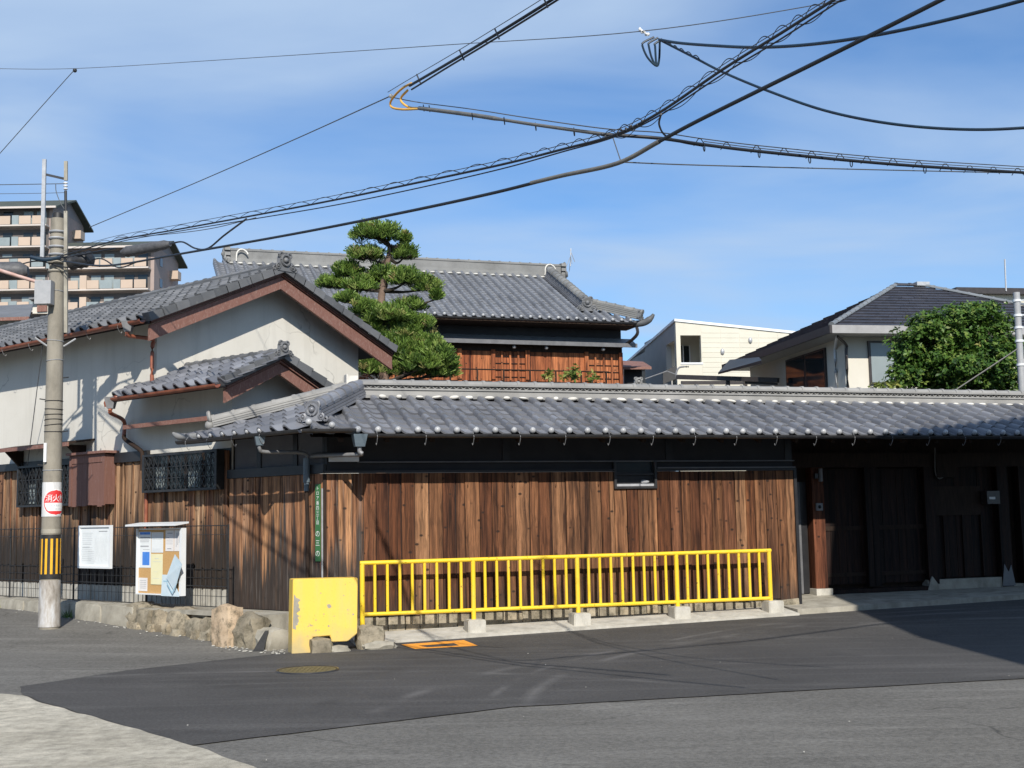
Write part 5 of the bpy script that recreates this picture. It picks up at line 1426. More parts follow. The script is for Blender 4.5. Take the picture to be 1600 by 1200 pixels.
# hydrant sign wrapped round the pole
wr = wrap_patch(1.70, 2.20, facing - 1.35, facing + 1.2, 0.006, 16).build('sign_wrap', 'white_wrap', pole)
SA = facing + 0.42                                                   # centre of the round sign, turned a little to the right
SZ, SR = 1.905, 0.195
def onpole(x, y, dr=0.010):
    z = SZ + y; r = pr(z) + dr; return pp(z, SA + x / r, r)
def disc_patch(R, dr, y0=-9, y1=9, n=26, rows=28):
    mb = MB()
    for i in range(rows):
        ya, yb = -R + 2 * R * i / rows, -R + 2 * R * (i + 1) / rows
        ya, yb = max(ya, y0), min(yb, y1)
        if yb <= ya: continue
        xa, xb = math.sqrt(max(0, R * R - ya * ya)), math.sqrt(max(0, R * R - yb * yb))
        for k in range(n):
            t0, t1 = -1 + 2 * k / n, -1 + 2 * (k + 1) / n
            mb.quad(onpole(xa * t0, ya, dr), onpole(xa * t1, ya, dr), onpole(xb * t1, yb, dr), onpole(xb * t0, yb, dr))
    return mb
disc_patch(SR, 0.009).build('sign_border', 'sign_white', pole)
disc_patch(SR - 0.013, 0.0105).build('sign_disc', 'sign_red', pole)
mb = MB()
for i in range(6):
    y0, y1 = -0.125 + i * 0.02, -0.105 + i * 0.02
    w0 = math.sqrt((SR - 0.02) ** 2 - max(y0 * y0, y1 * y1)) * 0.97
    for k in range(20):
        t0, t1 = -1 + 2 * k / 20, -1 + 2 * (k + 1) / 20
        mb.quad(onpole(w0 * t0, y0, 0.012), onpole(w0 * t1, y0, 0.012), onpole(w0 * t1, y1, 0.012), onpole(w0 * t0, y1, 0.012))
mb.build('sign_panel', 'sign_white', pole)
text_mesh([('消', 0.115, -0.105, 0.055), ('火', 0.115, 0.0, 0.055), ('栓', 0.115, 0.105, 0.055)], lambda x, y: onpole(x, y, 0.0125)).build('sign_lettering', 'sign_white', pole)
mb = MB()
for k in range(5): mb.quad(onpole(-0.11 + k * 0.035, -0.055, .0135), onpole(-0.085 + k * 0.035, -0.055, .0135), onpole(-0.085 + k * 0.035, -0.03, .0135), onpole(-0.11 + k * 0.035, -0.03, .0135))
for k in range(3): mb.quad(onpole(-0.01 + k * 0.045, -0.105, .0135), onpole(0.02 + k * 0.045, -0.105, .0135), onpole(0.02 + k * 0.045, -0.085, .0135), onpole(-0.01 + k * 0.045, -0.085, .0135))
mb.build('small_print', 'ink_light', pole)
# wires and bands round the shaft
for z_ in (2.38, 2.95, 3.05, 3.12, 3.2, 3.28, 3.4, 4.0, 4.3, 5.05):
    mb = MB(); mb.torus(pp(z_), Vector((random.gauss(0, .05), random.gauss(0, .05), 1)), pr(z_) + 0.004, 0.006, 20, 4); mb.build('tie_wire', 'iron_black' if 2.9 < z_ < 3.5 else 'steel', pole)
for z_ in (5.35, 5.48, 5.6, 5.72, 5.85, 5.95):
    mb = MB(); mb.torus(pp(z_), ZUP, pr(z_) + 0.008, 0.018, 20, 5); mb.build('band', 'steel' if z_ > 5.5 else 'concrete_old', pole, True)
for sgn in (-1, 1):
    a = facing + sgn * 1.35
    MB().tube([pp(4.22, a, pr(4.2)), pp(4.34, a + sgn * .1, pr(4.2) + 0.17)], 0.014, 6).build('step_bolt', 'steel', pole)
for i, z_ in enumerate((2.45, 2.95, 3.42, 3.75, 5.2)):
    a = facing + (1.45 if i % 2 else -1.45)
    MB().tube([pp(z_, a, pr(z_)), pp(z_ + .01, a, pr(z_) + 0.08)], 0.009, 5).build('step_bolt', 'iron_black', pole)
mb = MB(); q = at(71, 707, PY - 0.14); mb.hexa([q + Vector(v) for v in ((-.02, -.02, -.14), (.02, -.02, -.14), (.02, .02, -.14), (-.02, .02, -.14), (-.02, -.02, .14), (.02, -.02, .14), (.02, .02, .14), (-.02, .02, .14))]); mb.build('tag_plate', 'sign_white', pole)
# upright channels, cross arm, insulator
mb = MB(); mb.beam(at(66, 402, PY - 0.12), at(69.5, 249, PY - 0.12), 0.055, 0.035, Vector((0, 1, 0))); mb.build('channel', 'steel', pole)
mb = MB(); mb.beam(at(103, 520, PY - 0.1), at(103, 330, PY - 0.1), 0.05, 0.04, Vector((0, 1, 0))); mb.build('channel', 'concrete_old', pole)
mb = MB(); mb.beam(at(103, 282, PY - 0.1), at(103, 252, PY - 0.1), 0.05, 0.03, Vector((0, 1, 0))); mb.build('channel', 'concrete_old', pole)
MB().beam(at(69, 272, PY - 0.10), at(103.5, 280, PY - 0.08), 0.035, 0.03).build('cross_arm', 'dark_gutter', pole)
mb = MB()
for k in range(3): mb.ball(at(102.5, 286 + k * 4.6, PY - 0.1), 0.034, 10, 6, (1, 1, 0.5))
mb.build('insulator', 'sign_white', pole, True)
mb = MB(); mb.tube([at(102.5, 298, PY - 0.1), at(102.7, 333, PY - 0.1)], 0.022, 8); mb.build('insulator_stem', 'iron_black', pole)
# control box and lamp arm
MB().fbox(Frame((PX, PY, 0), (1, 0, 0), (0, -1, 0)), -0.22, 0.02, 0.13, 0.28, 4.82, 5.17).build('control_box', 'box_grey', pole)
MB().tube([at(66, 443, PY - 0.2), at(30, 432, PY - 0.3), at(-40, 410, PY - 0.6)], [0.025, 0.028, 0.03], 8).build('lamp_arm', 'pink_pipe', pole, True)
# splice closures slung on the cables
def splice(name, a, b, r, mat, label, lump=0.0):
    a, b = Vector(a), Vector(b); mb = MB(); n = 9; pts = [a.lerp(b, k / n) for k in range(n + 1)]
    rr = [r * (0.45 if k in (0, n) else 0.92 + lump * random.uniform(-1, 1)) for k in range(n + 1)]
    mb.tube(pts, rr, 10); return tag(mb.build(name, mat, smooth=True), label, 'cable closure', 'closures on the cables by the pole')
splice('cable_closure', at(-60, 425, PY - 0.3), at(44, 423, PY - 0.2), 0.15, 'splice_grey', 'dark boxy cable closure left of the utility pole')
splice('cable_closure', at(106, 412, PY - 0.15), at(146, 403, PY - 0.2), 0.12, 'iron_black', 'short black cable closure just right of the utility pole', 0.12)
splice('cable_closure', at(190, 395, PY - 0.5), at(266, 381, PY - 0.8), 0.085, 'splice_grey', 'long grey cable closure hanging further right of the pole', 0.15)
mb = MB(); mb.tube(smooth_path([at(48, 402, PY - .2), at(70, 406, PY - .22), at(95, 402, PY - .2)], 5), 0.03, 8); tag(mb.build('cable_wrap', 'cable_blue'), 'blue wrapped cable bundle across the pole front', 'cable')

# ------------------------------------------------------------------ overhead cables
at0 = at
def at(px, py, Y):
    """overhead lines come in over the street towards the viewer"""
    return at0(px, py, Y * (1 - 0.23 * clamp((px - 200) / 600, 0, 1)))
def line(px, py, Y=0):
    """the two main lines leave the pole in one straight upright plane across the street"""
    return at0(px, py, 9.26 / (1 + 1.3 * (px - 800) / FPX))
def cable(pts, r, mat, label, name='cable', sub=8, n=6, cat='cable'):
    mb = MB(); mb.tube(smooth_path([at(*p) for p in pts], sub), r, n)
    return tag(mb.build(name, mat, smooth=True), label, cat)
def helix_cable(root_name, base, amp, count, r, mat, parent, up=ZUP, fn=None):
    P_ = smooth_path([(fn or line)(*p) for p in base], 40); N = len(P_); mb = MB(); pts = []
    for i, p in enumerate(P_):
        t = i / (N - 1) * count; h = abs(math.sin(math.pi * t)) * amp
        pts.append(p + up * h)
    mb.tube(pts, r, 4); return mb.build(root_name, mat, parent)
# thick trunk cable
tk = [(100, 408, 18.0), (150, 415, 17.6), (195, 412, 17.2), (280, 397, 16.4), (440, 369, 14.8), (600, 338, 13.3), (760, 304, 12.0), (880, 274, 11.2), (965, 255, 10.7), (1030, 221, 10.3), (1100, 184, 9.9), (1280, 95, 9.0), (1470, 0, 8.2), (1760, -150, 7.1)]
c1 = thing('trunk_cable', line(*tk[0]), 'thick black cable sweeping from the pole to upper right', 'cable')
MB().tube(smooth_path([line(*p) for p in tk], 8), 0.0135, 8).build('conductor', 'cable_black', c1, True)
MB().tube(smooth_path([line(*p) for p in ((830, 286, 11.5), (880, 274, 11.2), (965, 255, 10.7), (1030, 221, 10.3))], 8), 0.0165, 8).build('grey_sleeve', 'cable_grey', c1, True)
# bundled messenger cable
bn = [(95, 400, 18.0), (180, 376, 17.0), (280, 358, 16.0), (400, 336, 14.9), (520, 313, 13.8), (640, 288, 12.8), (780, 258, 11.8), (880, 233, 11.2), (960, 211, 10.8), (1030, 176, 10.3), (1130, 108, 9.6), (1220, 52, 9.1), (1312, -6, 8.6), (1500, -120, 7.8)]
c2 = thing('cable_bundle', line(*bn[0]), 'bundle of thin black cables with loops above the trunk cable', 'cable')
MB().tube(smooth_path([line(*p) for p in bn], 8), 0.0095, 6).build('main_cable', 'cable_black', c2, True)
MB().tube(smooth_path([line(x, y + 6 - 3 * math.sin(i), d) for i, (x, y, d) in enumerate(bn)], 8), 0.0058, 5).build('second_cable', 'cable_black', c2, True)
MB().tube(smooth_path([line(x, y - 7, d) for x, y, d in bn], 8), 0.0034, 4).build('messenger_wire', 'wire_grey', c2)
helix_cable('lashing_loops', bn, 0.048, 42, 0.0034, 'cable_black', c2)
helix_cable('lashing_loops', [(x, y + 3, d) for x, y, d in bn[8:]], -0.04, 9, 0.0032, 'cable_black', c2)
mb = MB()
for k in range(14):
    mb.ball(line(945 + k * 4.5 + random.gauss(0, 2), 214 - k * 1.6 + random.gauss(0, 2.5), 10.8), random.uniform(0.007, 0.015), 6, 4)
so = mb.build('clamps', 'cable_black', c2); so['kind'] = 'stuff'
# drooping loop between closure and cables
cable([(266, 381, 17.3), (285, 378, 17.0), (305, 388, 16.8), (325, 388, 16.5), (350, 368, 16.2), (385, 342, 15.6)], 0.012, 'cable_black', 'short slack cable looping up beside the long closure')
cable([(180, 372, 17.0), (260, 366, 16.3), (330, 357, 15.6), (400, 340, 14.8)], 0.005, 'wire_grey', 'thin wire just above the closures right of the pole', cat='wire')
# V-shaped span
v1 = [(612, 150, 13.5), (640, 133, 13.2), (700, 98, 12.6), (760, 62, 12.1), (860, 0, 11.4), (1000, -90, 10.5)]
c3 = thing('span_cable', at(*v1[0]), 'group of black cables running from yellow sheaths up past top edge', 'cable')
MB().tube(smooth_path([at(x, y + 1, d) for x, y, d in v1[1:]], 8), 0.012, 6).build('main_cable', 'cable_black', c3, True)
MB().tube(smooth_path([at(x + 3, y + 5 + (2 if i == 0 else 0), d) for i, (x, y, d) in enumerate(v1[1:])], 8), 0.008, 6).build('second_cable', 'cable_black', c3, True)
MB().tube(smooth_path([at(x - 6, y - 6, d) for x, y, d in v1], 8), 0.004, 4).build('messenger_wire', 'wire_grey', c3)
for (x, y, d) in ((655, 124, 13.1), (722, 86, 12.4), (777, 53, 12.0), (853, 4, 11.4)):
    mb = MB(); mb.tube([at(x - 4, y - 8, d), at(x + 3, y + 8, d)], 0.007, 5); mb.build('hanger', 'cable_black', c3)
for pts in (((655, 170, 13.3), (630, 171, 13.4), (613, 168, 13.5), (610, 160, 13.5), (618, 148, 13.4), (630, 137, 13.3), (643, 130, 13.2)), ((656, 169, 13.3), (640, 168, 13.4), (628, 160, 13.4), (627, 152, 13.4), (637, 141, 13.3))):
    MB().tube(smooth_path([at(*p) for p in pts], 6), 0.011, 8).build('yellow_sheath', 'cable_sheath', c3, True)
MB().ball(at(611, 150, 13.5), 0.022, 8, 6).build('clamp', 'steel', c3)
v2 = [(655, 169, 13.3), (740, 180, 12.7), (830, 194, 12.0), (945, 210, 11.0), (1030, 216, 11.0), (1100, 226, 11.3), (1200, 238, 11.6), (1400, 257, 12.4), (1620, 271, 13.4), (1900, 290, 15)]
c4 = thing('span_cable', at(*v2[0]), 'grey to black cable with rings crossing the sky to the right edge', 'cable')
MB().tube(smooth_path([at(*p) for p in v2[:4]], 8), [0.018] * 12 + [0.013] * 13, 8).build('grey_cable', 'cable_grey', c4, True)
MB().tube(smooth_path([at(*p) for p in v2[3:]], 8), 0.013, 8).build('black_cable', 'cable_black', c4, True)
MB().tube(smooth_path([at(612, 152, 13.5)] + [at(x, y - 9, d) for x, y, d in v2], 8), 0.0042, 4).build('messenger_wire', 'wire_grey', c4)
MB().tube(smooth_path([at(x, y - 5, d) for x, y, d in v2[5:]], 8), 0.0035, 4).build('messenger_wire', 'wire_grey', c4)
for (x, y, d) in ((662, 168, 13.3), (671, 169, 13.2), (738, 181, 12.7), (788, 188, 12.3), (837, 197, 12), (897, 205, 11.5), (1100, 229, 11.3), (1186, 239, 11.6), (1265, 248, 12), (1330, 254, 12.2), (1445, 264, 12.6)):
    mb = MB(); c_ = at(x, y, d); mb.torus(c_ - ZUP * 0.005, Vector((1, 0, 0.1)), 0.03, 0.004, 12, 4); mb.build('hanger_ring', 'cable_black', c4)
for (x, y, d) in ((1093, 223, 11.3), (1135, 229, 11.5), (1182, 234, 11.6), (1225, 238, 11.8), (1268, 243, 12), (1312, 247, 12.2), (1354, 251, 12.4), (1395, 254, 12.5), (1435, 258, 12.6), (1477, 262, 12.8), (1515, 265, 13), (1552, 267, 13.2), (1590, 269, 13.3)):
    mb = MB(); mb.tube([at(x - 9, y + 5, d), at(x - 2, y - 6, d), at(x + 2, y - 6, d), at(x + 10, y + 5, d)], 0.0035, 4); mb.build('lashing', 'cable_black', c4)
cable([(1033, 178, 10.3), (1030, 195, 10.6), (1040, 212, 11.0), (1065, 222, 11.2), (1098, 228, 11.3)], 0.007, 'cable_black', 'short cable curving down between the two crossing spans')
cable([(140, 355, 18.0), (300, 288, 17.0), (460, 218, 15.5), (608, 151, 13.5)], 0.006, 'wire_grey', 'straight stay wire from pole up to the yellow sheaths', cat='wire')
cable([(965, 253, 10.8), (1060, 257, 11.2), (1200, 261, 11.8), (1400, 266, 12.6), (1620, 271, 13.4)], 0.0048, 'wire_grey', 'thin wire below the ringed cable towards right edge', cat='wire')
cable([(958, 216, 10.8), (964, 234, 10.8), (970, 252, 10.8)], 0.004, 'wire_grey', 'tiny drop wire between bundle and trunk cable', cat='wire')
# twin blue-black service cables from the white clamp
sc = thing('service_drop', at(1003, 50, 14), 'blue-black service cables with hanging loop from small white clamp', 'cable')
MB().tube(smooth_path([at(*p) for p in ((1030, 62, 13.8), (1060, 67, 13.4), (1110, 71, 12.8), (1180, 74, 12.0), (1260, 70, 11.2), (1350, 58, 10.4), (1450, 38, 9.7), (1600, 0, 8.9), (1800, -60, 8))], 8), 0.0125, 8).build('upper_cable', 'cable_blue', sc, True)
MB().tube(smooth_path([at(*p) for p in ((1034, 64, 13.8), (1085, 90, 13.2), (1130, 113, 12.8), (1200, 142, 12.2), (1290, 173, 11.6), (1390, 193, 11.0), (1500, 202, 10.6), (1610, 199, 10.3), (1800, 180, 9.8))], 8), 0.0105, 8).build('lower_cable', 'cable_blue', sc, True)
for a in ((0, 0), (7, 1), (14, 3)):
    MB().tube(smooth_path([at(*p) for p in ((1022 + a[0] * .9, 58 + a[1], 13.9), (1006 + a[0] * 1.2, 66 + a[1], 13.9), (1004 + a[0] * 1.4, 72, 13.9), (1012 + a[0] * .9, 90, 13.9), (1026, 103, 13.9), (1030, 92, 13.9), (1031, 64, 13.9))], 5), 0.010, 7).build('slack_loop', 'cable_blue', sc, True)
mb = MB()
for k in range(5): mb.ball(at(1000 + k * 3.2, 46 + k * 1.9 + (k % 2) * 2, 14), 0.016, 6, 4)
mb.tube([at(999, 43, 14), at(1012, 56, 14)], 0.006, 5); mb.build('clamp', 'sign_white', sc)
helix_cable('twist', [(1034, 65, 13.8), (1060, 78, 13.5), (1094, 94, 13.1)], 0.025, 6, 0.005, 'cable_black', sc, ZUP, at)
cable([(-30, 107, 20), (118, 107, 19), (400, 90, 17.5), (700, 70, 16), (1000, 49, 14), (1290, 5, 13), (1500, -40, 12)], 0.0042, 'wire_grey', 'hair-thin wire running across the whole top of the sky', cat='wire')
cable([(-20, 262, 20), (60, 172, 19.4), (112, 114, 19), (119, 108, 19)], 0.0065, 'wire_grey', 'wire rising from left edge to a small clamp', cat='wire')
MB_ = MB(); MB_.ball(at(117, 110, 19), 0.035, 8, 6); tag(MB_.build('wire_clamp', 'iron_black'), 'small dark clamp where two thin wires meet, upper left', 'clamp')
cable([(-20, 289, 18.2), (100, 287, 18.0)], 0.006, 'wire_grey', 'thin level wire from left edge to the pole insulator', cat='wire')
cable([(-20, 303, 18.2), (60, 302, 18.1), (100, 301, 18.0)], 0.004, 'wire_grey', 'fainter thin wire just under the insulator wire', cat='wire')
cable([(87, 287, 18.0), (88, 300, 18), (95, 318, 18), (103, 330, 18)], 0.006, 'wire_grey', 'short jumper wire drooping beside the pole insulator', cat='wire')
cable([(-20, 404, 17.9), (50, 402, 17.95), (100, 402, 17.95), (180, 388, 17.4)], 0.014, 'cable_black', 'dark cable level with the pole closures at left')
cable([(-20, 412, 17.8), (20, 415, 17.9), (60, 408, 17.95), (110, 418, 17.9), (155, 404, 17.7), (185, 418, 17.3), (215, 409, 17)], 0.010, 'cable_black', 'wavy dark cable tangled round the pole closures')

at = at0
# ------------------------------------------------------------------ main house behind
FM = Frame((3.5, 36, 0), UR, NR)
house = thing('main_house', FM.P(-5, -4, 0), 'large old two-storey house with grey tiled hip-and-gable roof behind pine', 'house')
ME, MR, MRO = 7.27, 9.42, -4.3
AL_, AD = -11.2, -1.05
def zm_(off): return ME + (MR - ME) * (-off / -MRO)
mb = MB()
mb.poly([FM.P(AL_ - 1, 0, ME - .03), FM.P(0.32, 0, ME - .03), FM.P(AD + 0.1, MRO * 0.36, zm_(MRO * 0.36) - 0.03), FM.P(AD + 0.1, MRO, MR - 0.03), FM.P(AL_, MRO, MR - 0.03)])
mb.poly([FM.P(0.32, 0, ME - 0.03), FM.P(0.32, 2 * MRO, ME - 0.03), FM.P(AD + 0.1, MRO * 1.64, zm_(MRO * .36) - .03), FM.P(AD + 0.1, MRO * 0.36, zm_(MRO * 0.36) - 0.03)])
mb.poly([FM.P(AL_ - 1, 2 * MRO, ME - .03), FM.P(0.32, 2 * MRO, ME - .03), FM.P(AD + 0.1, MRO * 1.64, zm_(MRO * 0.36) - 0.03), FM.P(AD + 0.1, MRO, MR - 0.03), FM.P(AL_, MRO, MR - 0.03)])
mroof = mb.build('roof', 'roof_tile_far', house)
W_M = (FM.P(0, MRO, MR) - FM.P(0, 0, ME)).normalized()
def keep_m(p):
    a = (p - FM.o).dot(UR); o_ = (p - FM.o).dot(NR)
    lim = 0.32 + (AD - 0.32) * clamp(o_ / (MRO * 0.36), 0, 1)
    return a < lim - 0.1 if o_ > MRO * 0.36 else a < AD - 0.02
join_tiles('roof_tiles', tile_spots(FM.P(AL_ - 0.5, 0.02, ME), UR, W_M, 43, 20, keep_m, 0.285, 0.24), TILE_FAR, mroof)
for c in range(1, 42):
    p = FM.P(AL_ - 0.5 + c * 0.285 + 0.05, 0.04, ME + 0.05)
    if (p - FM.o).dot(UR) < 0.3: piece('eave_ball', ballme, Matrix.Translation(p) @ Matrix.Scale(1.1, 4), mroof)
mb = MB(); mb.fbox(FM, AL_ - .1, -0.55, MRO - 0.2, MRO + 0.2, MR - 0.15, MR + 0.10); mb.fbox(FM, AL_ - .1, -0.5, MRO - 0.16, MRO + 0.16, MR + 0.10, MR + 0.34); mb.fbox(FM, AL_ - .15, -0.45, MRO - 0.18, MRO + 0.18, MR + 0.34, MR + 0.38)
mb.build('ridge', 'ridge_tile_far', mroof)
ridge_caps('ridge_cap', FM.P(AL_ - 0.1, MRO, MR + 0.36), FM.P(-0.5, MRO, MR + 0.36), 0.09, 0.34, 'ridge_tile_far', mroof)
mb = MB()
for k in range(38): mb.ball(FM.P(AL_ + k * 0.285, MRO + 0.24, MR - 0.06), 0.08, 6, 4, (1.1, 0.5, 0.35))
so = mb.build('mortar_line', 'mortar_white', mroof, True); so['kind'] = 'stuff'
for a_, sg in ((-0.42, 1), (AL_ - 0.15, -1)):
    mb = ornament(FM.P(a_, MRO, MR - 0.05), UR * sg, 0.55); mb.build('ridge_end_ornament', 'ridge_tile_far', mroof, True)
    for k in range(3):
        MB().beam(FM.P(a_ - 0.06 * sg, MRO - 0.2, MR + 0.06 + k * 0.16), FM.P(a_ - 0.06 * sg, MRO + 0.26, MR + 0.06 + k * 0.16), 0.16, 0.10).build('ridge_end_tile', 'ridge_tile', mroof)
    ac = a_ - 0.62 if sg > 0 else a_ + 0.42
    mb = MB(); mb.tube(smooth_path([FM.P(ac - 0.10, MRO + 0.24, MR + 0.0), FM.P(ac - 0.08, MRO + 0.26, MR + 0.26), FM.P(ac + 0.04, MRO + 0.28, MR + 0.36), FM.P(ac + 0.18, MRO + 0.30, MR + 0.30), FM.P(ac + 0.24, MRO + 0.32, MR + 0.2)], 4), 0.024, 8); mb.build('mortar_curl', 'mortar_white', mroof, True)
d0, d1 = FM.P(AD, MRO + 0.3, zm_(MRO + 0.3) + 0.02), FM.P(AD, MRO * 0.18, zm_(MRO * 0.18) + 0.02)
_, up = sloped_ridge(d1, d0, 0.30, 0.30, mroof, 'roof_tile', 6)
ridge_caps('ridge_cap', d0 + up * 0.30, d1 + up * 0.30, 0.13, 0.26, 'ridge_tile_far', mroof)
ornament(d1 + NR * 0.1, NR, 0.46).build('ridge_end_ornament', 'roof_tile_old', mroof, True)
e0, e1 = FM.P(AD + 0.15, MRO * 0.26, zm_(MRO * 0.26) + 0.03), FM.P(0.36, 0.06, ME + 0.06)
_, up = sloped_ridge(e1, e0, 0.24, 0.22, mroof, 'ridge_tile_far', 4)
ridge_caps('ridge_cap', e0 + up * 0.22, e1 + up * 0.22, 0.09, 0.26, 'ridge_tile_far', mroof)
ornament(e1, (e1 - e0).normalized(), 0.32).build('ridge_end_ornament', 'roof_tile_old', mroof, True)
mb = MB(); mb.tube(smooth_path([FM.P(0.2, -0.05, ME - 0.05), FM.P(0.45, 0.1, ME - 0.02), FM.P(0.62, 0.2, ME + 0.10), FM.P(0.70, 0.25, ME + 0.22)], 4), [0.1] * 8 + [0.08, 0.07, 0.06, 0.05, 0.04], 8); mb.build('corner_horn', 'roof_tile_old', mroof, True)
an = thing('aerial', FM.P(-0.15, MRO, MR + 0.3), 'small wiry aerial at the right end of main house ridge', 'aerial')
mb = MB(); mb.tube([FM.P(-0.15, MRO, MR + 0.4), FM.P(-0.12, MRO, MR + 1.0)], 0.016, 5); mb.build('mast', 'steel', an)
for k in range(4):
    mb = MB(); mb.tube([FM.P(-0.15, MRO, MR + 0.95 - k * .12), FM.P(-0.15 + 0.16 * math.cos(k * 1.6), MRO + 0.16 * math.sin(k * 1.6), MR + 0.55 - k * .1)], 0.01, 4); mb.build('element', 'steel', an)
# walls
mb = MB(); mb.fbox(FM, AL_, 0.12, -7.4, -0.9, 0, ME - 0.1); mb.build('wall', 'black_plaster', house)
mb = MB(); mb.fbox(FM, AL_ - 1, 0.3, -0.9, -0.06, ME - 0.12, ME - 0.06); mb.build('soffit', 'dark_timber', house)
gutter('gutter', FM.P(AL_ - 1, 0.09, ME - 0.03), FM.P(0.2, 0.09, ME - 0.03), 0.06, 'dark_gutter', house)
mb = MB(); mb.hexa([FM.P(AL_, -0.5, 6.60), FM.P(0.45, -0.5, 6.60), FM.P(0.45, -0.9, 6.72), FM.P(AL_, -0.9, 6.72), FM.P(AL_, -0.5, 6.68), FM.P(0.45, -0.5, 6.68), FM.P(0.45, -0.9, 6.90), FM.P(AL_, -0.9, 6.90)]); pent = mb.build('pent_roof', 'grey_pipe', house)
MB().fbox(FM, AL_, 0.46, -0.5, -0.46, 6.58, 6.70).build('pent_edge', 'trim_grey', pent)
for a_ in (0.02, -0.42):
    mb = MB(); mb.tube(smooth_path([FM.P(0.25, -0.02, ME - 0.1), FM.P(0.28, -0.05, ME - 0.35), FM.P(0.18, -0.5, ME - 0.55), FM.P(0.1, -0.85, ME - 0.62)], 4), 0.05, 6)
mb.build('rain_pipe', 'bronze_dark', house, True)
# sliding doors and board panels of the upper storey
segs = [(-7.2, -5.0, 'p'), (-5.0, -3.98, 'p'), (-3.98, -2.92, 'l'), (-2.92, -1.05, 'p'), (-1.05, 0.06, 'l')]
for a0, a1, t in segs:
    if t == 'p':
        x = a0
        while x < a1 - 0.02:
            w = min(random.choice((0.22, 0.26, 0.3, 0.4)), a1 - x)
            slab_piece('plank', 'plank_red', FM, x + 0.004, x + w - 0.004, -0.9, -0.86 + random.uniform(-0.008, 0.01), 5.2, 6.42, house); x += w
    else:
        dr = MB().fbox(FM, a0, a1, -0.9, -0.872, 5.2, 6.42).build('lattice_door', 'plank_red', house)
        nn = 4
        for k in range(nn + 1):
            x = a0 + (a1 - a0 - 0.05) * k / nn; slab_piece('bar', 'plank_red', FM, x, x + 0.05, -0.872, -0.83, 5.2, 6.42, dr)
        for k in range(6): slab_piece('bar', 'plank_dark', FM, a0, a1, -0.872, -0.85, 5.25 + k * 0.2, 5.275 + k * 0.2, dr)
for a_ in (-5.0, -3.98, -2.92, -1.05, 0.06): slab_piece('post', 'plank_red', FM, a_ - 0.06, a_ + 0.06, -0.9, -0.80, 5.2, 6.46, house)
MB().fbox(FM, -7.5, 0.12, -0.9, -0.84, 6.42, 6.62).build('lintel', 'dark_timber', house)
br = MB(); br.tube([FM.P(-7.2, -0.45, 5.82), FM.P(-0.5, -0.45, 5.82)], 0.022, 6)
bo = br.build('balcony_rail', 'dark_timber', house)
for k in range(9): slab_piece('balcony_post', 'dark_timber', FM, -7.0 + k * 0.8, -6.96 + k * 0.8, -0.47, -0.43, 5.2, 5.82, bo)
for k, a_ in enumerate((-3.4, -2.4, -0.6)): MB().ball(FM.P(a_, -0.6, 6.52), 0.06, 8, 6).build('porch_bulb', 'grey_pipe', house, True)
# brown side roof and round tile end right of the main house
sr = thing('side_roof', FM.P(0.6, -2, 5.5), 'small reddish brown metal roof beside main house', 'roof')
mb = MB(); mb.hexa([at(970, 577, 37.5), at(1018, 577, 37.5), at(1005, 568, 39.5), at(965, 566, 39.5), at(970, 573, 37.5), at(1018, 573, 37.5), at(1005, 565, 39.5), at(965, 563, 39.5)]); mb.build('sheet', 'red_paint_wood', sr)
mb = MB(); mb.hexa([at(975, 640, 38), at(1003, 640, 38), at(1003, 640, 39.5), at(975, 640, 39.5), at(975, 577, 38), at(1003, 577, 38), at(1000, 572, 39.5), at(975, 572, 39.5)]); mb.build('wall', 'black_plaster', sr)
ro = thing('garden_gate_roof', at(998, 600, 26), 'grey tiled roof end with round boss peeping over gatehouse ridge', 'roof')
mb = MB(); mb.merge(ornament(at(998, 606, 26), NR, 0.24)); mb.build('end_tile', 'ridge_tile', ro, True)
mb = MB(); mb.beam(at(998, 604, 26.1), at(950, 612, 26.4), 0.3, 0.12); mb.beam(at(998, 604, 26.1), at(1045, 610, 26.4), 0.3, 0.12); mb.build('slope', 'ridge_tile', ro)
mb = MB(); mb.tube([at(1008, 592, 26), at(1042, 580, 26), at(1058, 586, 26)], 0.012, 5); tag(mb.build('garden_pipe', 'grey_pipe'), 'thin greenish pipe above the round tile end', 'pipe')

# ------------------------------------------------------------------ white block house
a8 = rad(8); FW = Frame((5.15, 38, 0), (math.cos(a8), math.sin(a8), 0), (math.sin(a8), -math.cos(a8), 0))
wb = thing('white_house', FW.P(3, -4, 0), 'cream block house with corner balcony opening beyond the gatehouse roof', 'house')
T = 7.66
def wq(mb, a0, a1, z0, z1, off=0.0): mb.fbox(FW, a0, a1, off - 0.18, off, z0, z1)
mb = MB()
wq(mb, 0.0, 0.14, 0, T - 0.06); wq(mb, 0.14, 0.80, 7.14, T - 0.07); wq(mb, 0.14, 0.80, 0, 6.27)
mb.hexa([FW.P(0.80, 0, 0), FW.P(7, 0, 0), FW.P(7, -0.18, 0), FW.P(0.80, -0.18, 0), FW.P(0.80, 0, T - 0.12), FW.P(7, 0, T - 0.75), FW.P(7, -0.18, T - 0.75), FW.P(0.80, -0.18, T - 0.12)])
front = mb.build('front_wall', 'siding_white', wb)
for k in range(14):
    for j in range(9):
        a0, a1 = 0.82 + j * 0.62, 0.82 + j * 0.62 + 0.60; z0 = 5.2 + k * 0.155
        if z0 + 0.15 > T - 0.14 - (a1 - 0.8) * 0.1: continue
        slab_piece('siding_panel', 'siding_white', FW, a0, a1, 0.001, 0.008, z0, z0 + 0.147, front)
mb = MB()
def wl(d0, d1, z0, z1): mb.fbox(FW, -0.0, 0.18, -d1, -d0, z0, z1)
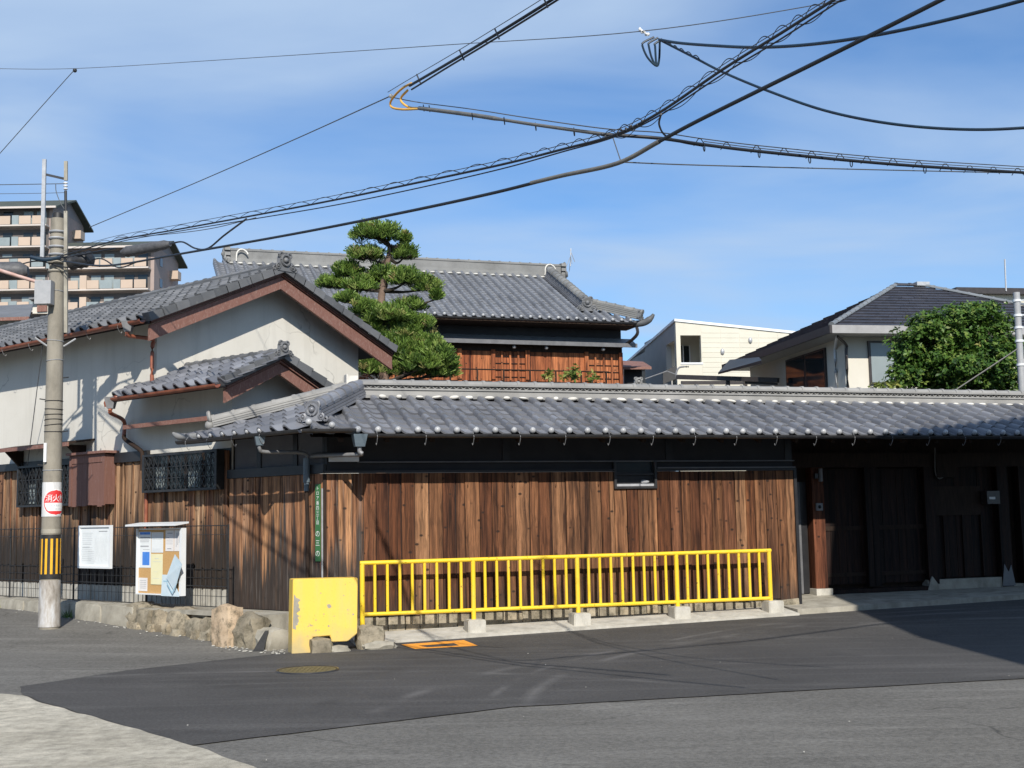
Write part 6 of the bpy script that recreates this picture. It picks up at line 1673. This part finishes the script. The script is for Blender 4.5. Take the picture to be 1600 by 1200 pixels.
wl(0.182, 1.2, 7.0, T - 0.1); wl(1.2, 4.0, 0, T - 0.18); wl(4.0, 6.0, 6.62, T - 0.5); wl(4.0, 6.0, 0, 5.6); wl(6.0, 12, 0, T - 0.95)
mb.build('side_wall', 'siding_grey_shade', wb)  # sunless face of the same siding; its shade is put into the greyer colour
mb = MB(); mb.hexa([FW.P(-0.04, 0.04, T - 0.08), FW.P(7.1, 0.04, T - 0.78), FW.P(7.1, -12, T - 1.6), FW.P(-0.04, -12, T - 0.95), FW.P(-0.04, 0.04, T), FW.P(7.1, 0.04, T - 0.70), FW.P(7.1, -12, T - 1.52), FW.P(-0.04, -12, T - 0.87)]); mb.build('roof', 'white_metal', wb)
mb = MB(); mb.fbox(FW, 0.2, 2.4, -1.45, -1.3, 4, 7.5); mb.fbox(FW, 1.6, 1.75, -1.3, -0.2, 4, 7.5); mb.fbox(FW, 0.18, 1.6, -1.3, -0.2, 5.95, 6.05); mb.build('balcony_room', 'siding_cream', wb)
mb = MB(); mb.fbox(FW, 0.2, 2.0, -5.9, -4.1, 5.55, 5.62); mb.fbox(FW, 1.5, 1.6, -5.9, -4.1, 5.6, 7.0); mb.build('recess', 'siding_grey_shade', wb)
gd = MB().fbox(FW, 0.36, 0.78, -1.30, -1.27, 6.05, 6.98).build('glass_door', 'glass_dark', wb)
for a0 in (0.34, 0.56, 0.78): slab_piece('door_frame', 'white_metal', FW, a0, a0 + 0.035, -1.28, -1.25, 6.05, 7.0, gd)
MB().fbox(FW, 0.12, 0.84, 0.0, 0.02, 6.22, 6.28).build('sill', 'white_metal', wb)
for a_, z_ in ((1.48, 6.62), (2.4, 6.98)):
    mb = MB(); mb.ball(FW.P(a_, 0.02, z_), 0.085, 10, 8, (0.8, 0.7, 1.2)); mb.build('vent_hood', 'steel', wb, True)
MB().fbox(FW, 0.02, 4.2, 0.3, 0.38, 5.55, 5.66).build('canopy_beam', 'bronze_dark', wb)
MB().prism([at(1036, 600, 37.2), at(1056, 592, 37.2), at(1056, 571, 37.2), at(1036, 581, 37.2)], Vector((0, 0.1, 0))).build('stair_rail_panel', 'sleeve_black', wb)
mb = MB(); mb.tube(smooth_path([at(1057, 592, 36), at(1057, 582, 36), at(1062, 574, 36), at(1076, 573, 36)], 4), 0.03, 6); mb.build('rain_pipe', 'grey_pipe', wb, True)
cp = thing('carport', at(1140, 600, 33), 'dark flat carport frame in front of cream house', 'carport')
mb = MB(); mb.beam(at(1058, 589, 33), at(1216, 594, 31), 0.12, 0.12); mb.build('beam', 'bronze_dark', cp)
for x_ in (1138, 1165, 1214):
    mb = MB(); mb.beam(at(x_, 620, 32), at(x_ - 1, 591, 32), 0.1, 0.1, Vector((0, 1, 0))); mb.build('post', 'bronze_dark', cp)
MB().beam(at(1165, 598, 31.8), at(1214, 600, 31.2), 0.08, 0.06).build('beam', 'bronze_dark', cp)

# ------------------------------------------------------------------ modern house with dark hipped roof
a10 = rad(10); FH = Frame((7.13, 27, 0), (math.cos(a10), math.sin(a10), 0), (math.sin(a10), -math.cos(a10), 0))
rh = thing('modern_house', FH.P(3.5, -3.5, 0), 'modern cream house with dark blue-grey hipped tile roof at right', 'house')
EH, AH, HW, HD = 5.66, 7.25, 7.6, 7.0
pe = [FH.P(0, 0, EH), FH.P(HW, 0, EH), FH.P(HW, -HD, EH), FH.P(0, -HD, EH)]
r0, r1 = FH.P(3.35, -3.4, AH), FH.P(4.1, -3.4, AH)
mb = MB(); dn = ZUP * 0.03
mb.poly([pe[0] - dn, pe[1] - dn, r1 - dn, r0 - dn]); mb.poly([pe[1] - dn, pe[2] - dn, r1 - dn]); mb.poly([pe[2] - dn, pe[3] - dn, r0 - dn, r1 - dn]); mb.poly([pe[3] - dn, pe[0] - dn, r0 - dn])
hroof = mb.build('roof', 'flat_tile_dark', rh)
def courses(A, B, Ra, Rb, n, cols, parent):
    """flat roof tiles laid in courses on a trapezoid or triangle A-B (eave) to Ra-Rb (ridge)"""
    nrm = (B - A).cross(Ra - A).normalized()
    if nrm.z < 0: nrm = -nrm
    mb = MB()
    for k in range(n):
        t0, t1 = k / n, min(1, (k + 1.1) / n)
        a0, b0, a1, b1 = A.lerp(Ra, t0), B.lerp(Rb, t0), A.lerp(Ra, t1), B.lerp(Rb, t1)
        L = (b0 - a0).length; m = max(1, int(L / 0.33))
        for j in range(m):
            u0, u1 = j / m, (j + 0.985) / m
            p0, p1, p2, p3 = a0.lerp(b0, u0), a0.lerp(b0, u1), a1.lerp(b1, u1), a1.lerp(b1, u0)
            h = nrm * (0.040 + random.gauss(0, .002)); mb.hexa([p0, p1, p2 - nrm * .01, p3 - nrm * .01, p0 + h, p1 + h, p2 + nrm * 0.004, p3 + nrm * 0.004])
    o = mb.build('flat_tiles', 'flat_tile_dark', parent); o['kind'] = 'stuff'
courses(pe[0], pe[1], r0, r1, 15, 20, hroof); courses(pe[3], pe[0], r0, r0, 15, 20, hroof)
for a, b in ((pe[0], r0), (pe[1], r1), (r0, r1)):
    MB()
    ridge_caps('hip_cap', b + ZUP * 0.03, a + ZUP * 0.03, 0.065, 0.30, 'hip_cap' if b != r1 or a == pe[1] else 'flat_tile_dark', hroof)
MB().fbox(FH, 3.9, 4.25, -3.5, -3.3, AH + 0.02, AH + 0.12).build('ridge_vent', 'steel', rh)
mb = MB(); mb.fbox(FH, -0.02, HW, 0.0, 0.06, EH - 0.16, EH + 0.02); fa = mb.build('fascia', 'fascia_pale', rh)
MB().fbox(FH, 1.93, 1.96, 0.06, 0.065, EH - 0.16, EH + 0.02).build('fascia_joint', 'bronze_dark', fa)
mb = MB(); mb.fbox(FH, -0.08, -0.02, -HD, 0.06, EH - 0.16, EH + 0.02); mb.build('side_gutter', 'bronze_dark', rh)
mb = MB(); mb.fbox(FH, 0, HW, -HD, 0, EH - 0.15, EH - 0.11); mb.build('soffit', 'soffit', rh)
mb = MB(); mb.fbox(FH, 0.55, HW - 0.5, -0.8, -0.6, 0, EH - 0.15); mb.fbox(FH, 0.55, 0.75, -HD + 0.5, -0.8, 0, EH - 0.15); rw = mb.build('wall', 'siding_cream', rh)
wn = MB().fbox(FH, 1.12, 2.3, -0.6, -0.55, 4.42, 5.42).build('window', 'bronze_dark', rh); MB().fbox(FH, 1.17, 1.72, -0.55, -0.545, 4.47, 5.37).build('pane', 'glass_curtain', wn); MB().fbox(FH, 1.76, 2.25, -0.55, -0.545, 4.47, 5.37).build('pane', 'glass_dark', wn)
wn = MB().fbox(FH, 0.50, 0.55, -3.9, -1.55, 4.2, 5.40).build('window', 'bronze_dark', rh); MB().fbox(FH, 0.495, 0.50, -2.65, -1.6, 4.25, 5.35).build('pane', 'glass_dark', wn); MB().fbox(FH, 0.495, 0.50, -3.85, -2.75, 4.25, 5.35).build('pane', 'glass_dark', wn)
for a_, o_, m_ in ((0.545, -1.05, 'white_metal'), (0.60, -0.57, 'bronze_dark')):
    MB().tube(smooth_path([FH.P(0.25, -0.3, EH - 0.18), FH.P(a_ - 0.03, o_ + 0.05, EH - 0.35), FH.P(a_ - 0.03, o_ + 0.03, EH - 0.6), FH.P(a_ - 0.03, o_ + 0.03, 3.5)], 4), 0.032, 8).build('rain_pipe', m_, rh, True)
# small lower roof of the same house, left
lr = MB(); lr.hexa([at(1122, 585, 32), at(1190, 568, 29), at(1186, 562, 30), at(1140, 566, 33), at(1122, 582, 32), at(1190, 563, 29), at(1186, 558, 30), at(1140, 562, 33)]); lr.build('porch_roof', 'sleeve_black', rh)
# cream house further right
cb = thing('cream_house', (20, 46, 0), 'plain cream house wall with dark roof edge at far right', 'house')
FC = Frame((16.6, 45, 0), (math.cos(a10), math.sin(a10), 0), (math.sin(a10), -math.cos(a10), 0))
MB().fbox(FC, 0.2, 10, -6, 0, 0, 9.5).build('wall', 'siding_white', cb); MB().fbox(FC, -0.2, 10.4, -6.3, 0.3, 9.5, 9.72).build('roof', 'bronze_dark', cb)
MB().tube([at(1572, 455, 45), at(1570, 405, 45)], 0.03, 5).build('mast', 'steel', cb)

# ------------------------------------------------------------------ steel pole at the right edge
sp_ = thing('steel_pole', (9.2, 22.0, 0), 'grey steel pipe pole with clamps beside the leafy tree', 'pole')
MB().tube([Vector((at(1600, 660, 22.0).x, 22.0, 0)), at(1597, 610, 22.0), at(1588, 457, 22.0)], 0.06, 12).build('pipe', 'box_grey', sp_, True)
for y_ in (470, 493, 512, 533, 570):
    c_ = at(1588 + (y_ - 457) * 0.06, y_, 22.0)
    MB().tube([c_ - ZUP * 0.02, c_ + ZUP * 0.02], 0.075, 12).build('clamp', 'white_metal', sp_, True)
    MB().tube([c_, c_ + Vector((0.35, 0, 0.02))], 0.012, 5).build('clamp_rod', 'white_metal', sp_)

# ------------------------------------------------------------------ pine tree
PYD = 25.0
pine = thing('pine_tree', (at(600, 500, PYD).x, PYD, 0), 'tall clipped garden pine with layered green pads above the gatehouse', 'tree')
tr = [Vector((at(600, 600, PYD).x - 0.2, PYD, 0))] + [at(x, y, PYD) for x, y in ((600, 600), (592, 540), (594, 490), (597, 455), (602, 425), (607, 402), (608, 384), (600, 372))]
MB().tube(smooth_path(tr, 5), [0.12 - 0.09 * i / (5 * 8) for i in range(41)], 9).build('trunk', 'bark', pine, True)
def needles(mb, c, up, n, L):
    i0 = len(mb.v); mb.v.append(Vector(c))
    for k in range(n):
        a = random.uniform(0, 6.283); el = random.uniform(0.0, 1.4)
        d = Vector((math.cos(a) * math.cos(el), math.sin(a) * math.cos(el), math.sin(el)))
        d = (d + up * 0.5).normalized(); l = L * random.uniform(0.7, 1.2)
        s_ = d.cross(Vector((random.gauss(0, 1), random.gauss(0, 1), random.gauss(0, 1)))).normalized() * 0.010
        m = len(mb.v); t = c + d * l; mb.v += [t - s_, t + s_]; mb.f.append((i0, m, m + 1))
pads = [(590, 368, 37, 14), (573, 401, 28, 9), (632, 399, 20, 11), (632, 376, 5, 6), (544, 427, 21, 11), (519, 446, 23, 8), (563, 449, 26, 11), (602, 434, 29, 12), (634, 438, 26, 12), (668, 449, 19, 12), (682, 466, 6, 6), (542, 470, 18, 6),
        (640, 481, 24, 8), (569, 484, 22, 9), (607, 496, 36, 13), (647, 511, 30, 13), (580, 512, 22, 10), (634, 534, 30, 15), (672, 540, 20, 10), (678, 557, 27, 16), (600, 530, 26, 10), (590, 557, 36, 15), (640, 560, 20, 12), (643, 582, 30, 11), (692, 585, 22, 9), (586, 580, 30, 11),
        (615, 545, 30, 14), (660, 572, 28, 12), (618, 572, 32, 14), (566, 574, 20, 11), (700, 570, 13, 9)]
mpx = PYD / FPX
for i, (x, y, rx, ry) in enumerate(pads):
    c_ = at(x, y, PYD + random.uniform(-0.25, 0.25)); X, Z = rx * mpx * 1.0, ry * mpx * 1.06; Yr = X * 0.9
    mb = MB(); n = int(150 * rx * ry / 400 + 45)
    for k in range(n):
        while True:
            p = Vector((random.uniform(-1, 1), random.uniform(-1, 1), random.uniform(-0.55, 1)))
            if p.x ** 2 + p.y ** 2 + max(0, p.z) ** 2 <= 1: break
        q = p.length
        if q > 0: p *= (0.55 + 0.45 * q ** 0.3) if random.random() < 0.75 else 1
        lump = 0.75 + 0.9 * noise.noise((p.x * 2.6 + i * 5, p.y * 2.6, 3)); wob = 1 + 0.38 * noise.noise((math.atan2(p.y, p.x) * 1.3, p.z * 1.5, i * 3.3))
        pos_ = c_ + Vector((p.x * X * wob, p.y * Yr * wob, p.z * Z * (0.75 + lump * 0.6)))
        needles(mb, pos_, Vector((p.x * 0.6, p.y * 0.6, 0.8)), 16, 0.15)
    mb.build('needle_pad', 'pine_needles', pine)
    t_ = tr[1:][min(range(len(tr) - 1), key=lambda j: abs(tr[1:][j].z - (c_.z - 0.12)))]
    mid = t_.lerp(c_, 0.5) + Vector((random.gauss(0, .05), random.gauss(0, .05), -0.06 + random.gauss(0, .04)))
    MB().tube(smooth_path([t_, mid, c_ - ZUP * Z * 0.25], 4), [0.045 - 0.004 * k for k in range(9)], 6).build('limb', 'bark_dark', pine, True)
    for k in range(4):
        e = c_ + Vector((random.uniform(-.8, .8) * X, random.uniform(-.6, .6) * Yr, -Z * 0.1))
        MB().tube([c_ - ZUP * Z * 0.3, (c_ + e) / 2 - ZUP * Z * 0.35, e], [0.02, 0.015, 0.008], 5).build('twig', 'bark_dark', pine)

# ------------------------------------------------------------------ broadleaf trees and shrubs
def sprig(mb, c, n, L, droop, cnt=5):
    """a spray of leaves that share their twig"""
    n = n.normalized(); i0 = len(mb.v); mb.v.append(Vector(c))
    for k in range(cnt):
        t = n.cross(Vector((random.gauss(0, 1), random.gauss(0, 1), random.gauss(0, 1)))).normalized()
        t = (t + n * random.uniform(0.0, 0.8) + Vector((0, 0, -droop))).normalized(); l = L * random.uniform(0.6, 1.35)
        s_ = t.cross(n + Vector((random.gauss(0, .3), random.gauss(0, .3), random.gauss(0, .3)))).normalized() * l * 0.24
        m = len(mb.v); mb.v += [c + t * l * 0.5 + s_, c + t * l, c + t * l * 0.5 - s_]; mb.f.append((i0, m, m + 1, m + 2))
def leafy(root, clumps, Y, count, L, mat, seed=0, part='foliage'):
    m = Y / FPX
    for i, (x, y, rx, ry) in enumerate(clumps):
        c_ = at(x, y, Y + random.uniform(-0.35, 0.35)); X, Z = rx * m * 1.08, ry * m * 1.08; mb = MB()
        for k in range(int(count * rx * ry / 1500 / 5) + 6):
            d = Vector((random.gauss(0, 1), random.gauss(0, 1), random.gauss(0, 1))).normalized()
            r = random.uniform(0.35, 1.0) ** 0.6 * (0.80 + 0.75 * noise.noise(d * 2.6 + Vector((i * 7.1 + seed, 0, 0))))
            if random.random() < 0.08: r *= random.uniform(1.05, 1.3)
            p = c_ + Vector((d.x * X * r, d.y * X * 0.85 * r, d.z * Z * r))
            sprig(mb, p, Vector((d.x, d.y, d.z + 0.8)) + Vector((random.gauss(0, .4), random.gauss(0, .4), random.gauss(0, .4))), L, 0.3)
        mb.build(part, mat, root)
tree = thing('leafy_tree', (9.0, 23.6, 0), 'dense glossy green tree beside the steel pole at right', 'tree')
base = Vector((9.0, 23.6, 0))
MB().tube(smooth_path([base, base + Vector((0.1, 0, 1.6)), base + Vector((-0.05, 0, 3.2)), base + Vector((0.05, 0, 4.6))], 4), [0.13 - 0.008 * k for k in range(13)], 8).build('trunk', 'bark_dark', tree, True)
cl = [(1500, 497, 52, 22), (1450, 512, 45, 26), (1545, 505, 45, 26), (1420, 545, 34, 34), (1470, 548, 46, 26), (1520, 548, 50, 24), (1570, 545, 30, 34), (1415, 585, 30, 28), (1465, 588, 46, 26), (1520, 585, 50, 28), (1570, 590, 30, 30), (1480, 620, 60, 22), (1550, 622, 45, 22), (1500, 525, 60, 26), (1555, 560, 36, 30), (1500, 570, 60, 26), (1450, 570, 44, 28), (1480, 600, 60, 24), (1545, 600, 45, 26), (1530, 485, 40, 16)]
leafy(tree, cl, 23.6, 3600, 0.082, 'leaf_green')
for (x, y, rx, ry) in cl[::2]:
    e = at(x, y, 23.6); MB().tube(smooth_path([base + Vector((0, 0, 2.6)), (base + Vector((0, 0, 3.2))).lerp(e, 0.5) - ZUP * 0.1, e], 4), [0.06 - 0.005 * k for k in range(9)], 6).build('limb', 'bark_dark', tree, True)
leafy(tree, [(1450, 500, 60, 30), (1520, 560, 70, 45)], 23.3, 18, 0.09, 'leaf_yellow', 3, 'young_leaves')
tag(MB().tube([at(1495, 608, 21.5), at(1590, 545, 21.8)], 0.012, 5).build('stay_wire', 'cable_grey'), 'slanting dark stay wire in front of the leafy tree', 'wire')
sh = thing('shrub', (7.6, 22.6, 0), 'low yellowish green shrub top left of leafy tree', 'shrub')
MB().tube([Vector((7.6, 22.6, 0)), Vector((7.55, 22.6, 3.6))], [0.05, 0.02], 6).build('stem', 'bark_dark', sh)
leafy(sh, [(1378, 604, 18, 8), (1396, 602, 10, 7)], 22.6, 1500, 0.08, 'leaf_yellow', 5)
for i, (x, y, rx, ry, lab) in enumerate(((857, 587, 8, 8, 'small sprig of leaves against the orange boards, left one'), (897, 583, 14, 13, 'leafy twig standing against the orange boards, middle one'), (926, 590, 9, 8, 'small sprig of leaves against the orange boards, right one'))):
    r_ = thing('garden_plant', at(x, 620, 29), lab, 'plant', 'plants behind the gatehouse ridge')
    leafy(r_, [(x, y, rx, ry)], 29, 900, 0.12, 'leaf_yellow', i)
    MB().tube([Vector((at(x, y, 29).x, at(x, y, 29).y, 0)), at(x, y + 3, 29)], [0.04, 0.012], 5).build('stem', 'bark_dark', r_)
ob_ = thing('persimmon_bush', at(572, 640, 23), 'small cluster of orange leaves beside storehouse gable', 'plant')
leafy(ob_, [(570, 589, 10, 5)], 23, 1600, 0.07, 'leaf_orange', 8); MB().tube([Vector((at(570, 589, 23).x, 23, 0)), at(570, 590, 23)], [0.03, 0.012], 5).build('stem', 'bark_dark', ob_)

# ------------------------------------------------------------------ apartment block far left
apt = thing('apartment_block', (-60, 170, 0), 'distant stepped apartment block with beige balconies and dark roofs', 'apartment block')
FX = Frame((0, 165, 0), (1, 0, 0), (0, -1, 0))
def apt_block(x0, x1, eave, ridge, slabs, seed):
    rnd = random.Random(seed)
    MB().fbox(FX, x0, x1, -12, 0, 0, eave).build('wall', 'apartment_wall', apt)
    mb = MB(); mb.prism([Vector((x1 + 0.02, 165, eave)), Vector((x1 + 0.02, 177, eave)), Vector((x1 + 0.02, 171, ridge))], Vector((-0.5, 0, 0))); mb.build('gable_wall', 'apartment_grey', apt)
    mb = MB()
    for (ya, yb, za, zb) in ((163.6, 171, eave - 0.35, ridge + 0.2), (178.4, 171, eave - 0.35, ridge + 0.2)):
        mb.hexa([Vector((x0, ya, za - 0.25)), Vector((x1 + 1.0, ya, za - 0.25)), Vector((x1 + 1.0, yb, zb - 0.25)), Vector((x0, yb, zb - 0.25)), Vector((x0, ya, za)), Vector((x1 + 1.0, ya, za)), Vector((x1 + 1.0, yb, zb)), Vector((x0, yb, zb))])
    mb.build('roof', 'apartment_roof', apt)
    MB().fbox(FX, x0, x1 + 0.9, 1.35, 1.5, eave - 0.62, eave - 0.35).build('eave_trim', 'apartment_slab', apt)
    for z_ in slabs:
        fl_ = MB().fbox(FX, x0, x1 - 0.4, 0.0, 1.4, z_ - 0.2, z_).build('balcony_slab', 'apartment_slab', apt)
        MB().fbox(FX, x0, x1 - 0.5, 0.0, 0.06, z_, z_ + 2.55).build('recess', 'painted_recess_shade', apt)  # flat dark panel on the facade; the balcony shade is painted in its colour
        x = x1 - 0.6
        k = 0
        while x > x0 + 1:
            w = 3.6
            for j in range(2):
                if rnd.random() < 0.86: slab_piece('balcony_panel', 'apartment_panel', FX, x - w * (j + 1) / 2 + 0.1, x - w * j / 2 - 0.1, 1.28, 1.4, z_ + 0.05, z_ + 1.2, fl_)
                else: slab_piece('balcony_glass', 'glass_curtain', FX, x - w * (j + 1) / 2 + 0.1, x - w * j / 2 - 0.1, 1.3, 1.36, z_ + 0.05, z_ + 1.2, fl_)
                slab_piece('window', 'glass_curtain' if rnd.random() < 0.5 else 'glass_dark', FX, x - w * (j + 1) / 2 + 0.25, x - w * j / 2 - 0.25, 0.06, 0.12, z_ + 0.1, z_ + 2.1, apt)
            x -= w
            slab_piece('partition', 'apartment_panel' if k % 2 else 'glass_curtain', FX, x - 0.9, x + 0.02, 0.06, 1.3, z_, z_ + 1.9 if k % 2 else z_ + 1.3, fl_); x -= 1.0; k += 1
        slab_piece('end_balcony', 'apartment_panel', Frame((x1, 165, 0), (0, 1, 0), (1, 0, 0)), 7.5, 9.2, 0.0, 1.2, z_, z_ + 1.2, fl_)
        slab_piece('end_window', 'glass_dark', Frame((x1, 165, 0), (0, 1, 0), (1, 0, 0)), 2.6, 3.8, 0.0, 0.06, z_ + 0.9, z_ + 2.1, apt)
apt_block(-84, -62.6, 45.4, 47.6, [33.64 + 2.97 * k for k in range(-3, 4)], 3)
apt_block(-62.5, -48.6, 39.7, 41.4, [33.44 + 2.97 * k for k in range(-3, 2)], 5)
# low neighbouring house just left of the pole
nh = thing('neighbour_house', at(10, 560, 30), 'low neighbouring house with dark roof behind the utility pole', 'house')
mb = MB(); mb.hexa([at(-60, 502, 30), at(46, 497, 30), at(52, 478, 33), at(-60, 484, 33), at(-60, 498, 30), at(46, 494, 30), at(52, 475, 33), at(-60, 480, 33)]); mb.build('roof', 'roof_tile_old', nh)
q0, q1 = at(-60, 500, 30.4), at(40, 498, 30.4)
mb = MB(); mb.hexa([Vector((q0.x, 30.4, 0)), Vector((q1.x, 30.4, 0)), Vector((q1.x, 33, 0)), Vector((q0.x, 33, 0)), Vector((q0.x, 30.4, q1.z)), Vector((q1.x, 30.4, q1.z)), Vector((q1.x, 33, q1.z)), Vector((q0.x, 33, q1.z))]); mb.build('wall', 'siding_cream', nh)
MB().beam(at(-60, 501, 29.9), at(46, 497.5, 29.9), 0.08, 0.08).build('eave_board', 'red_paint_wood', nh)
mb = MB(); mb.hexa([at(51, 490, 34), at(80, 490, 34), at(80, 490, 35.5), at(51, 490, 35.5), at(51, 470, 34), at(80, 470, 34), at(80, 470, 35.5), at(51, 470, 35.5)]); dm = mb.build('dormer', 'siding_cream', nh)
MB().beam(at(48, 468, 33.9), at(84, 465, 33.9), 0.3, 0.05).build('dormer_roof', 'roof_tile_old', dm); MB().beam(at(66, 487, 33.98), at(66, 474, 33.98), 0.28, 0.05, Vector((0, 1, 0))).build('dormer_window', 'red_paint_wood', dm)

# ------------------------------------------------------------------ houses on the viewer's side of the street; the near right one shades the gate, the rest are added to cut skylight
def plain_house(x0, y0, w, d, eave, ridge, rot, label, mat='siding_cream', over=0.45):
    fr = Frame((x0, y0, 0), (math.cos(rot), math.sin(rot), 0), (-math.sin(rot), math.cos(rot), 0))
    r_ = thing('street_house', fr.P(w / 2, -d / 2, 0), label, 'house')
    MB().fbox(fr, 0, w, -d, 0, -0.2, eave).build('wall', mat, r_)
    mb = MB(); e = eave - 0.1
    for (o0, o1) in ((over, -d / 2), (-d - over, -d / 2)):
        mb.hexa([fr.P(-over, o0, e - 0.1), fr.P(w + over, o0, e - 0.1), fr.P(w + over, o1, ridge - 0.1), fr.P(-over, o1, ridge - 0.1), fr.P(-over, o0, e), fr.P(w + over, o0, e), fr.P(w + over, o1, ridge), fr.P(-over, o1, ridge)])
    mb.build('roof', 'flat_tile_dark', r_)
    for s_ in (0.0, w - 0.2):
        MB().prism([fr.P(s_, 0, eave), fr.P(s_, -d, eave), fr.P(s_, -d / 2, ridge - 0.12)], fr.u * 0.2).build('gable_wall', mat, r_)
    for k in range(int(w / 2.2)):
        for z_ in (1.0, 3.8):
            if z_ + 1.3 < eave:
                wn = MB().fbox(fr, 0.8 + k * 2.2, 2.1 + k * 2.2, 0.0, 0.05, z_, z_ + 1.2).build('window', 'white_metal', r_)
                MB().fbox(fr, 0.86 + k * 2.2, 2.04 + k * 2.2, 0.05, 0.055, z_ + 0.06, z_ + 1.14).build('pane', 'glass_dark', wn)
    return r_
plain_house(7.12, 2.9, 9, 8, 7.35, 9.5, rad(92), 'tall cream house right of the viewer, out of the photograph')
plain_house(-22, -7.5, 11, 8, 6.0, 8.2, rad(-6), 'unseen grey house added left behind the viewer to cut skylight', 'siding_grey_shade')  # this and the next two are added out of view to block low sky
plain_house(-9, -9, 9, 8, 6.2, 8.6, rad(4), 'unseen cream house added straight behind the viewer to cut skylight')
plain_house(2.5, -8.5, 9, 8, 5.8, 8.0, rad(0), 'second unseen grey house added behind the viewer to cut skylight', 'siding_grey_shade')
plain_house(-17, 0.5, 9, 8, 6.2, 8.5, rad(-70), 'unseen cream house added at left to lower the fill light')  # left pair made up as sky blockers, to weaken blue fill on the walls
plain_house(-13.5, 9.5, 6, 7, 5.6, 7.6, rad(-60), 'unseen grey house added at left nearer the pole to lower the fill light', 'siding_grey_shade')
bw = thing('block_wall', (-6.0, 10.8, -0.07), 'unseen low block wall added left of the viewer to shadow the road edge', 'wall')  # made-up wall out of view, added to throw a shadow wedge on the road
for r_ in range(4):
    for k in range(6):
        slab_piece('block', 'concrete_old', Frame((-5.25, 10.9, 0), (-1, 0.12, 0), (0.12, 1, 0)), k * 0.4, k * 0.4 + 0.39, -0.12, 0.0, -0.1 + r_ * 0.2, 0.095 + r_ * 0.2, bw)
